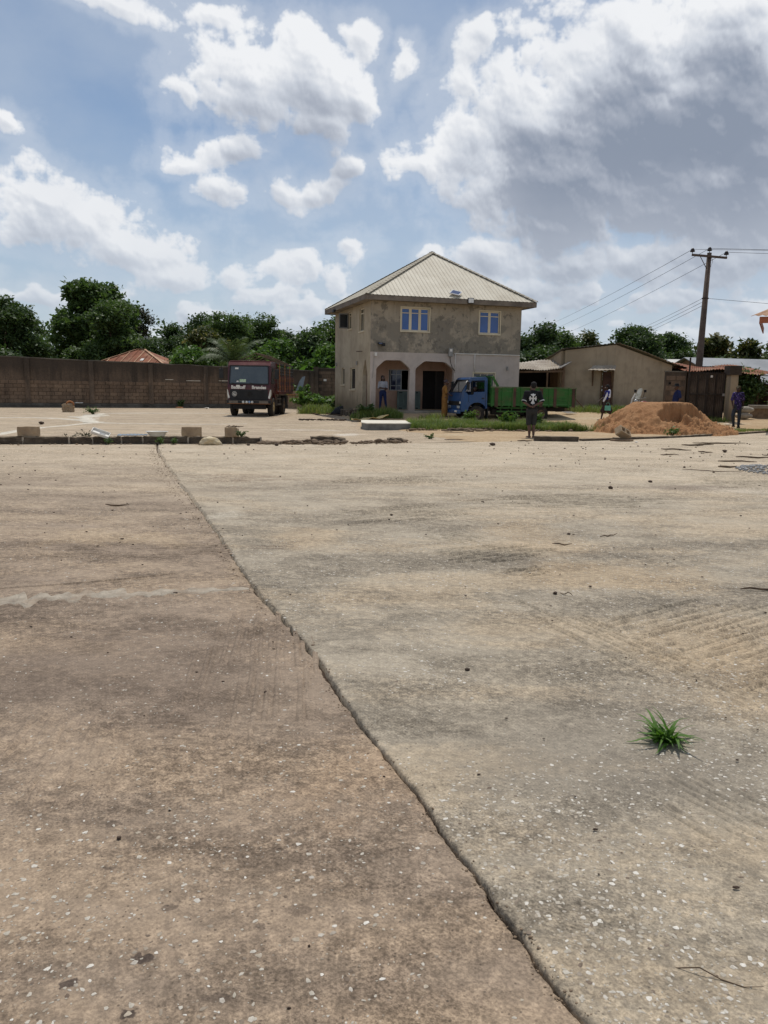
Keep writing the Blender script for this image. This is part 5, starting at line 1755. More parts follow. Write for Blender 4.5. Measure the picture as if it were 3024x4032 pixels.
MB().b(.14, .34, TW + .02, BW - TW - .02, 1.05, 1.26).obj('dashboard', M_TRIM, bt)
for ya in (.45, 1.28):
    st = MB().b(.72, 1.18, ya - .26, ya + .26, .75, .98).b(1.05, 1.19, ya - .26, ya + .26, .985, 1.50).obj('seat', M_SEAT, bt, bevel=.03)
sw = MB()
sw.lathe([(.18, -.012), (.2, 0), (.18, .012), (.165, 0), (.18, -.012)], 18, (0, 0, 0), 'Z')
swo = sw.obj('steering_wheel', M_TRIM, bt, True, loc=(.52, .45, 1.18))
swo.rotation_euler = (0, math.radians(-35), 0)
# grille, lamps, bumper
MB().b(-.022, -.002, .12, BW - .12, .74, .92).obj('grille', M_TRIM, bt)
for k in range(4):
    MB().b(-.032, -.023, .14, BW - .14, .755 + k * .04, .77 + k * .04).obj('grille_slat', M_CHASSIS, bt)
for ya in (.28, BW - .28):
    for dy in (-.085, .085):
        MB().lathe([(.001, -.015), (.055, -.012), (.065, 0), (.065, .03)], 14, (-.028, ya + dy, .66), 'X').obj('headlight', M_LAMP, bt, True)
for ya in (.03, BW - .15):
    MB().b(-.028, .02, ya, ya + .12, .82, .92).obj('indicator', M_LAMPW, bt, bevel=.01)
bm_ = MB().b(-.14, .0, -.02, BW + .02, .38, .54).obj('bumper', M_BLUE, bt, bevel=.025)
MB().b(-.146, -.141, .10, .42, .44, .52).obj('bumper_plate', M_LAMPW, bm_)
MB().b(-.146, -.141, BW - .42, BW - .1, .44, .52).obj('bumper_plate', M_LAMPW, bm_)
# door lines, handle, mirror
dl = MB()
for a, b2 in (((.36, 1.22), (.36, .92)), ((1.17, 1.84), (1.17, .66)), ((.36, .92), (.42, .88))):
    dl.bar((a[0], -.003, a[1]), (b2[0], -.003, b2[1]), .006, .012)
dl.obj('door_seam', M_CHASSIS, bt)
MB().b(.98, 1.10, -.025, -.001, 1.04, 1.09).obj('door_handle', M_TRIM, bt, bevel=.008)
for ya, sg in ((-.16, -1), (BW + .16, 1)):
    MB().box((.26, ya, 1.62), (.10, .16, .36), rz=0).obj('mirror', M_TRIM, bt, bevel=.02)
    MB().tube([(.30, ya, 1.80), (.34, ya - sg * .13, 1.78)], .012, 6).obj('mirror_arm', M_TRIM, bt)
    MB().tube([(.30, ya, 1.46), (.26, ya - sg * .13, 1.36)], .012, 6).obj('mirror_arm', M_TRIM, bt)
# chassis and wheels
for ya in (.5, 1.2):
    MB().b(.3, 5.35, ya - .05, ya + .05, .50, .66).obj('chassis_rail', M_CHASSIS, bt)
for xa in (.78, 3.93):
    MB().tube([(xa, .15, .37), (xa, BW - .15, .37)], .06, 8).obj('axle', M_CHASSIS, bt)


def bt_wheel(x, y, mat):
    o = wheel(bt, (x, y, .37), .37, .22, mat)
    o.rotation_euler = (0, 0, PI / 2)
    return o


for ya in (.13, BW - .13):
    bt_wheel(.78, ya, M_RIM)
    bt_wheel(3.93, ya, M_RIM)
    bt_wheel(3.93, ya + (.25 if ya < 1 else -.25), M_RIM)
    MB().b(1.28, 1.31, ya - .14, ya + .14, .14, .70).obj('mud_flap', M_TRIM, bt)
MB().b(1.6, 2.5, .28, .5, .34, .60).obj('fuel_tank', M_CHASSIS, bt, bevel=.04)
MB().b(2.6, 3.2, .3, .62, .34, .62).obj('battery_box', M_CHASSIS, bt)
for z in (.46, .62):
    MB().b(1.75, 3.2, .06, .10, z, z + .06).obj('side_guard', M_GREEN, bt)
for xg in (1.95, 2.5, 3.0):
    MB().b(xg - .025, xg + .025, .105, .14, .44, .76).obj('guard_bracket', M_GREEN, bt)
# bed
B0, B1 = 1.40, 5.62
MB().b(B0, B1, -.04, BW + .04, .74, .82).obj('bed_floor', M_GREEN, bt)
for k in range(7):
    MB().b(B0 + .3 + k * .6, B0 + .38 + k * .6, .05, BW - .05, .664, .738).obj('cross_beam', M_GREEN, bt)
for ya in (-.05, BW + .01):
    for k in range(5):
        z = .825 + k * .145
        MB().b(B0, B1, ya, ya + .04, z, z + .138).obj('side_plank', M_GREEN, bt)
    MB().b(B0 - .02, B1 + .02, ya - .02, ya + .06, 1.552, 1.60).obj('top_rail', simple('green_rail', (0.05, 0.12, 0.04), .7, S(120, 118, 92), 2), bt)
    MB().b(B0, B1, ya - .012 if ya < 0 else ya + .041, ya - .001 if ya < 0 else ya + .052, .745, .79).obj('lower_rail', M_GREEN, bt)
    for k, (xa, w_, m_) in enumerate(((B0 + .05, .06, M_GREEN), (B0 + .26, .16, M_BROWNPOST), (B0 + .55, .05, M_GREEN), (B0 + 1.05, .05, M_GREEN), (B0 + 1.14, .14, M_BROWNPOST), (B0 + 1.5, .12, M_GREEN), (B0 + 1.98, .18, M_BROWNPOST), (B0 + 2.46, .16, M_BROWNPOST), (B0 + 2.86, .05, M_GREEN), (B0 + 3.16, .14, M_BROWNPOST), (B0 + 3.85, .05, M_GREEN), (B0 + 4.10, .16, M_BROWNPOST))):
        y0 = ya - .03 if ya < 0 else ya + .042
        MB().b(xa - w_ / 2, xa + w_ / 2, y0, y0 + .028, .70, 1.55).obj('stake', m_, bt)
for k in range(5):
    z = .825 + k * .145
    MB().b(B1 - .04, B1, .0, BW - .0, z, z + .138).obj('tail_plank', M_GREEN, bt)
MB().b(B1 + .001, B1 + .05, .1, .2, .76, 1.5).b(B1 + .001, B1 + .05, BW - .2, BW - .1, .76, 1.5).obj('tail_stake', M_BROWNPOST, bt)
hb = MB()
for k in range(9):
    hb.b(B0, B0 + .04, .02 + k * .19, .16 + k * .19, .83, 2.02)
for z in (1.3, 1.68, 2.0):
    hb.b(B0 - .035, B0 - .002, 0, BW, z, z + .07)
hb.obj('headboard', M_GREEN, bt)
MB().bar((B0 + .06, .0, 2.05), (B0 + .36, .02, 1.60), .05, .1).obj('headboard_brace', M_GREEN, bt)

# ------------------------------------------------------------------ people
def skin_mat(name, a):
    return simple(name, a, 0.5, tuple(k * .8 for k in a), 6, spec=0.4)


M_SKIN = skin_mat('skin_dark', (0.062, 0.030, 0.020))
M_SKIN2 = skin_mat('skin_brown', (0.11, 0.055, 0.036))
M_HAIR = simple('black_hair', (0.010, 0.009, 0.009), 0.9, (0.016, 0.014, 0.013), 30, bump=.6, bscale=120)
M_EYE = simple('eye_white', (0.7, 0.68, 0.64), 0.3)
M_IRIS = simple('eye_dark', (0.01, 0.008, 0.006), 0.2)
M_LIP = simple('lip', (0.12, 0.045, 0.04), 0.5)


def cloth(name, a, b_=None, scale=6):
    return simple(name, a, 0.9, b_ or tuple(k * .75 for k in a), scale, spec=0.15, bump=.4, bscale=30)


class Blob:
    """a figure made of rounded volumes that a voxel remesh fuses into one continuous surface"""
    def __init__(s):
        s.mb = MB()

    def ball(s, p, r, sc=(1, 1, 1)):
        s.mb.sphere(p, r, sc, 12, 8)
        return s

    def limb(s, pts, rad, sc=(1, 1, 1)):
        for i in range(len(pts) - 1):
            a, b2 = Vector(pts[i]), Vector(pts[i + 1])
            L = (b2 - a).length
            k = max(2, int(L / (0.45 * min(rad[i], rad[i + 1]) + 1e-6)) + 1)
            for j in range(k + 1):
                t = j / k
                s.ball(a.lerp(b2, t), rad[i] + (rad[i + 1] - rad[i]) * t, sc)
        return s

    def obj(s, name, mat, parent, voxel, smooth=4):
        o = s.mb.obj(name, mat, parent)
        md = o.modifiers.new('fuse', 'REMESH')
        md.mode = 'VOXEL'
        md.voxel_size = voxel
        md.use_smooth_shade = True
        if smooth:
            sm = o.modifiers.new('soft', 'SMOOTH')
            sm.factor = .5
            sm.iterations = smooth
        return o


def hand(bl, wrist, d, pn, side, curl=.5):
    """palm, four fingers and a thumb. d: direction of the fingers, pn: palm normal, side: +1/-1 for the thumb side"""
    w, d, pn = Vector(wrist), Vector(d).normalized(), Vector(pn).normalized()
    ac = d.cross(pn).normalized() * side
    for t in (0.0, .03, .06, .085):
        for k in (-.026, -.009, .009, .026):
            bl.ball(w + d * t + ac * k * (.7 + t * 4), .0135)
    for k, (off, L) in enumerate(((.030, .072), (.010, .080), (-.010, .075), (-.029, .058))):
        p = w + d * .088 + ac * off
        pts = [p]
        ang = 0.0
        for seg in (.42, .32, .26):
            ang += curl * (.9 + .1 * k)
            p = p + (d * math.cos(ang) + pn * math.sin(ang)) * L * seg
            pts.append(p)
        bl.limb(pts, [.0095, .009, .0085, .0075])
    p = w + d * .025 + ac * .030
    bl.limb([p, p + (ac * .8 + d * .6 + pn * .3).normalized() * .035, p + (ac * .5 + d * .9 + pn * .6).normalized() * .062], [.012, .0105, .009])


def arm(bl, sh, el, wr, side, curl=.5, pn=None, hd=None, sleeve=0.0):
    bl.limb([sh, Vector(sh).lerp(Vector(el), .5), el, Vector(el).lerp(Vector(wr), .35), wr], [.052, .048, .040, .040, .027])
    d = hd or (Vector(wr) - Vector(el))
    hand(bl, wr, d, pn or (0, 1, 0), side, curl)


def foot(bl, an, d):
    an, d = Vector(an), Vector((d[0], d[1], 0)).normalized()
    z = 0.032
    heel = Vector((an.x, an.y, an.z - .05)) - d * .035
    bl.ball(heel, .036)
    bl.limb([heel, heel + d * .10 + Vector((0, 0, -.004)), heel + d * .19 + Vector((0, 0, -.010))], [.038, .040, .028], (1.05, 1.05, .8))
    pr = Vector((-d.y, d.x, 0))
    for k in range(5):
        q = heel + d * (.20 - .008 * abs(k - 1)) + pr * (-.030 + .015 * k) + Vector((0, 0, -.016))
        bl.limb([q, q + d * .028], [.012, .010])


def head(bl, c, f, up=(0, 0, 1), h=.115):
    """cranium, jaw, nose, ears; f = facing"""
    c, f = Vector(c), Vector(f).normalized()
    s_ = f.cross(Vector(up)).normalized()
    bl.ball(c + Vector((0, 0, .022)), .092, (.93, 1.0, 1.08))
    bl.ball(c - f * .025 + Vector((0, 0, .03)), .085)
    bl.ball(c + f * .035 + Vector((0, 0, -.055)), .062)
    bl.ball(c + f * .062 + Vector((0, 0, -.083)), .034)
    bl.limb([c + f * .088 + Vector((0, 0, .012)), c + f * .108 + Vector((0, 0, -.022))], [.012, .018])
    bl.ball(c + f * .093 + Vector((0, 0, -.052)), .020)
    for sg in (-1, 1):
        bl.ball(c + s_ * sg * .090 + Vector((0, 0, -.008)), .024, (.7, .9, 1.25))
        bl.ball(c + f * .075 + s_ * sg * .035 + Vector((0, 0, -.02)), .026)


def face_parts(body, c, f):
    c, f = Vector(c), Vector(f).normalized()
    s_ = f.cross(Vector((0, 0, 1))).normalized()
    for sg in (-1, 1):
        e = MB().sphere(c + f * .083 + s_ * sg * .032 + Vector((0, 0, .012)), .0125, nu=8, nv=6).obj('eye', M_EYE, body, True)
        MB().sphere(c + f * .0925 + s_ * sg * .032 + Vector((0, 0, .012)), .006, nu=6, nv=4).obj('iris', M_IRIS, e, True)
    MB().sphere(c + f * .1075 + Vector((0, 0, -.055)), .022, (1.0, 1.0, .28) if abs(f.y) > .7 else (.6, 1, .28), nu=8, nv=6).obj('mouth', M_LIP, body, True)


def torso(bl, pel, ch, nk, w=1.0):
    pel, ch, nk = Vector(pel), Vector(ch), Vector(nk)
    mid_ = pel.lerp(ch, .5)
    bl.limb([pel, mid_], [.125 * w, .115 * w], (1.12, .80, 1))
    bl.limb([mid_, ch], [.115 * w, .135 * w], (1.15, .80, 1))
    bl.limb([ch, nk - Vector((0, 0, .07))], [.135 * w, .08 * w], (1.2, .78, 1))
    bl.limb([nk - Vector((0, 0, .08)), nk + Vector((0, 0, .06))], [.058, .052])


def person(label, loc, rz, build):
    p = thing('person', label, 'person', loc, rz)
    build(p)
    return p


def V3(*a):
    return Vector(a)


# --- man seen from behind, hands clasped at his back. Figure faces +Y (away)
def man_back(p):
    b = Blob()
    pel, ch, nk, hd = V3(0, 0, .93), V3(.005, -.01, 1.28), V3(.02, .01, 1.46), V3(.03, .03, 1.605)
    torso(b, pel, ch, nk, 1.08)
    head(b, hd, (.12, 1, 0))
    b.limb([nk, hd], [.056, .06])
    sh = [V3(-.20, -.01, 1.40), V3(.21, -.01, 1.40)]
    elb = [V3(-.29, -.10, 1.13), V3(.28, -.12, 1.14)]
    wr = [V3(-.10, -.20, .99), V3(.02, -.205, 1.02)]
    b.limb([V3(0, 0, 1.40), sh[0]], [.07, .058]); b.limb([V3(0, 0, 1.40), sh[1]], [.07, .058])
    arm(b, sh[0], elb[0], wr[0], 1, .7, V3(.2, .3, .9), V3(.9, -.1, -.15))
    arm(b, sh[1], elb[1], wr[1], -1, .8, V3(0, -.6, .8), V3(-.8, -.1, -.55))
    for sx, ax, fd in ((-1, -.055, (-.25, 1)), (1, .075, (.2, 1))):
        b.limb([V3(sx * .09, 0, .90), V3(sx * .075, .02, .50), V3(ax, 0, .30), V3(ax, -.02, .10)], [.085, .058, .056, .036])
        foot(b, V3(ax, -.02, .10), fd)
    body = b.obj('body', M_SKIN2, p, .0085)
    # loose black T-shirt
    s = Blob()
    s.limb([V3(0, -.01, .95), V3(0, -.01, 1.12), V3(.01, -.01, 1.30)], [.150, .150, .160], (1.18, .82, 1))
    s.limb([V3(.01, -.01, 1.30), V3(.015, 0, 1.40)], [.165, .10], (1.25, .85, 1))
    for k in (0, 1):
        s.limb([V3(0, 0, 1.385), sh[k] + V3(0, 0, .0)], [.085, .08])
        s.limb([sh[k], sh[k].lerp(elb[k], .55), sh[k].lerp(elb[k], .86)], [.076, .074, .075])
    shirt = s.obj('shirt', cloth('black_tshirt', (0.010, 0.010, 0.011), (0.018, 0.018, 0.02)), p, .011, 3)
    trim = cloth('white_trim', (0.62, 0.62, 0.60))
    for k in (0, 1):
        a = sh[k].lerp(elb[k], .91); d_ = (elb[k] - sh[k]).normalized()
        MB().tube([a - d_ * .012, a + d_ * .012], [.079, .079], 18, False).obj('sleeve_trim', trim, p, True)
    ring = [V3(.018 + .068 * math.cos(t), .004 + .066 * math.sin(t), 1.462 + .012 * math.sin(t)) for t in [2 * PI * k / 20 for k in range(21)]]
    MB().tube(ring, .009, 6, False).obj('collar_trim', trim, p, True)
    # the flared cross printed on the back
    cx, cz = -.015, 1.235

    def petal(a, L, w0, w1):
        ca, sa = math.cos(a), math.sin(a)
        pts = [(.014, -w0), (L * .45, -w0 * 1.2), (L * .72, -w1 * .98), (L * .90, -w1 * .72), (L * .84, -w1 * .42), (L, 0), (L * .84, w1 * .42), (L * .90, w1 * .72), (L * .72, w1 * .98), (L * .45, w0 * 1.2), (.014, w0)]
        return [(u_ * ca - v_ * sa, u_ * sa + v_ * ca) for u_, v_ in pts]
    em = bmesh.new()
    for a, L, w0, w1 in ((PI / 2, .155, .018, .082), (0, .118, .018, .078), (PI, .118, .018, .078), (-PI / 2, .188, .025, .064)):
        vs = [em.verts.new((cx + u_, -.40, cz + v_)) for u_, v_ in petal(a, L, w0, w1)]
        em.faces.new(vs)
    dv = [em.verts.new((cx + .024 * math.cos(t), -.40, cz + .024 * math.sin(t))) for t in [2 * PI * k / 10 for k in range(10)]]
    em.faces.new(dv)
    bmesh.ops.triangulate(em, faces=em.faces)
    bmesh.ops.subdivide_edges(em, edges=em.edges, cuts=2, use_grid_fill=True)
    me = bpy.data.meshes.new('cross_print')
    em.to_mesh(me); em.free()
    co = link_mesh('cross_print', me, cloth('print_white', (0.66, 0.66, 0.64), (0.52, 0.52, 0.52), 25), shirt)
    sw_ = co.modifiers.new('wrap', 'SHRINKWRAP')
    sw_.target = shirt
    sw_.wrap_method = 'PROJECT'
    sw_.use_project_x = False; sw_.use_project_y = True; sw_.use_project_z = False
    sw_.use_positive_direction = True
    sw_.offset = .006
    t = Blob()
    t.limb([V3(0, 0, .97), V3(0, 0, .86)], [.152, .15], (1.12, .85, 1))
    for sx in (-1, 1):
        t.limb([V3(sx * .085, 0, .86), V3(sx * .085, .02, .62), V3(sx * .082, .02, .46)], [.098, .088, .082])
    t.obj('shorts', cloth('charcoal_shorts', (0.040, 0.040, 0.038), (0.028, 0.028, 0.028), 4), p, .011, 3)
    h = Blob()
    h.ball(hd + V3(-.004, -.018, .055), .098, (.97, 1.02, .95)); h.ball(hd + V3(-.005, -.035, .02), .088)
    h.obj('hair', M_HAIR, p, .012, 2)
    for sx, ax in ((-1, -.055), (1, .075)):
        MB().b(ax - .05, ax + .05, -.10, .18, .0, .022).obj('slipper', cloth('brown_slipper', (0.05, 0.028, 0.022)), p, bevel=.01)


person('man seen from behind in black T-shirt with white cross, hands clasped behind back', (4.55, 24.13, .0), math.radians(4), man_back)


# --- woman on the porch, arms folded at the waist. Faces -Y
def porch_woman(p):
    b = Blob()
    f = (.15, -1, 0)
    pel, ch, nk, hd = V3(0, 0, .88), V3(0, .01, 1.20), V3(0, 0, 1.37), V3(.0, -.02, 1.505)
    torso(b, pel, ch, nk, .92)
    head(b, hd, f)
    b.limb([nk, hd], [.05, .055])
    sh = [V3(-.165, 0, 1.31), V3(.165, 0, 1.31)]
    elb = [V3(-.20, -.02, 1.06), V3(.19, -.03, 1.05)]
    wr = [V3(.03, -.19, 1.05), V3(.15, -.19, .98)]
    arm(b, sh[0], elb[0], wr[0], -1, .6, V3(0, .4, .6))
    arm(b, sh[1], elb[1], wr[1], 1, .5, V3(-.8, .2, .1), V3(-.5, -.4, .25))
    for sx, kn, an in ((-1, V3(-.10, -.02, .47), V3(-.13, -.02, .09)), (1, V3(.12, -.05, .47), V3(.17, -.03, .09))):
        b.limb([V3(sx * .085, 0, .86), kn, kn.lerp(an, .3), an], [.085, .055, .054, .036])
        foot(b, an, (sx * .25, -1))
    body = b.obj('body', M_SKIN, p, .0095)
    face_parts(body, hd, f)
    s = Blob()
    s.limb([V3(0, 0, .92), V3(0, 0, 1.06), V3(0, .01, 1.20)], [.125, .122, .138], (1.14, .85, 1))
    s.limb([V3(0, .01, 1.20), V3(0, 0, 1.32)], [.138, .08], (1.2, .82, 1))
    for k in (0, 1):
        s.limb([V3(0, 0, 1.30), sh[k]], [.07, .062]); s.limb([sh[k], sh[k].lerp(elb[k], .95)], [.062, .056])
    s.obj('shirt', cloth('grey_blouse', (0.30, 0.31, 0.34), (0.22, 0.23, 0.26), 5), p, .011, 2)
    t = Blob()
    t.limb([V3(0, 0, .93), V3(0, 0, .84)], [.128, .125], (1.12, .85, 1))
    for sx, kn, an in ((-1, V3(-.10, -.02, .47), V3(-.13, -.02, .09)), (1, V3(.12, -.05, .47), V3(.17, -.03, .09))):
        t.limb([V3(sx * .08, 0, .84), kn, an + V3(0, 0, .03)], [.098, .064, .048])
    t.obj('trousers', cloth('navy_jeans', (0.012, 0.018, 0.055), (0.018, 0.026, 0.075)), p, .011, 2)
    h = Blob()
    h.ball(hd + V3(-.01, .025, .045), .100); h.ball(hd + V3(0, .05, -.02), .085)
    h.limb([hd + V3(-.06, .03, 0), hd + V3(-.07, .03, -.12)], [.04, .035]); h.limb([hd + V3(.065, .03, 0), hd + V3(.075, .03, -.10)], [.04, .03])
    h.obj('hair', M_HAIR, p, .012, 2)
    for an in (V3(-.13, -.02, .09), V3(.17, -.03, .09)):
        MB().sphere((an.x, an.y - .07, .05), .05, (1.0, 2.6, .9), 12, 8).obj('shoe', cloth('dark_shoe', (0.02, 0.018, 0.016)), p, True)


hm = Matrix.Translation((-0.51523633, 36.88804253, 0)) @ Matrix.Rotation(HA, 4, 'Z')
pw_ = hm @ Vector((0.36, -.10, 0.422))
person('person in pale blouse and navy jeans standing on the porch, arms folded', tuple(pw_), math.radians(4), porch_woman)


# --- person in ochre wrap before the truck, seen from the side, facing +X
def ochre_person(p):
    b = Blob()
    f = (1, -.25, 0)
    pel, ch, nk, hd = V3(0, 0, .92), V3(-.01, 0, 1.26), V3(.02, 0, 1.44), V3(.06, 0, 1.575)
    torso(b, pel, ch, nk, .9)
    head(b, hd, f)
    b.limb([nk, hd], [.05, .055])
    sh = [V3(.0, -.17, 1.37), V3(.0, .17, 1.37)]
    elb = [V3(.02, -.21, 1.12), V3(.06, .2, 1.12)]
    wr = [V3(.20, -.18, 1.02), V3(.24, .15, 1.05)]
    arm(b, sh[0], elb[0], wr[0], 1, .6, V3(0, 0, 1))
    arm(b, sh[1], elb[1], wr[1], -1, .6, V3(0, 0, 1))
    for sy in (-1, 1):
        b.limb([V3(0, sy * .08, .9), V3(.02, sy * .07, .48), V3(0, sy * .07, .09)], [.085, .056, .036])
        foot(b, V3(0, sy * .07, .09), (1, 0))
    body = b.obj('body', M_SKIN2, p, .0095)
    face_parts(body, hd, f)
    s = Blob()
    s.limb([V3(0, 0, .16), V3(0, 0, .5), V3(0, 0, .9), V3(0, 0, 1.08), V3(-.01, 0, 1.27)], [.150, .145, .15, .128, .14], (.95, 1.1, 1))
    s.limb([V3(-.01, 0, 1.27), V3(.01, 0, 1.38)], [.14, .085], (.85, 1.2, 1))
    for k in (0, 1):
        s.limb([V3(0, 0, 1.36), sh[k]], [.07, .065]); s.limb([sh[k], sh[k].lerp(elb[k], .9)], [.066, .068])
    s.obj('dress', cloth('ochre_wrap', (0.30, 0.155, 0.045), (0.20, 0.095, 0.03), 7), p, .012, 3)
    h = Blob()
    h.ball(hd + V3(-.02, 0, .045), .098); h.ball(hd + V3(-.09, 0, .07), .05)
    h.obj('head_tie', cloth('dark_headtie', (0.09, 0.07, 0.075), (0.05, 0.04, 0.045), 9), p, .012, 2)


person('person in long ochre dress standing at the front of the blue truck', (2.72, 35.85, tzf(2.72, 35.85) - .005), math.radians(8), ochre_person)


# --- woman walking left past the low building
def walking_woman(p):
    b = Blob()
    f = (-1, -.1, 0)
    pel, ch, nk, hd = V3(0, 0, .86), V3(-.01, 0, 1.18), V3(-.03, 0, 1.35), V3(-.04, 0, 1.48)
    torso(b, pel, ch, nk, .92)
    head(b, hd, f)
    b.limb([nk, hd], [.05, .055])
    sh = [V3(-.01, -.165, 1.29), V3(-.01, .165, 1.29)]
    elb = [V3(.03, -.20, 1.04), V3(-.06, .2, 1.05)]
    wr = [V3(-.03, -.21, .82), V3(-.30, .17, .90)]
    arm(b, sh[0], elb[0], wr[0], 1, .9, V3(0, 1, 0))
    arm(b, sh[1], elb[1], wr[1], -1, .4, V3(0, 0, 1))
    legs = ((-1, V3(.10, -.08, .46), V3(.20, -.08, .10)), (1, V3(-.13, .08, .46), V3(-.20, .08, .09)))
    for sy, kn, an in legs:
        b.limb([V3(0, sy * .08, .85), kn, an], [.09, .058, .036])
        foot(b, an, (-1, 0))
    body = b.obj('body', M_SKIN, p, .0095)
    face_parts(body, hd, f)
    s = Blob()
    s.limb([V3(0, 0, .84), V3(0, 0, 1.02), V3(-.01, 0, 1.18)], [.135, .125, .138], (.92, 1.12, 1))
    s.limb([V3(-.01, 0, 1.18), V3(-.02, 0, 1.29)], [.138, .085], (.85, 1.2, 1))
    for k in (0, 1):
        s.limb([V3(-.02, 0, 1.28), sh[k]], [.07, .064]); s.limb([sh[k], sh[k].lerp(elb[k], .7)], [.066, .066])
    s.obj('blouse', cloth('blue_blouse', (0.025, 0.035, 0.26), (0.018, 0.024, 0.17), 6), p, .011, 2)
    t = Blob()
    t.limb([V3(0, 0, .90), V3(-.01, 0, .70)], [.14, .16], (.95, 1.1, 1))
    for sy, kn, an in legs:
        t.limb([V3(0, sy * .06, .72), kn + V3(0, 0, -.02)], [.14, .125], (1.1, 1, 1))
    t.ball(V3(.01, 0, .50), .14, (1.5, 1.0, .7))
    t.obj('skirt', cloth('patterned_skirt', (0.075, 0.045, 0.038), (0.026, 0.02, 0.022), 16), p, .012, 3)
    sc = Blob()
    sc.limb([V3(.02, -.12, 1.36), V3(-.05, -.17, 1.22), V3(-.13, -.16, 1.05), V3(-.20, -.12, .88)], [.05, .06, .05, .045], (1, .55, 1))
    sc.limb([V3(.04, -.16, 1.33), V3(.02, -.21, 1.17), V3(.02, -.22, 1.08)], [.065, .068, .06], (.85, .6, 1))
    sc.obj('white_shawl', cloth('white_cotton', (0.70, 0.70, 0.74), (0.58, 0.58, 0.64), 8), p, .011, 3)
    h = Blob()
    h.ball(hd + V3(.015, 0, .05), .098); h.ball(hd + V3(.045, 0, .0), .085)
    h.obj('hair', M_HAIR, p, .012, 2)
    for an in (legs[0][2], legs[1][2]):
        MB().sphere((an.x - .07, an.y, max(.03, an.z - .06)), .045, (2.6, 1.0, .7), 12, 8).obj('slipper', cloth('pale_slipper', (0.30, 0.29, 0.30), (0.06, 0.06, 0.07), 10), p, True)


wx_, wy_ = 10.05, 35.3
person('person with white shawl over blue blouse walking left past the low building', (wx_, wy_, tzf(wx_, wy_)), math.radians(3), walking_woman)
bag = thing('hand_bag', 'small mint green bag hanging from the walking person with the shawl', 'bag', (wx_ - .05, wy_ - .34, tzf(wx_, wy_) + .46))
MB().prism([(-.13, -.03), (.13, -.03), (.13, .05), (-.13, .05)], 0, .22).obj('bag_body', cloth('mint_bag', (0.16, 0.42, 0.32), (0.12, 0.34, 0.26)), bag, bevel=.015)
MB().tube([(-.09, .01, .22), (-.06, .02, .32), (.0, .04, .37), (.06, .02, .32), (.09, .01, .22)], .008, 6).obj('bag_handle', cloth('mint_bag', (0, 0, 0)), bag)


# --- guard in navy with wide hat behind the sand heap, facing left
def hat_person(p):
    b = Blob()
    f = (-1, -.3, 0)
    pel, ch, nk, hd = V3(0, 0, .92), V3(0, 0, 1.27), V3(-.02, 0, 1.45), V3(-.04, 0, 1.585)
    torso(b, pel, ch, nk, 1.06)
    head(b, hd, f)
    b.limb([nk, hd], [.055, .058])
    sh = [V3(.02, -.19, 1.38), V3(.0, .19, 1.38)]
    elb = [V3(.08, -.24, 1.12), V3(.05, .23, 1.12)]
    wr = [V3(.02, -.24, .88), V3(-.05, .22, .88)]
    arm(b, sh[0], elb[0], wr[0], 1, .5, V3(0, 1, 0)); arm(b, sh[1], elb[1], wr[1], -1, .5, V3(0, -1, 0))
    for sy in (-1, 1):
        b.limb([V3(0, sy * .09, .9), V3(0, sy * .09, .48), V3(0, sy * .09, .09)], [.09, .06, .038])
        foot(b, V3(0, sy * .09, .09), (-1, 0))
    body = b.obj('body', M_SKIN2, p, .010)
    face_parts(body, hd, f)
    s = Blob()
    s.limb([V3(-.03, 0, .92), V3(-.03, 0, 1.08), V3(0, 0, 1.27)], [.16, .165, .165], (.98, 1.12, 1))
    s.limb([V3(0, 0, 1.27), V3(0, 0, 1.40)], [.16, .09], (.88, 1.2, 1))
    for k in (0, 1):
        s.limb([V3(0, 0, 1.38), sh[k]], [.08, .075]); s.limb([sh[k], sh[k].lerp(elb[k], .85)], [.075, .072])
    s.obj('shirt', cloth('navy_shirt', (0.022, 0.032, 0.10), (0.016, 0.022, 0.07)), p, .012, 2)
    t = Blob()
    t.limb([V3(0, 0, .95), V3(0, 0, .86)], [.14, .14], (1, 1.1, 1))
    for sy in (-1, 1):
        t.limb([V3(0, sy * .085, .86), V3(0, sy * .09, .46), V3(0, sy * .09, .12)], [.10, .075, .06])
    t.obj('trousers', cloth('black_trousers', (0.018, 0.018, 0.02)), p, .012, 2)
    MB().lathe([(.002, .12), (.075, .118), (.098, .09), (.102, .02), (.19, -.005), (.195, -.015), (.10, .0), (.09, .015)], 20, (hd.x, hd.y, hd.z + .055)).obj('hat', cloth('dark_hat', (0.016, 0.015, 0.016)), p, True)


hx, hy = 13.05, 34.9
person('person in navy shirt and dark brimmed hat standing behind the sand heap', (hx, hy, tzf(hx, hy)), math.radians(-5), hat_person)


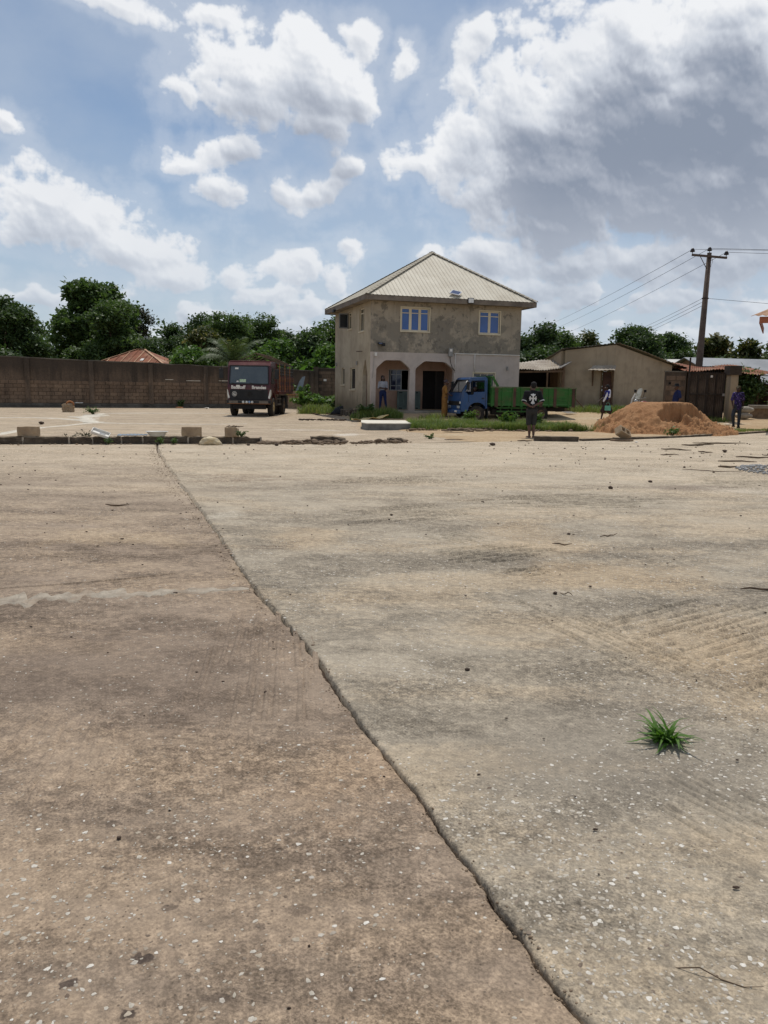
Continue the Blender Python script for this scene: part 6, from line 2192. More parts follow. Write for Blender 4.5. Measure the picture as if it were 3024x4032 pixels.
# --- man in purple patterned shirt and jeans, walking at the right edge
def purple_man(p):
    b = Blob()
    f = (-.75, -.65, 0)
    pel, ch, nk, hd = V3(0, 0, .96), V3(0, .0, 1.31), V3(-.02, 0, 1.49), V3(-.04, -.02, 1.625)
    torso(b, pel, ch, nk, 1.0)
    head(b, hd, f)
    b.limb([nk, hd], [.055, .058])
    sh = [V3(-.19, .02, 1.43), V3(.19, .02, 1.43)]
    elb = [V3(-.25, .05, 1.15), V3(.24, .0, 1.16)]
    wr = [V3(-.26, -.06, .93), V3(.22, -.03, .92)]
    arm(b, sh[0], elb[0], wr[0], 1, .5, V3(1, 0, 0)); arm(b, sh[1], elb[1], wr[1], -1, .5, V3(-1, 0, 0))
    legs = ((-1, V3(-.20, -.02, .52), V3(-.06, .10, .12)), (1, V3(.07, -.06, .50), V3(.03, -.12, .09)))
    for sx, kn, an in legs:
        b.limb([V3(sx * .09, 0, .93), kn, an], [.09, .06, .038])
        foot(b, an, (-.5, -1))
    body = b.obj('body', M_SKIN, p, .0095)
    face_parts(body, hd, f)
    s = Blob()
    s.limb([V3(0, 0, .88), V3(0, 0, 1.1), V3(0, 0, 1.31)], [.152, .145, .155], (1.14, .85, 1))
    s.limb([V3(0, 0, 1.31), V3(0, 0, 1.43)], [.155, .09], (1.2, .85, 1))
    for k in (0, 1):
        s.limb([V3(0, 0, 1.42), sh[k]], [.08, .072]); s.limb([sh[k], sh[k].lerp(elb[k], .85)], [.073, .07])
    m, n, bs_, out = new_mat('purple_print')
    P = coords(n, False)
    vc = n.voro(P, 13, out='Distance')
    c = n.mix(n.step(vc, .22, .30), S(150, 140, 170), S(62, 50, 108))
    c = n.mix(n.step(n.noise(P, 9, 3), .5, .56), c, S(36, 32, 66))
    n.put(bs_.inputs['Base Color'], c); bs_.inputs['Roughness'].default_value = .9
    s.obj('shirt', m, p, .011, 2)
    t = Blob()
    t.limb([V3(0, 0, .98), V3(0, 0, .90)], [.14, .14], (1.12, .85, 1))
    for sx, kn, an in legs:
        t.limb([V3(sx * .088, 0, .90), kn, an + V3(0, 0, .02)], [.102, .074, .056])
    t.obj('jeans', cloth('grey_jeans', (0.042, 0.052, 0.068), (0.026, 0.032, 0.044), 4), p, .012, 2)
    h = Blob()
    h.ball(hd + V3(.0, .01, .055), .100, (1, 1, .85))
    fv = Vector(f).normalized()
    h.limb([hd + fv * .07 + V3(0, 0, .055), hd + fv * .15 + V3(0, 0, .045)], [.05, .035], (1, 1, .35))
    h.obj('cap', cloth('khaki_cap', (0.11, 0.09, 0.05), (0.03, 0.03, 0.025), 20), p, .012, 2)
    for sx, kn, an in legs:
        q = an + Vector((-.03, -.06, -.05))
        MB().sphere((q.x, q.y, max(q.z, .035)), .05, (1.3, 2.2, .8), 12, 8).obj('shoe', cloth('black_shoe', (0.014, 0.013, 0.013)), p, True)


mx_, my_ = 14.9, 32.9
person('man in purple patterned shirt, jeans and cap walking at the right edge', (mx_, my_, tzf(mx_, my_)), math.radians(8), purple_man)


# --- driver leaning in the cab of the blue truck
def driver(p):
    b = Blob()
    f = (-1, -.5, 0)
    pel, ch, nk, hd = V3(.1, 0, .98), V3(.06, 0, 1.22), V3(-.02, -.02, 1.38), V3(-.07, -.05, 1.47)
    torso(b, pel, ch, nk, .85)
    head(b, hd, f)
    b.limb([nk, hd], [.05, .055])
    arm(b, V3(0, -.16, 1.32), V3(-.10, -.20, 1.16), V3(-.28, -.10, 1.18), 1, .9, V3(0, 0, -1))
    arm(b, V3(0, .16, 1.32), V3(-.10, .20, 1.14), V3(-.28, .1, 1.18), -1, .9, V3(0, 0, -1))
    for sy in (-1, 1):
        b.limb([V3(.1, sy * .09, .98), V3(-.28, sy * .1, 1.0), V3(-.34, sy * .1, .70)], [.085, .06, .045])
        foot(b, V3(-.34, sy * .1, .70), (-1, 0))
    body = b.obj('body', M_SKIN, p, .011)
    face_parts(body, hd, f)
    s = Blob()
    s.limb([V3(.1, 0, 1.0), V3(.06, 0, 1.22), V3(.0, -.01, 1.32)], [.13, .14, .09], (.85, 1.15, 1))
    s.obj('shirt', cloth('dark_shirt', (0.02, 0.02, 0.022)), p, .013, 2)


dp = Matrix.Translation((3.35, 34.6, 0.02)) @ Matrix.Rotation(TA, 4, 'Z') @ Vector((.86, .42, 0))
person('dark figure sitting at the wheel inside the blue truck cab', tuple(dp), TA, driver)

# ------------------------------------------------------------------ trees and plants
LM = {
    'dark': leaf_mat('leaf_dark', (0.032, 0.058, 0.020), (0.078, 0.122, 0.042), 0.32),
    'mid': leaf_mat('leaf_mid', (0.044, 0.080, 0.024), (0.105, 0.160, 0.050), 0.35),
    'fresh': leaf_mat('leaf_fresh', (0.045, 0.10, 0.02), (0.12, 0.20, 0.045), 0.32),
    'yellow': leaf_mat('leaf_yellow', (0.035, 0.055, 0.016), (0.085, 0.095, 0.03), 0.28, yellow=(0.22, 0.19, 0.07)),
    'brown': leaf_mat('leaf_brown', (0.024, 0.036, 0.014), (0.07, 0.066, 0.03), 0.2),
    'palm': leaf_mat('leaf_palm', (0.045, 0.070, 0.028), (0.13, 0.17, 0.075), 0.3),
    'banana': leaf_mat('leaf_banana', (0.05, 0.12, 0.02), (0.11, 0.22, 0.04), 0.35),
    'grass': leaf_mat('leaf_grass', (0.085, 0.13, 0.026), (0.20, 0.26, 0.07), 0.35, yellow=(0.24, 0.22, 0.09)),
    'tuft': leaf_mat('leaf_tuft', (0.040, 0.10, 0.014), (0.11, 0.22, 0.03), 0.35),
}
M_BARK = simple('bark', S(92, 78, 64), 0.95, S(66, 56, 46), 3, bump=.6, bscale=12)


def leaves(cent, n_per, spread, size, seed, up=0.45, droop=0.0, elong=1.7):
    """leaf blades round twig centres; returns vertex and face arrays"""
    r = np.random.default_rng(seed)
    cent = np.asarray(cent)
    N = len(cent) * n_per
    c = np.repeat(cent, n_per, 0) + r.normal(0, 1, (N, 3)) * np.asarray(spread)
    nrm = r.normal(0, 1, (N, 3)); nrm[:, 2] = np.abs(nrm[:, 2]) + up
    nrm /= np.linalg.norm(nrm, axis=1, keepdims=True)
    t = r.normal(0, 1, (N, 3)); t[:, 2] -= droop
    t -= nrm * (t * nrm).sum(1, keepdims=True)
    t /= np.linalg.norm(t, axis=1, keepdims=True) + 1e-9
    b_ = np.cross(nrm, t)
    s_ = size * (0.6 + 0.8 * r.random(N))[:, None]
    v0 = c - t * s_ * elong * .5
    v1 = c + b_ * s_ * .42 + nrm * s_ * .10
    v2 = c + t * s_ * elong * .5 - nrm * s_ * .12
    v3 = c - b_ * s_ * .42 + nrm * s_ * .10
    V = np.stack([v0, v1, v2, v3], 1).reshape(-1, 3)
    F = np.arange(N * 4).reshape(N, 4)
    return V, F


def crown_points(h, r, base, n_lobes, n_twigs, seed, flat=0.75):
    """twig centres spread over uneven lobes of a crown of radius r between base and h"""
    g = np.random.default_rng(seed)
    H = h - base
    pts = []
    lob = []
    for k in range(n_lobes):
        a = g.random() * 2 * PI
        zz = base + H * (0.22 + 0.66 * g.random())
        q = 1 - ((zz - base) / H - 0.42) ** 2 * 1.8
        rr = r * 0.74 * math.sqrt(g.random()) * max(.25, q)
        lr = r * (0.17 + 0.25 * g.random())
        lob.append((rr * math.cos(a), rr * math.sin(a), min(zz, h - lr * flat), lr))
    lob.append((g.normal(0, .12) * r, g.normal(0, .12) * r, h - r * .30 * flat, r * .34))
    vol = np.array([l[3] ** 2 for l in lob]); vol /= vol.sum()
    for (lx, ly, lz, lr), share in zip(lob, vol):
        k = max(6, int(n_twigs * share))
        d = g.normal(0, 1, (k, 3)); d /= np.linalg.norm(d, axis=1, keepdims=True)
        rad = lr * (0.55 + 0.5 * g.random(k) ** .5)
        p = np.array([lx, ly, lz]) + d * rad[:, None] * np.array([1, 1, flat])
        pts.append(p)
    return np.concatenate(pts), lob


def tree(name, label, x, y, h, r, leaf, seed, base=None, n_lobes=17, n_twigs=330, n_per=40, size=0.215, group=None, trunk=True, spread=.34, cat='tree', droop=0.0, flat=.75):
    t = thing(name, label, cat, (x, y, -.05), 0, group)
    base = h * .22 if base is None else base
    P, lob = crown_points(h, r, base, n_lobes, n_twigs, seed, flat)
    V, F = leaves(P, n_per, (spread, spread, spread * .75), size, seed + 1, droop=droop)
    o = link_mesh('crown', np_mesh('crown', V, F), LM[leaf], t)
    if trunk:
        g = random.Random(seed)
        mb = MB()
        tr = .045 * h * .5
        top = Vector((g.uniform(-.1, .1) * r, g.uniform(-.1, .1) * r, base + (h - base) * .55))
        pts = [Vector((0, 0, 0)), Vector((g.uniform(-.12, .12), g.uniform(-.1, .1), base * .6)), Vector((top.x * .5, top.y * .5, base + (h - base) * .2)), top]
        mb.tube(pts, [tr * 1.25, tr, tr * .75, tr * .35], 9)
        for (lx, ly, lz, lr) in lob:
            st = pts[2] if lz > pts[2].z + .3 else pts[1].lerp(pts[2], .7)
            e = Vector((lx, ly, lz))
            m_ = st.lerp(e, .5) + Vector((g.uniform(-.2, .2), g.uniform(-.2, .2), g.uniform(0, .3)))
            mb.tube([st, m_, e], [tr * .5, tr * .32, tr * .1], 6)
            for _ in range(2):
                q = e + Vector((g.uniform(-1, 1), g.uniform(-1, 1), g.uniform(-.3, .8))) * lr * .8
                mb.tube([m_, m_.lerp(q, .5) + Vector((0, 0, .1)), q], [tr * .2, tr * .12, tr * .05], 5)
        mb.obj('trunk', M_BARK, t, True)
    return t


GL = 'trees behind the perimeter wall'
tree('broadleaf_tree', 'dark round tree at the far left edge behind the wall', -33.8, 70, 8.6, 3.7, 'dark', 101, 2.2, group=GL, n_twigs=380)
tree('broadleaf_tree', 'dark tree cut by the left edge of the frame behind the wall', -38.4, 71, 8.0, 3.6, 'dark', 102, 2.0, group=GL, n_twigs=300)
tree('broadleaf_tree', 'tallest broad tree with open crown left of the rusty roof', -32.0, 85, 12.2, 5.4, 'mid', 103, 2.6, n_lobes=26, n_twigs=660, group=GL, size=.33)
tree('broadleaf_tree', 'dense tree half hidden behind the tallest tree above the rusty roof', -27.6, 80, 9.6, 3.5, 'mid', 104, 2.2, group=GL, n_twigs=380)
tree('broadleaf_tree', 'thin brownish tree right of the tallest tree', -30.2, 97, 10.6, 2.5, 'brown', 105, 3.0, group=GL, n_twigs=240, n_per=20)
tree('broadleaf_tree', 'low rounded dark tree between the palm and the middle trees', -26.6, 100, 8.8, 3.0, 'dark', 106, 2.0, group=GL, n_twigs=300)
tree('broadleaf_tree', 'wide dark tree in the middle of the tree line', -22.6, 96, 9.6, 3.9, 'dark', 107, 2.0, group=GL, n_twigs=400)
tree('broadleaf_tree', 'broad leafy tree behind the coconut palm', -18.6, 92, 9.7, 4.3, 'mid', 108, 2.2, group=GL, n_twigs=460)
tree('broadleaf_tree', 'upright tree rising directly behind the maroon lorry', -15.6, 97, 9.9, 3.6, 'mid', 109, 2.2, group=GL, n_twigs=380)
tree('broadleaf_tree', 'bluish dark tree in the gap left of the house', -12.4, 101, 8.2, 3.3, 'dark', 110, 2.0, group=GL, n_twigs=320)
tree('broadleaf_tree', 'rounded far tree just left of the house eave', -9.2, 106, 8.6, 3.8, 'dark', 111, 2.0, group=GL, n_twigs=360)
tree('broadleaf_tree', 'airy tree touching the left side of the house', -5.2, 76, 7.9, 2.3, 'mid', 112, 1.5, group=GL, n_twigs=280, n_per=20)
tree('flowering_tree', 'yellowish flowering tree left of the coconut palm', -16.4, 72, 6.3, 2.5, 'yellow', 113, 1.4, group=GL, n_twigs=260)
bush = [(-36, 60, 4.6, 3.2, 'mid', 'at the far left edge'), (-31, 61, 4.3, 3.2, 'dark', 'left of the tallest tree'), (-30.5, 78, 4.8, 3.2, 'mid', 'under the tallest tree'), (-24.6, 80, 5.6, 3.4, 'dark', 'behind the rusty roof ridge'), (-20.5, 84, 6.0, 3.2, 'mid', 'right of the rusty roof'),
        (-16.2, 64, 4.2, 2.2, 'fresh', 'between the rusty roof and the yellowish tree'), (-14.6, 66, 3.9, 2.4, 'dark', 'left of the palm trunk'), (-10.2, 66, 3.9, 2.4, 'mid', 'over the lorry cab'), (-8.4, 61, 4.8, 2.2, 'fresh', 'right of the lorry hoops'), (-6.4, 63, 5.6, 2.4, 'dark', 'near the wall corner'), (-4.6, 60, 4.4, 1.8, 'fresh', 'beside the banana plants')]
for k, (x, y, h, r, lf, w) in enumerate(bush):
    tree('bush', 'leafy bush showing over the wall ' + w, x, y, h, r, lf, 140 + k, .5, 8, 260, 34, .20, 'bushes behind the wall', True, .34, 'bush')

GR = 'trees behind the right-hand buildings'
tree('broadleaf_tree', 'dense dark tree against the right wall of the house', 14.0, 75, 7.5, 3.0, 'dark', 121, 1.2, group=GR, n_twigs=360)
tree('broadleaf_tree', 'open-branched tree with sky gaps right of the house', 17.9, 80, 7.2, 2.6, 'mid', 122, 3.6, group=GR, n_twigs=170, n_per=18)
tree('flowering_tree', 'pale cream flowering tree over the low building roof', 22.9, 90, 7.9, 2.0, 'yellow', 123, 2.5, group=GR, n_twigs=190)
tree('broadleaf_tree', 'wide dark tree over the low building ridge', 25.6, 81, 7.8, 3.7, 'dark', 124, 2.2, group=GR, n_twigs=420)
tree('broadleaf_tree', 'dark tree between the low building and the electricity pole', 30.6, 86, 7.5, 2.9, 'dark', 125, 2.0, group=GR, n_twigs=320)
tree('drooping_tree', 'narrow tree with drooping leaves right of the electricity pole', 30.9, 74, 6.3, 1.3, 'yellow', 126, 1.5, group=GR, n_twigs=150, droop=2.0, n_lobes=7, size=.34)
tree('drooping_tree', 'pale drooping tree above the grey roof', 34.4, 76, 6.2, 1.9, 'yellow', 127, 1.5, group=GR, n_twigs=200, droop=2.0, size=.34)
tree('drooping_tree', 'spreading pale tree right of the water tank', 38.6, 77, 6.4, 2.2, 'yellow', 129, 1.5, group=GR, n_twigs=220, droop=1.5, size=.32)
tree('broadleaf_tree', 'dark upright tree at the right edge of the frame', 36.6, 72, 6.9, 1.9, 'mid', 128, 1.6, group=GR, n_twigs=240)
for k, (x, y, h, r, lf, w) in enumerate([(21.0, 39.6, 2.9, 1.5, 'mid', 'behind the walking man at the right edge'), (23.4, 42.5, 3.5, 1.9, 'fresh', 'at the right edge beyond the gate pillar'), (19.4, 43.0, 2.5, 1.3, 'mid', 'behind the gate pillar'), (12.2, 66, 4.6, 2.2, 'dark', 'between house and shed roof'), (28, 66, 4.2, 2.0, 'mid', 'left of the grey roof'), (33.5, 64, 4.6, 2.2, 'mid', 'right of the grey roof gable')]):
    tree('bush', 'thick green bush ' + w, x, y, h, r, lf, 170 + k, .3, 8, 260, 32, .13 if y < 50 else .20, 'bushes at the right', True, .26, 'bush')

# far wood that closes the horizon
g_ = np.random.default_rng(5)
pts = []
for k in range(2600):
    a = g_.uniform(-1.15, 1.15); d = g_.uniform(120, 165)
    top_ = (9.6 if a < 0 else 7.0) + 1.5 * math.sin(a * 23) + 1.1 * math.sin(a * 61)
    pts.append((d * math.sin(a), d * math.cos(a), top_ * (1 - g_.random() ** 1.6 * .95)))
V, F = leaves(np.array(pts), 22, (1.2, 1.2, .6), .5, 77)
tag(link_mesh('far_wood', np_mesh('far_wood', V, F), LM['dark']), 'distant dark wood along the horizon', kind='stuff')


# ---- palms and bananas
def frond(base, az, el, L, droop, n=16, leaf=.55, seed=0):
    r = random.Random(seed)
    pts = []
    p = Vector(base)
    e = el
    for i in range(n + 1):
        pts.append(p.copy())
        d = Vector((math.cos(az) * math.cos(e), math.sin(az) * math.cos(e), math.sin(e)))
        p = p + d * L / n
        e -= droop / n * (0.5 + 1.2 * i / n)
    mb = MB()
    mb.tube(pts, [.035 * (1 - .8 * i / n) for i in range(n + 1)], 5)
    sd_ = Vector((-math.sin(az), math.cos(az), 0))
    for i in range(2, n * 3):
        t = i / (n * 3)
        k = min(int(t * n), n - 1)
        q = pts[k].lerp(pts[k + 1], t * n - k)
        d = (pts[k + 1] - pts[k]).normalized()
        ll = leaf * math.sin(PI * min(1, .12 + t * .86)) * r.uniform(.8, 1.1)
        for sg in (-1, 1):
            o = (sd_ * sg * .75 + d * .55 + Vector((0, 0, -.35 - .3 * r.random()))).normalized()
            e2 = q + o * ll + Vector((0, 0, -.12 * ll))
            mb.add([q - d * .02, q + o * ll * .5 + d * .035, e2, q + o * ll * .5 - d * .03], [(0, 1, 2, 3)])
    return mb


def palm(name, label, x, y, th, nf, L, seed, leaf=.6):
    t = thing(name, label, 'palm', (x, y, 0))
    r = random.Random(seed)
    MB().tube([(0, 0, 0), (.1, 0, th * .5), (.06, .05, th)], [.22, .16, .13], 9).obj('trunk', M_BARK, t, True)
    for k in range(nf):
        az = 2 * PI * k / nf + r.uniform(-.25, .25)
        el = r.uniform(.25, 1.35)
        frond((.06, .05, th), az, el, L * r.uniform(.8, 1.1), 1.1 + .8 * r.random(), leaf=leaf, seed=seed + k).obj('frond', LM['palm'], t)
    return t


palm('coconut_palm', 'coconut palm with long arching fronds above the maroon lorry', -12.2, 62, 3.3, 17, 3.6, 31, .75)
palm('oil_palm', 'small dark palm right of the tallest tree', -27.3, 88, 5.8, 14, 2.3, 51, .55)


def banana(label, x, y, h, seed):
    t = thing('banana_plant', label, 'banana plant', (x, y, 0), 0, 'banana plants behind the wall')
    r = random.Random(seed)
    MB().tube([(0, 0, 0), (0.05, 0, h * .6)], [.13, .09], 8).obj('stem', M_BARK, t, True)
    for k in range(8):
        az = r.uniform(0, 2 * PI); e = r.uniform(.5, 1.3); L = r.uniform(1.3, 1.9)
        p = Vector((0.05, 0, h * .58)); mb = MB(); prev = None; n = 8
        sd_ = Vector((-math.sin(az), math.cos(az), 0))
        for i in range(n + 1):
            w = .30 * math.sin(PI * min(1, .1 + .9 * i / n)) + .02
            row = [p + sd_ * w + Vector((0, 0, .06)), p, p - sd_ * w + Vector((0, 0, .06))]
            if prev:
                mb.add(prev + row, [(0, 1, 4, 3), (1, 2, 5, 4)])
            prev = row
            p = p + Vector((math.cos(az) * math.cos(e), math.sin(az) * math.cos(e), math.sin(e))) * L / n
            e -= .9 / n * (.5 + i / n)
        mb.obj('leaf', LM['banana'], t, True)


for k, (x, y, h, w) in enumerate(((-7.6, 57, 3.0, 'left of the wall corner pillar'), (-6.7, 57.6, 3.2, 'just left of the corner pillar'), (-4.3, 57, 3.3, 'beside the house wall'), (-3.6, 57.5, 3.0, 'touching the house wall'))):
    banana('bright green banana plant over the wall, ' + w, x, y, h, 60 + k)


# ---- grass
def blades(x, y, z, L, wid, seed, bend=.5, rows=2):
    """curved grass blades, numpy, two quads each"""
    r = np.random.default_rng(seed)
    N = len(x)
    a = r.random(N) * 2 * PI
    d = np.stack([np.cos(a), np.sin(a), np.zeros(N)], 1)
    s_ = np.stack([-np.sin(a), np.cos(a), np.zeros(N)], 1) * (wid * (0.6 + .8 * r.random(N)))[:, None]
    b0 = np.stack([x, y, z], 1)
    ln = (L * (0.45 + .8 * r.random(N)))[:, None]
    bd = (bend * (0.3 + r.random(N)))[:, None]
    m_ = b0 + d * ln * bd * .30 + np.array([0, 0, 1]) * ln * .62
    e = b0 + d * ln * bd * .95 + np.array([0, 0, 1]) * ln * (1 - .35 * bd)
    V = np.stack([b0 - s_, b0 + s_, m_ + s_ * .8, m_ - s_ * .8, e], 1).reshape(-1, 3)
    k = np.arange(N) * 5
    F4 = np.stack([k, k + 1, k + 2, k + 3], 1)
    F3 = np.stack([k + 3, k + 2, k + 4, k + 4], 1)
    me = bpy.data.meshes.new('grass')
    fl = np.concatenate([F4.ravel(), F3[:, :3].ravel()])
    me.vertices.add(len(V)); me.vertices.foreach_set('co', V.astype(np.float32).ravel())
    me.loops.add(len(fl)); me.loops.foreach_set('vertex_index', fl.astype(np.int32))
    ls = np.concatenate([np.arange(N) * 4, N * 4 + np.arange(N) * 3]).astype(np.int32)
    me.polygons.add(2 * N); me.polygons.foreach_set('loop_start', ls)
    me.update(calc_edges=True)
    return me


def edge_fade(x, y, r):
    """thins the growth towards the outline of the patch"""
    if len(x) < 10: return 0
    cx, cy = x.mean(), y.mean()
    u_ = np.abs(x - cx) / (np.ptp(x) / 2 + 1e-6); v_ = np.abs(y - cy) / (np.ptp(y) / 2 + 1e-6)
    return .30 * sstep(np.maximum(u_, v_), .45, 1.0) * (.4 + .9 * r.random(len(x)))


def grass_area(name, label, poly_fn, N, L, wid, seed, mat='grass', bend=.6):
    r = np.random.default_rng(seed)
    x, y = poly_fn(r, N)
    m_ = fbm(x * .9 + 3, y * .9, 3, seed) + .25 * (r.random(len(x)) - .5)
    keep = m_ > .36 + edge_fade(x, y, r)
    x, y = x[keep], y[keep]
    Ls = L * (.5 + 1.1 * fbm(x * 1.2, y * 1.2, 2, seed + 1))
    o = link_mesh(name, blades(x, y, tz(x, y) - .01, Ls, np.full(len(x), wid), seed, bend), LM[mat])
    return tag(o, label, kind='stuff')


def strip(r, N):
    x = .9 + r.random(N) ** 1.25 * 7.6
    y = 27.35 + .14 * (x - .9) + r.random(N) ** 1.3 * np.interp(x, [.9, 2, 4, 6, 8.5], [7.5, 8.0, 5.0, 3.6, 1.5])
    return x, y


grass_area('grass_strip', 'green grass strip before the house and truck', strip, 44000, .30, .007, 201)
grass_area('grass_strip', 'tall weeds at the foot of the low building', lambda r, N: (9.2 + r.random(N) * 4.4, 38.2 + r.random(N) * 2.9), 6500, .34, .008, 202)
grass_area('grass_strip', 'short grass verge near the walking man at right', lambda r, N: (12.6 + r.random(N) * 5.5, 29.6 + .55 * (r.random(N) * 3.0)), 4500, .12, .007, 203)
grass_area('grass_strip', 'weeds growing under the metal gate', lambda r, N: (13.0 + r.random(N) * 3.0, 35.2 + r.random(N) * 1.4), 2600, .26, .008, 204)
grass_area('grass_strip', 'dark weeds along the left side of the house', lambda r, N: (-4.9 + r.random(N) * 3.4, 42 + r.random(N) * 11.0), 9000, .5, .012, 205)
grass_area('grass_strip', 'weeds in front of the porch steps at left', lambda r, N: (-1.6 + r.random(N) * 2.4, 34.8 + r.random(N) * 1.6), 4000, .34, .010, 206)


def leafy(name, label, x, y, h, r, n, seed, leaf='fresh', size=.09, z=None, group=None, cat='weed'):
    t = thing(name, label, cat, (x, y, tzf(x, y) - .02 if z is None else z), 0, group)
    g = np.random.default_rng(seed)
    mb = MB()
    tw = []
    for k in range(n):
        a = g.random() * 2 * PI; rr = r * (.3 + .7 * g.random())
        e = Vector((rr * math.cos(a), rr * math.sin(a), h * (.45 + .55 * g.random())))
        m_ = Vector((e.x * .35, e.y * .35, e.z * .6))
        mb.tube([(0, 0, 0), m_, e], [.010, .007, .003], 4)
        for q in range(5):
            p = m_.lerp(e, q / 4)
            tw.append((p.x, p.y, p.z))
    mb.obj('stems', LM['brown'], t)
    sp_ = min(.05, size * .6)
    V, F = leaves(np.array(tw), 4 if size > .06 else 2, (sp_, sp_, sp_), size, seed + 1)
    link_mesh('foliage', np_mesh('foliage', V, F), LM[leaf], t)
    return t


GW = 'leafy weeds'
leafy('leafy_weed', 'leafy weed clump left of the man with the cross shirt', 4.75, 29.9, .62, .38, 20, 301, group=GW)
leafy('leafy_weed', 'leafy weed clump right of the man with the cross shirt', 5.75, 29.6, .55, .34, 18, 302, group=GW)
leafy('leafy_weed', 'leafy weed by the front wheel of the blue truck', 3.55, 32.4, .55, .36, 16, 303, group=GW)
leafy('leafy_weed', 'bright leafy bush by the wall behind the parked lorry', -5.2, 50.5, 1.15, 1.0, 40, 304, size=.17, group=GW)
leafy('leafy_weed', 'second bright bush between the lorry and the house', -4.1, 49.0, .95, .9, 36, 305, size=.17, group=GW)
leafy('leafy_weed', 'tall pale bush against the wall right of the block stack', -5.9, 52.8, 1.7, .8, 30, 306, size=.17, group=GW)
leafy('leafy_weed', 'broad-leaved weed at the left corner of the porch', -.9, 35.6, .5, .4, 16, 307, 'mid', .12, group=GW)
leafy('leafy_weed', 'weed clump at the foot of the house side wall', -2.7, 44.6, .9, .6, 22, 308, 'mid', .14, group=GW)
leafy('leafy_weed', 'small weed in the crack at the left kerb', -5.62, 19.25, .20, .12, 9, 309, 'fresh', .035, 0.0, group=GW)
leafy('leafy_weed', 'dry weed behind the tilted white tray', -7.55, 19.55, .34, .28, 12, 310, 'brown', .03, 0.0, group=GW)
leafy('leafy_weed', 'faint dry weed on the yard left of the white tray', -8.1, 19.7, .22, .3, 9, 311, 'brown', .025, 0.0, group=GW)
leafy('leafy_weed', 'green weed on the kerb beside the third block', -3.7, 19.85, .16, .18, 9, 312, 'mid', .04, .19, group=GW)
leafy('leafy_weed', 'pale weed tuft on the yard beside the mortar lines', -14.2, 37.6, .35, .45, 26, 313, 'fresh', .05, 0.0, group=GW)
leafy('leafy_weed', 'small weed at the foot of the kerb under the tilted tray', -6.85, 19.1, .15, .1, 8, 314, 'mid', .04, 0.0, group=GW)
leafy('leafy_weed', 'small weed on the kerb face left of the sack', -5.35, 19.45, .14, .1, 8, 315, 'mid', .04, 0.0, group=GW)
leafy('leafy_weed', 'pale weed at the front edge of the sand heap', 9.7, 26.1, .28, .3, 14, 316, 'fresh', .05, group=GW)
leafy('leafy_weed', 'low weed on the dirt before the grass strip', 1.35, 23.2, .14, .22, 10, 317, 'mid', .045, 0.0, group=GW)
leafy('leafy_weed', 'weed at the foot of the perimeter wall behind the lone chunk', -13.3, 50.2, .5, .3, 12, 318, 'mid', .08, 0.0, group=GW)

# the grass tuft that grows out of the near slab
tf = thing('grass_tuft', 'bright green grass tuft growing from the right foreground slab', 'grass tuft', (1.235, 3.14, 0.003))
r_ = random.Random(8)
for k in range(78):
    az = r_.uniform(0, 2 * PI)
    e = r_.choice((r_.uniform(.15, .7), r_.uniform(.4, 1.2), r_.uniform(.9, 1.45)))
    L = r_.choice((r_.uniform(.06, .12), r_.uniform(.10, .20)))
    w = r_.uniform(.005, .0105)
    p = Vector((r_.gauss(0, .020), r_.gauss(0, .020), 0))
    sd_ = Vector((-math.sin(az), math.cos(az), 0))
    mb = MB(); prev = None; n = 7
    for i in range(n + 1):
        ww = w * (1 - (i / n) ** 2.2) + .0006
        row = [p + sd_ * ww + Vector((0, 0, ww * .4)), p, p - sd_ * ww + Vector((0, 0, ww * .4))]
        if prev: mb.add(prev + row, [(0, 1, 4, 3), (1, 2, 5, 4)])
        prev = row
        p = p + Vector((math.cos(az) * math.cos(e), math.sin(az) * math.cos(e), math.sin(e))) * L / n
        if p.z < .004: p.z = .004
        e -= r_.uniform(.9, 1.5) / n
    mb.obj('blade', LM['tuft'], tf, True)

# ------------------------------------------------------------------ kerbs, blocks, rubble, sand and loose things
def kerb_mat():
    m, n, b, out = new_mat('old_kerb')
    g = n.n('ShaderNodeNewGeometry')
    P = g.outputs['Position']
    f = n.noise(P, 3.0, 5, .65); f2 = n.noise(P, 30, 4, .65)
    c = n.mix(n.step(f, .35, .65), S(104, 92, 78), S(76, 67, 58))
    sp = n.n('ShaderNodeSeparateXYZ'); n.put(sp.inputs[0], g.outputs['True Normal'])
    # dust lies on the flat tops
    c = n.mix(n.step(sp.outputs[2], .3, .8, 0.0, .75), c, S(158, 140, 116))
    c = n.mix(n.step(f2, .35, .7), n.mix(1.0, c, (.72, .72, .72), 'MULTIPLY'), c)
    n.put(b.inputs['Base Color'], c); b.inputs['Roughness'].default_value = .95
    n.put(b.inputs['Normal'], n.bump(f2, .8, .012))
    return m


M_KERB = kerb_mat()
M_RUBBLE = simple('rubble_stone', S(142, 122, 100), .95, S(112, 95, 78), 6, bump=.8, bscale=40, world=True, dirt=S(88, 74, 62), dirt_amt=.5, dirt_scale=5)
M_STONE = simple('dark_stone', S(86, 70, 58), .9, S(62, 50, 42), 12, bump=.6, bscale=60)
M_STICK = simple('dry_stick', S(104, 86, 66), .9, S(72, 58, 46), 15)
M_SAND = None


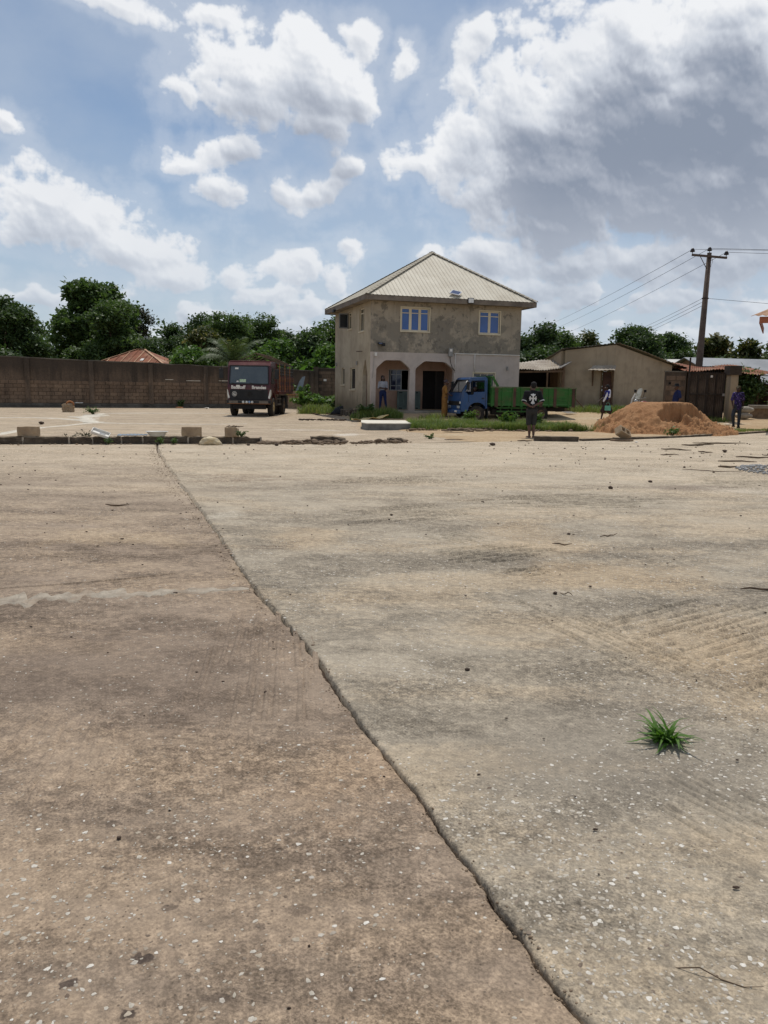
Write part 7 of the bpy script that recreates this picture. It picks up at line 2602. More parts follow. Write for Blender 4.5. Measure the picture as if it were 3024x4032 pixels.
def rough_box(name, mat, parent, L, d, h, seed, cuts=7, amp=.012, loc=(0, 0, 0), rz=0.0, broken=0.0):
    """a block with worn edges: a box whose surface is pushed about a little"""
    bm = bmesh.new()
    bmesh.ops.create_cube(bm, size=1)
    for v in bm.verts:
        v.co = Vector((v.co.x * L, v.co.y * d, (v.co.z + .5) * h))
    bmesh.ops.subdivide_edges(bm, edges=bm.edges, cuts=cuts, use_grid_fill=True)
    r = random.Random(seed)
    ph = [r.uniform(0, 9) for _ in range(6)]
    for v in bm.verts:
        q = v.co
        n_ = math.sin(q.x * 17 + ph[0]) * math.sin(q.z * 31 + ph[1]) + .7 * math.sin(q.x * 41 + ph[2]) * math.sin(q.y * 37 + ph[3]) + r.uniform(-.6, .6)
        ed = (abs(q.x) > L / 2 - 1e-4) + (abs(q.y) > d / 2 - 1e-4) + (q.z > h - 1e-4)
        k = amp * n_ - (amp * 1.1 if ed >= 2 else 0)
        dr = Vector((q.x / L * 2, q.y / d * 2, (q.z / h - .4) * 2)).normalized()
        v.co = q + dr * k
        if broken and q.x > L / 2 - broken * (1 + .6 * math.sin(q.z * 40 + ph[4])):
            v.co.z *= .55 + .3 * math.sin(q.y * 30 + ph[5])
        if q.z < 1e-5: v.co.z = -.02
    me = bpy.data.meshes.new(name)
    bm.to_mesh(me); bm.free()
    return link_mesh(name, me, mat, parent, loc, rz)


# left kerb: a row of blocks with mortar between
ka = math.atan2(1.40, 5.82)
kerb = thing('kerb', 'dark weathered block kerb across the left yard carrying loose blocks', 'kerb', (-9.33, 18.72, 0), ka)
kc = math.cos(ka)
joints = [-13.5, -12.3, -11.1, -9.95, -8.86, -7.83, -7.3, -6.96, -6.63, -6.13, -5.05, -3.95, -3.25]
for i in range(len(joints) - 1):
    s0, s1 = (joints[i] + 9.33) / kc, (joints[i + 1] + 9.33) / kc
    rough_box('kerb_block', M_KERB, kerb, s1 - s0 - .04, .18, .185 + random.uniform(-.006, .006), 400 + i, loc=((s0 + s1) / 2, .09 + random.uniform(-.008, .008), 0), broken=.25 if i == len(joints) - 2 else 0)
    MB().b(s1 - .022, s1 + .022, .012, .165, -.01, .172).obj('mortar_joint', M_MORTAR_GREY, kerb)


def hollow_block(mat, parent, L=.45, W_=.22, H=.225, wall=.035):
    mb = MB()
    o_ = [(-L / 2, -W_ / 2), (L / 2, -W_ / 2), (L / 2, W_ / 2), (-L / 2, W_ / 2)]
    cells = []
    cw = (L - 3 * wall) / 2
    for k in range(2):
        x0 = -L / 2 + wall + k * (cw + wall)
        cells.append([(x0, -W_ / 2 + wall), (x0 + cw, -W_ / 2 + wall), (x0 + cw, W_ / 2 - wall), (x0, W_ / 2 - wall)])
    mb.plate(o_, cells, H, lambda p: Vector((p.x, p.z, p.y)))
    return mb.obj('block_body', mat, parent, bevel=.006)


GB = 'loose sandcrete blocks'
for (x, y, z, rz, lab, L) in ((-8.78, 19.0, .19, .22, 'largest loose sandcrete block on the far left end of the kerb', .50), (-4.98, 19.86, .195, .24, 'tan loose sandcrete block on the kerb left of the sack', .50), (-3.98, 20.05, .195, .26, 'short broken sandcrete block near the kerb end', .36)):
    t = thing('sandcrete_block', lab, 'block', (x, y, z), rz, GB)
    rough_box('block_body', M_BLOCKNEW, t, L, .15, .235, int(L * 1000 + abs(x) * 10), amp=.006, broken=.12 if L < .4 else 0)
rub = MB()
for k in range(7):
    rub.bar((-.14 + .05 * k, random.uniform(-.05, .05), .24), (-.05 + .06 * k, random.uniform(-.05, .05), .25 + random.uniform(-.005, .03)), .025, .015)
tw_ = rub.obj('twig_litter', M_STICK)
tw_.location = (-3.98, 20.05, .195)
tag(tw_, 'dry twigs lying on the short broken block', 'twigs')

tb = thing('sandcrete_block', 'hollow two-hole sandcrete block tipped on its corner before the sand heap', 'block', (7.17, 23.62, .18), 0, GB)
tb.rotation_euler = (math.radians(52), math.radians(24), math.radians(28))
hb_ = hollow_block(M_BLOCKNEW, tb, .46, .24, .24, .04)
hb_.location = (0, 0, 0)
fs_ = MB().prism([(.34 * math.cos(t) * (1 + .2 * math.sin(3 * t)), .2 * math.sin(t)) for t in [2 * PI * k / 12 for k in range(12)]], 0, .045).obj('flat_stone', M_RUBBLE)
fs_.location = (7.2, 23.42, 0.005)
tag(fs_, 'flat dark stone under the tipped hollow block', 'stone')

# block stack and a leaning sheet behind the lorry
st = thing('block_stack', 'stack of grey sandcrete blocks beside the tail of the lorry', 'block stack', (-6.1, 52.4, 0), .1)
for lv in range(4):
    for k in range(2):
        rough_box('block', M_BLOCKNEW, st, .46, .3, .22, 900 + lv * 3 + k, cuts=3, amp=.004, loc=(-.24 + k * .48, random.uniform(-.02, .02), lv * .225))
MB().b(-.55, .58, -.3, .25, .91, .95).obj('plank', M_WOODPALE, st)
rough_box('block', M_BLOCKNEW, st, .46, .3, .22, 950, cuts=3, amp=.004, loc=(.02, 0, .955))
shs = thing('leaning_sheet', 'grey metal sheet leaning upright on the block stack', 'sheet', (-5.85, 52.5, 1.18), .1)
MB().plate([(-.22, 0), (.2, 0), (.42, 1.0), (.22, .95), (.0, .6)], [], .02, lambda p: Vector((p.x, p.y + p.z * .12, p.z))).obj('sheet', simple('blue_grey_sheet', S(128, 138, 146), .5, S(104, 112, 120), 3), shs)

# low edging of blocks beside the house
eg = thing('block_edging', 'low row of grey blocks edging the raised ground left of the house', 'edging', (-1.45, 36.9, 0), 0)
for k in range(9):
    t = k / 8
    x, y = -.05 - 1.55 * t, .0 + 9.0 * t
    rough_box('block', M_KERB, eg, .9, .2, .34 - .02 * (k % 3), 960 + k, cuts=4, amp=.01, loc=(x, y, 0), rz=math.atan2(9.0, -1.55))
tp = thing('tarpaulin_heap', 'dark tarpaulin thrown over a heap by the house side wall', 'tarpaulin', (-2.35, 42.2, tzf(-2.35, 42.2)), .2)
bl = Blob()
bl.ball((0, 0, .1), .42, (1.2, .7, .8)); bl.ball((.45, .05, .02), .30, (1.4, .7, .6)); bl.ball((-.35, 0, .02), .25, (1.2, .8, .6))
bl.obj('cover', simple('dark_tarp', (0.012, 0.014, 0.018), .6, (0.02, 0.022, 0.028), 3), tp, .05, 1)
hp = thing('earth_heap', 'dark earth and branches heaped at the front left corner of the house', 'heap', (-1.15, 37.0, tzf(-1.15, 37.0)), .2)
bl = Blob()
for k in range(9):
    bl.ball((random.uniform(-.5, .6), random.uniform(-.25, .25), .05), random.uniform(.12, .22), (1.2, 1, .8))
bl.obj('soil', M_SOIL, hp, .05, 1)
mt_ = thing('torn_mat', 'torn pale yellow mat crumpled at the left end of the grass', 'mat', (-.75, 34.2, tzf(-.75, 34.2) + .01), .3)
vs, fs = [], []
for j in range(7):
    for i in range(13):
        u_, v_ = i / 12, j / 6
        vs.append(((u_ - .5) * 1.7 + .15 * v_, (v_ - .5) * .55, .03 + .20 * u_ * u_ + .05 * math.sin(u_ * 14 + v_ * 3)))
        if i and j:
            a = j * 13 + i
            fs.append((a - 14, a - 13, a, a - 1))
mo = MB().add(vs, fs).obj('sheet', simple('pale_mat', S(206, 184, 132), .8, S(180, 156, 106), 3), mt_, True)
mo.modifiers.new('thick', 'SOLIDIFY').thickness = .012

# planks and litter lying in the yard near the lorry
for (a, b2, lab) in (((-4.95, 45.4), (-3.65, 41.8), 'curved brown plank lying on the yard right of the lorry'), ((-4.4, 46.2), (-2.3, 40.6), 'long dark plank edge lying beside the house weeds')):
    o = MB().bar((a[0], a[1], .04), (b2[0], b2[1], .03), .16, .05).obj('plank', M_STICK)
    tag(o, lab, 'plank', 'planks by the house')
r_ = random.Random(3)
o = Blob()
clod = MB()
for k in range(130):
    u_ = r_.random()
    x = -3.9 + 2.2 * u_ + r_.gauss(0, .12); y = 34.9 + .35 * u_ + r_.gauss(0, .22)
    s_ = r_.uniform(.02, .06)
    clod.sphere((x, y, s_ * .4), s_, (r_.uniform(.8, 1.5), r_.uniform(.8, 1.3), .7), 6, 4)
tag(clod.obj('clod_scatter', M_SOIL), 'dark clods scattered over the yard right of the lorry', kind='stuff')

# concrete cover box
cb_ = thing('concrete_cover', 'pale concrete slab box lying at the left end of the grass', 'slab', (0, 28.6, 0))
poly = [(-.92, 1.35), (-.86, -.55), (-.62, -1.18), (.92, -.78), (.76, 1.55)]
MB().prism(poly, -.02, .215).obj('box', simple('box_concrete', S(128, 128, 122), .9, S(100, 100, 95), 2.2, bump=.4, dirt=S(64, 62, 58), dirt_amt=.6, dirt_scale=2.5), cb_, bevel=.012)
MB().prism([(x * 1.02, y * 1.015) for x, y in poly], .216, .25).obj('lid', simple('lid_concrete', S(222, 216, 200), .9, S(204, 196, 178), 2.5), cb_, bevel=.008)

# broken kerb pieces and rubble in the middle
for i, (x, y, L, rz, lab) in enumerate(((-1.55, 21.05, .95, .22, 'broken kerb length standing in the middle of the rubble'), (.32, 21.55, .50, .2, 'small kerb stub at the right end of the rubble'))):
    t = thing('kerb_fragment', lab, 'kerb piece', (x, y, 0), rz, 'broken kerb pieces')
    rough_box('fragment', M_KERB, t, L, .2, .17 if i == 0 else .12, 970 + i, amp=.016, broken=.2)


def stone_mesh(seed, k=1.0):
    r = random.Random(seed)
    bm = bmesh.new()
    bmesh.ops.create_icosphere(bm, subdivisions=1, radius=1)
    for v in bm.verts:
        v.co = v.co * r.uniform(.65, 1.15)
        v.co.z *= .7
    me = bpy.data.meshes.new('stone')
    bm.to_mesh(me); bm.free()
    return me


STONES = [stone_mesh(k) for k in range(8)]


def rubble(label, line, n, seed, width=.3, rmax=.12, mat=M_RUBBLE, name='rubble', heap=.08):
    """stones and crumbs along a line, one heap nobody would count"""
    r = np.random.default_rng(seed)
    Vs, Fs, c = [], [], 0
    line = np.array(line, float)
    seg = np.hypot(*np.diff(line, axis=0).T); s_ = np.concatenate([[0], np.cumsum(seg)])
    for k in range(n):
        t = r.random() * s_[-1]
        off = r.normal(0, width)
        x = np.interp(t, s_, line[:, 0]) + r.normal(0, .06); y = np.interp(t, s_, line[:, 1]) + off
        rad = min(rmax, .012 + .022 * r.exponential(1.0))
        me = STONES[r.integers(8)]
        co = np.array([v.co[:] for v in me.vertices]); fc = np.array([p.vertices[:] for p in me.polygons])
        a = r.random() * 2 * PI
        R = np.array([[math.cos(a), -math.sin(a), 0], [math.sin(a), math.cos(a), 0], [0, 0, 1]])
        z = heap * math.exp(-(off / width) ** 2) * r.random() * (.5 + .5 * math.sin(t * 3 + seed))
        Vs.append(co @ R.T * rad * np.array([r.uniform(.8, 1.5), 1, r.uniform(.6, 1)]) + np.array([x, y, z + rad * .4 + .002]))
        Fs.append(fc + c); c += len(co)
    return tag(link_mesh(name, np_mesh(name, np.concatenate(Vs), np.concatenate(Fs)), mat), label, kind='stuff')


rubble('broken kerb rubble in the middle of the yard edge', [(-3.3, 20.15), (-2.3, 20.35), (-1.1, 20.7)], 420, 61, .17, .13)
rubble('second stretch of kerb rubble right of the middle', [(-.9, 20.75), (0, 21.1), (.6, 21.5)], 220, 62, .14, .10)
rubble('crumbled earth along the front of the grass strip', [(.8, 27.15), (3, 27.4), (5.5, 28.0), (7.8, 28.5)], 520, 63, .22, .12)
rubble('crumbs of mortar at the foot of the left kerb', [(-9.5, 18.5), (-6, 19.35), (-3.3, 20.0)], 60, 64, .10, .035, heap=0)
rubble('scattered grit over the right slab near the kerb', [(3.5, 19.5), (7.5, 19), (11, 21)], 60, 65, 2.2, .025, M_STONE, heap=0)

# kerb by the grass and right-hand kerb
for i, (pts, lab) in enumerate((([(.95, 27.2), (2.2, 27.3), (4.7, 28.2), (6.3, 28.3), (7.4, 28.6)], 'crumbling dark kerb along the front of the grass'), ([(4.42, 22.98), (5.75, 22.95)], 'dark kerb block lying right of the man with the cross shirt'), ([(5.9, 23.25), (7.1, 23.95), (9.3, 25.45), (11.79, 27.3), (14.75, 30.0)], 'low pale-topped kerb curving past the sand heap'))):
    kt = thing('kerb', lab, 'kerb', (0, 0, 0))
    for j in range(len(pts) - 1):
        a, b2 = Vector((*pts[j], 0)), Vector((*pts[j + 1], 0))
        n_ = max(1, int((b2 - a).length / 1.25))
        for q in range(n_):
            c0, c1 = a.lerp(b2, q / n_), a.lerp(b2, (q + 1) / n_)
            L = (c1 - c0).length
            if i == 0 and random.random() < .25: continue
            rough_box('kerb_block', M_KERB, kt, L - .03, .17 if i != 1 else .24, (.13, .15, .075)[i] + random.uniform(-.02, .01), 1000 + i * 40 + j * 7 + q, amp=.016 if i == 0 else .008, loc=((c0 + c1) / 2), rz=math.atan2(c1.y - c0.y, c1.x - c0.x))


# ---- sand heap
def sand_mat():
    m, n, b, out = new_mat('building_sand')
    P = coords(n)
    f = n.noise(P, 1.4, 6, .65); f2 = n.noise(P, 14, 5, .7); f3 = n.noise(P, 60, 3, .6)
    c = n.ramp(f, [(.3, S(142, 102, 68)), (.5, S(160, 119, 82)), (.7, S(176, 137, 99))])
    c = n.mix(n.step(f2, .35, .7, 0, .45), c, S(150, 104, 66))
    n.put(b.inputs['Base Color'], c); b.inputs['Roughness'].default_value = .97
    n.put(b.inputs['Normal'], n.bump(n.math('ADD', f2, n.math('MULTIPLY', f3, .4)), .9, .03))
    return m


SX, SY = np.meshgrid(np.linspace(7.2, 13.6, 220), np.linspace(25.8, 32.4, 180))
xx, yy = SX.ravel(), SY.ravel()
def cone(cx, cy, h, rx, ry, p=1.0):
    d = np.sqrt(((xx - cx) / rx) ** 2 + ((yy - cy) / ry) ** 2)
    return h * np.clip(1 - d ** p, 0, 1)
hz = np.maximum(cone(10.15, 29.4, 1.60, 2.2, 2.6), cone(10.95, 29.6, 1.62, 1.7, 2.4))
hz = np.maximum(hz, cone(11.75, 28.5, .52, 1.25, 1.2)); hz = np.maximum(hz, cone(9.1, 28.3, .50, 1.6, 1.4)); hz = np.maximum(hz, cone(10.6, 27.7, .42, 1.8, 1.2))
top = 1.03 + .03 * fbm(xx * 1.3, yy * 1.3, 3, 9)
hz = np.where(hz > top, top + (hz - top) * .04, hz)
# hollow dug out of the front: a near-vertical face under the crust of the top
nn_ = fbm(xx * 1.7, yy * 1.7, 5, 13, .6) - .5
dig = np.sqrt(((xx - 11.0) / 1.05) ** 2 + ((yy - 27.9) / 1.30) ** 2) + .55 * nn_
floor_ = .12 + .10 * np.clip(yy - 27.6, 0, 2) + .26 * sstep(fbm(xx * 2.6, yy * 2.6, 4, 14), .45, .7)
hz = np.where(dig < 1, np.minimum(hz, floor_ + 1.1 * sstep(dig, .86, 1.0)), hz)
dig2 = np.sqrt(((xx - 10.2) / .42) ** 2 + ((yy - 27.75) / .5) ** 2) + .5 * nn_
hz = np.where(dig2 < 1, np.minimum(hz, .15 + .45 * sstep(dig2, .7, 1.0)), hz)
rough = (fbm(xx * 2.4, yy * 2.4, 6, 17, .62) - .5)
lump = fbm(xx * 5.5, yy * 5.5, 4, 19, .55, billow=True) - .35
hz = hz + np.where(hz > .04, (.62 * rough + .30 * lump) * np.clip(1.12 - hz, .08, 1), 0)
sk_ = sstep(hz, .0, .12)
zz = tz(xx, yy) - .03 + hz + .05 * sk_
ii = np.arange(179 * 220).reshape(179, 220)[:, :-1].ravel()
tag(link_mesh('sand_heap', np_mesh('sand_heap', np.stack([xx, yy, zz], 1), np.stack([ii, ii + 1, ii + 221, ii + 220], 1), True), sand_mat()), 'large heap of orange building sand with a flat top and a dug hollow', 'sand heap')

# gravel heap at the right edge
gv = []
r_ = np.random.default_rng(91)
Vs, Fs, c = [], [], 0
for k in range(900):
    a = r_.random() * 2 * PI; d = math.sqrt(r_.random())
    x, y = 8.0 + 1.05 * d * math.cos(a), 14.9 + 1.15 * d * math.sin(a)
    rad = r_.uniform(.015, .04)
    me = STONES[r_.integers(8)]
    co = np.array([v.co[:] for v in me.vertices]); fc = np.array([p.vertices[:] for p in me.polygons])
    Vs.append(co * rad + np.array([x, y, .16 * (1 - d) * r_.random() + rad * .5 + .003])); Fs.append(fc + c); c += len(co)
tag(link_mesh('gravel', np_mesh('gravel', np.concatenate(Vs), np.concatenate(Fs)), simple('grey_gravel', S(176, 175, 172), .8, S(132, 131, 129), 30, world=True)), 'spread of blue-grey gravel at the right edge', kind='stuff')

# ---- things lying on the kerb
tray = thing('tray', 'white plastic tray tilted on the kerb', 'tray', (-7.12, 19.28, .24), .25)
tray.rotation_euler = (math.radians(18), math.radians(20), .25)
tm = MB(); W2_, D2_ = .21, .14
tm.b(-W2_, W2_, -D2_, D2_, 0, .012)
for s_ in (-1, 1):
    tm.b(-W2_, W2_, s_ * D2_ - .008, s_ * D2_ + .008, .012, .07).b(s_ * W2_ - .008, s_ * W2_ + .008, -D2_ + .01, D2_ - .01, .012, .07)
tm.obj('tray_body', M_WHITEPVC, tray, bevel=.004)
MB().b(-.02, .12, -.10, .02, .013, .05).obj('foam_piece', M_GREYBOX, tray, bevel=.01)
bowl = thing('basin', 'white enamel oval basin standing on the kerb', 'basin', (-5.80, 19.62, .186), .2)
bw = MB().lathe([(.001, .004), (.17, .004), (.19, .02), (.255, .115), (.285, .122), (.285, .132), (.25, .128), (.18, .03), (.001, .016)], 28)
bo = bw.obj('bowl', M_WHITEPVC, bowl, True)
bo.scale = (1, .62, 1)
sh_ = thing('roof_sheet_offcut', 'flat grey metal sheet lying along the kerb between tray and basin', 'sheet', (-6.38, 19.47, .19), .24)
wavy_sheet('sheet', Vector((-.36, -.12, .03)), Vector((.36, -.10, .04)), Vector((.36, .22, .05)), Vector((-.36, .22, .05)), 16, 2, .006, simple('blue_grey_sheet', (0, 0, 0)), sh_, .02, 3, .01)
sack = thing('sack', 'crumpled cream cement sack lying against the kerb', 'sack', (-4.42, 19.48, .0), .25)
bl = Blob()
bl.ball((0, 0, .10), .15, (1.6, .85, .75)); bl.ball((-.12, .0, .05), .11, (1.4, 1, .7)); bl.ball((.14, -.02, .05), .10, (1.5, 1, .6)); bl.ball((.02, .05, .16), .08, (1.4, .9, .8)); bl.ball((.22, -.03, .03), .06, (1.5, 1, .6)); bl.ball((-.05, -.08, .10), .07, (1.6, .8, .7))
so = bl.obj('bag', simple('cream_sack', S(206, 192, 164), .85, S(188, 168, 132), 9, bump=.9, bscale=14), sack, .022, 2)
tx = bpy.data.textures.new('sack_folds', 'CLOUDS'); tx.noise_scale = .11; tx.noise_depth = 3
dm = so.modifiers.new('folds', 'DISPLACE'); dm.texture = tx; dm.strength = .07; dm.mid_level = .5

# lone chunk with a coil on the far yard
ck = thing('concrete_chunk', 'tan block with a curled strip on top standing alone on the far yard', 'block', (-16.49, 40.3, 0), .1)
rough_box('block_body', M_BLOCKNEW, ck, .55, .35, .42, 77, amp=.03)
cl = []
for k in range(26):
    a = -.4 + k / 25 * 5.2
    cl.append((.12 + .17 * math.cos(a), -.05 - .01 * k / 5, .40 + .15 * math.sin(a)))
MB().tube(cl, .045, 7).obj('curled_strip', M_WOODPALE, ck, True)
sm_ = thing('stone', 'dark round stone on the yard behind the left block', 'stone', (-12.47, 28.0, .06))
so_ = link_mesh('stone_body', STONES[2].copy(), M_STONE, sm_); so_.scale = (.13, .1, .1)
# litter by the wall foot
for k, (x, y, lab, mat_, sc) in enumerate(((-18.9, 47.7, 'white scrap on the wall footing at left', M_WHITEPVC, (.35, .12, .05)), (-13.2, 49.6, 'pale brown wrapper by the wall foot', M_WOODPALE, (.3, .14, .06)), (-11.4, 49.4, 'small white scrap by the wall foot behind the yard', M_WHITEPVC, (.2, .14, .06)), (-9.3, 51.6, 'white cup scrap on the footing left of the lorry', M_WHITEPVC, (.14, .1, .06)), (-3.4, 44.6, 'white plastic sheet scrap beside the weeds by the house', M_WHITEPVC, (.5, .3, .05)), (5.6, 29.0, 'white scrap in the grass by the leafy weeds', M_WHITEPVC, (.14, .1, .06)), (14.4, 33.4, 'white paper scrap before the gate', M_WHITEPVC, (.25, .2, .03)), (13.2, 33.0, 'pale scrap between sand heap and gate', M_MORTAR, (.35, .2, .03)), (15.1, 34.2, 'small white scrap right of the gate', M_WHITEPVC, (.2, .15, .03)), (7.45, 22.9, 'white chip beside the tipped hollow block', M_WHITEPVC, (.06, .05, .03)))):
    t = tag(link_mesh('litter', STONES[k % 8].copy(), mat_, None, (x, y, tzf(x, y) + .05 if x > -3 else (.30 if k in (0, 3) else .05))), lab, 'litter', 'scraps of litter')
    t.scale = sc

# slatted board and ladder-like frame by the low building
sb_ = thing('slatted_board', 'white slatted board lying on the ground behind the truck tail', 'board', (8.9, 37.6, tzf(8.9, 37.6) + .05), .4)
for k in range(4):
    MB().b(-.28, .28, -.24 + k * .13, -.15 + k * .13, .02 * k, .02 * k + .02).obj('slat', M_WHITEPVC, sb_)
pf = thing('timber_frame', 'dark timber offcuts stacked against the low building behind the truck', 'timber', (9.4, 39.3, tzf(9.4, 39.3)), .1)
MB().bar((-1.4, 0, .12), (.3, .1, .16), .1, .12).obj('beam', M_WOODOLD, pf)
MB().bar((-.5, .1, .0), (.25, .5, .75), .08, .08).obj('beam', M_WOODOLD, pf)
MB().bar((-.9, -.3, .04), (.1, -.2, .05), .12, .08).obj('beam', M_STICK, pf)
MB().bar((.9, .2, .0), (.25, .5, .75), .06, .06).obj('beam', M_WOODOLD, pf)

# motorcycle behind the sand heap
mc = thing('motorcycle', 'motorcycle with white windshield parked behind the sand heap', 'motorcycle', (11.75, 35.2, tzf(11.75, 35.2)), math.radians(200))
def mwheel(x):
    MB().lathe([(.26, -.05), (.29, -.05), (.31, 0), (.29, .05), (.26, .05), (.26, -.05)], 22, (x, 0, .31), 'Y').obj('wheel', M_TYRE, mc, True)
mwheel(.62); mwheel(-.62)
MB().tube([(.62, -.06, .31), (.36, -.06, .98)], .022, 6).obj('fork', M_STEEL, mc); MB().tube([(.62, .06, .31), (.36, .06, .98)], .022, 6).obj('fork', M_STEEL, mc)
tk = Blob(); tk.ball((.08, 0, .82), .15, (1.6, .8, .8)); tk.obj('fuel_tank', simple('red_tank', (0.18, 0.02, 0.02), .35), mc, .03, 1)
st_ = Blob(); st_.limb([(-.15, 0, .80), (-.62, 0, .84)], [.10, .10], (1, 1.1, .6)); st_.obj('seat', M_SEAT, mc, .03, 1)
MB().b(-.25, .25, -.13, .13, .28, .62).obj('engine', M_CHASSIS, mc, bevel=.05)
MB().tube([(.28, -.36, 1.10), (.36, -.2, 1.04), (.36, .2, 1.04), (.28, .36, 1.10)], .016, 6).obj('handlebar', M_STEEL, mc)
MB().plate([(-.19, 1.02), (.19, 1.02), (.16, 1.42), (.08, 1.50), (-.08, 1.50), (-.16, 1.42)], [], .012, lambda p: Vector((.46 - (p.z - 1.02) * .35 + p.y, p.x, p.z))).obj('windshield', simple('cloudy_windshield', S(196, 194, 184), .3, S(158, 156, 140), 6), mc)
MB().tube([(.36, -.26, 1.06), (.33, -.34, 1.34)], .010, 5).obj('mirror_stalk', M_BLACK, mc); MB().b(.30, .33, -.42, -.26, 1.32, 1.44).obj('mirror', M_BLACK, mc, bevel=.01)
MB().tube([(.36, .26, 1.06), (.33, .34, 1.34)], .010, 5).obj('mirror_stalk', M_BLACK, mc); MB().b(.30, .33, .26, .42, 1.32, 1.44).obj('mirror', M_BLACK, mc, bevel=.01)
hd_ = MB().lathe([(.001, .09), (.08, .08), (.09, 0), (.05, -.08)], 14, (.50, 0, .92), 'X').obj('headlight', M_LAMP, mc, True)
clth = Blob(); clth.limb([(.42, -.22, 1.22), (.52, -.26, 1.0), (.58, -.26, .78)], [.045, .05, .04], (.7, 1, 1)); clth.obj('white_cloth', M_WHITEPVC, mc, .02, 1)
# sacks by the gate pillar and low slab at the right edge
for k, (x, y, z, lab) in enumerate(((16.9, 36.6, .12, 'grey filled sack lying right of the gate pillar, lower'), (17.0, 36.7, .40, 'grey filled sack lying on top beside the gate pillar'))):
    t = thing('filled_sack', lab, 'sack', (x, y, z + tzf(x, y) - .05), .2)
    bl = Blob(); bl.ball((0, 0, .1), .22, (1.7, .9, .75)); bl.ball((.25, 0, .1), .16, (1.3, 1, .7)); bl.ball((-.25, 0, .1), .17, (1.3, 1, .7))
    bl.obj('bag', simple('grey_sack', S(170, 164, 152), .9, S(140, 132, 120), 5), t, .03, 1)
cs2 = thing('culvert_slab', 'low pale concrete slab on stones at the right edge beyond the walking man', 'slab', (20.0, 37.6, tzf(20, 37.6)), .1)
MB().b(-2.4, 3, -.4, .4, .42, .58).obj('slab', M_CONC, cs2, bevel=.02)
MB().b(-2.3, 3, -.3, .3, -.1, .415).obj('base', M_RUBBLE, cs2)
ob = MB().bar((13.4, 22.0, .03), (15.4, 23.6, .06), .18, .05).obj('plank', M_STICK)
tag(ob, 'dark plank lying at the right edge near the kerb', 'plank')

# ---- sticks, bark and stones on the right slab
r_ = random.Random(21)


def stick(x, y, L, rz, lab, thick=.018, group='sticks on the slab'):
    thick = min(thick * .62, .02)
    pts = []
    for k in range(6):
        t = k / 5 - .5
        pts.append((x + t * L * math.cos(rz) + r_.gauss(0, .02 * L), y + t * L * math.sin(rz) + r_.gauss(0, .02 * L), thick * .9 + abs(r_.gauss(0, .01))))
    o = MB().tube(pts, [thick * .6, thick, thick * 1.1, thick, thick * .8, thick * .4], 6).obj('stick', M_STICK)
    tag(o, lab, 'stick', group)


stick(2.95, 5.76, .42, .12, 'forked brown stick at the right edge of the near slab', .012)
stick(8.97, 21.95, .9, .3, 'bundle-like dark bark piece nearest the pale stick', .05)
stick(8.7, 21.8, .6, -.2, 'short dark bark piece beside the bundle-like one', .04)
stick(10.0, 22.9, 1.5, .25, 'long dark branch right of the sand heap', .05)
stick(9.5, 22.75, .9, .1, 'pale straight stick left of the long dark branch', .025)
stick(7.56, 20.05, .75, -.3, 'forked dark stick midway to the sand heap', .03)
stick(8.04, 19.33, .35, -.4, 'small dark bark chip below the forked stick', .025)
stick(6.79, 18.37, .45, .1, 'thin dark stick left of the gravel', .022)
stick(8.63, 17.94, .9, .0, 'dark stick with leaf litter far right', .03)
stick(7.72, 16.84, .8, -.2, 'dark curved stick above the gravel', .026)
stick(6.93, 15.52, .34, -.4, 'thick dark bark piece left of the gravel', .035)
stick(6.3, 14.75, 1.1, -.25, 'long thin twig left of the gravel spread', .012)
stick(1.75, 7.4, .2, -.3, 'small dark splinter on the middle of the slab', .010)
stick(2.35, 7.9, .22, .4, 'dark splinter near the sandy patch', .010)
stick(-3.3, 9.4, .28, .05, 'bent black strap lying on the left slab', .016)
stick(1.36, 5.53, .10, -.5, 'tiny twig beside the round stone on the right slab', .006)
stick(.86, 1.78, .26, -.32, 'dry grass stem lying at the lower right', .0024)
stick(2.1, 22.7, .7, .1, 'thin dark stick on the dirt before the grass', .02)
stick(2.3, 26.4, .7, -.05, 'pale stick at the foot of the grass kerb', .022)
stick(4.1, 22.6, .5, .3, 'dark root left of the man with the cross shirt', .03)
stick(9.4, 18.6, .5, -.3, 'dark chip near the right edge sticks', .02)
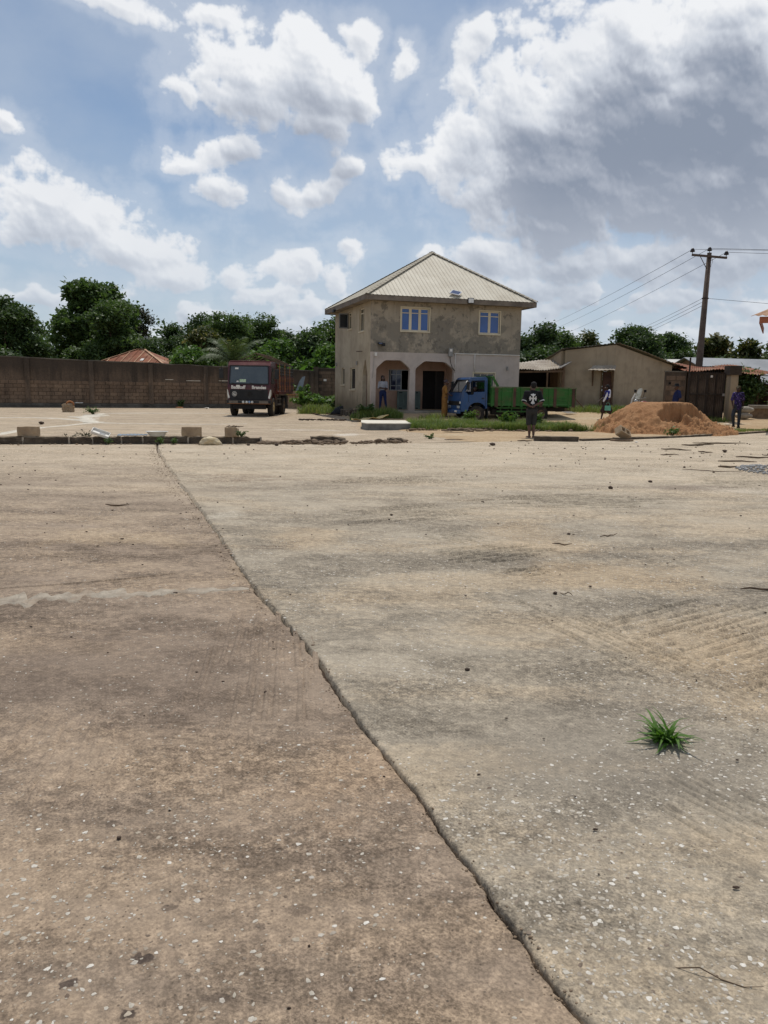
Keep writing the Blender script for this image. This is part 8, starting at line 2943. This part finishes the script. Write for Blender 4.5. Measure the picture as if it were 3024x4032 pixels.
for k, (x, y, s_, lab) in enumerate(((.46, 3.96, .014, 'round dark stone on the near right slab'), (1.28, 5.56, .020, 'dark stone with a twig on the right slab'), (-.57, 3.61, .012, 'reddish snail-like pebble on the left slab'), (2.89, 20.71, .075, 'square dark stone out on the slab before the man'), (8.62, 19.53, .07, 'round brown stone among the right-hand sticks'), (4.45, 12.81, .035, 'dark stone left of the dark stain'), (3.51, 11.86, .04, 'brown stone on the middle right slab'), (6.01, 15.39, .035, 'small stone on the thin twig'), (-2.75, 19.55, .06, 'dark lump before the rubble'), (-3.45, 19.45, .045, 'dark cube stone before the kerb end'), (1.95, 7.97, .018, 'small dark pebble beyond the raked marks'), (-.67, 5.41, .012, 'pale pebble beside the crack'), (.09, 9.02, .02, 'small dark pebble on the far middle slab'))):
    o = link_mesh('stone', STONES[k % 8].copy(), M_STONE, None, (x, y, s_ * .5))
    o.scale = (s_ * 1.2, s_, s_)
    o.rotation_euler = (0, 0, k)
    tag(o, lab, 'stone', 'single stones on the slabs')
# loose crumbs everywhere on the slabs
r2 = np.random.default_rng(404)
Vs, Fs, c = [], [], 0
for k in range(260):
    y = 1.5 + 19 * r2.random() ** 0.9
    x = (r2.random() * 2 - 1) * (.6 * y + .4)
    if y > bound(x) - .3: continue
    rad = .0015 + .0013 * r2.exponential(1) + .0009 * y
    me = STONES[r2.integers(8)]
    co = np.array([v.co[:] for v in me.vertices]); fc = np.array([p.vertices[:] for p in me.polygons])
    Vs.append(co * rad * np.array([r2.uniform(.8, 1.8), 1, .8]) + np.array([x, y, rad * .5 + (.006 if x > np.interp(y, cv, cvx) else 0)])); Fs.append(fc + c); c += len(co)
tag(link_mesh('loose_crumbs', np_mesh('loose_crumbs', np.concatenate(Vs), np.concatenate(Fs)), M_STONE), 'small dark crumbs strewn over the slabs', kind='stuff')
# chipped concrete and soil caught along the crack
Vs, Fs, c = [], [], 0
for k in range(800):
    y = 1.3 + 17 * r2.random() ** 1.6
    sg = r2.choice([-1, 1], p=[.7, .3])
    x = np.interp(y, cv, xl_edge if sg < 0 else xr_edge) + sg * abs(r2.normal(0, .012 + .004 * y))
    rad = .0014 + .0013 * r2.exponential(1) + .0004 * y
    me = STONES[r2.integers(8)]
    co = np.array([v.co[:] for v in me.vertices]); fc = np.array([p.vertices[:] for p in me.polygons])
    Vs.append(co * rad + np.array([x, y, rad * .3 + (.010 if sg > 0 else -.001)])); Fs.append(fc + c); c += len(co)
tag(link_mesh('crack_crumbs', np_mesh('crack_crumbs', np.concatenate(Vs), np.concatenate(Fs)), M_RUBBLE), 'crumbs of concrete along the crack', kind='stuff')
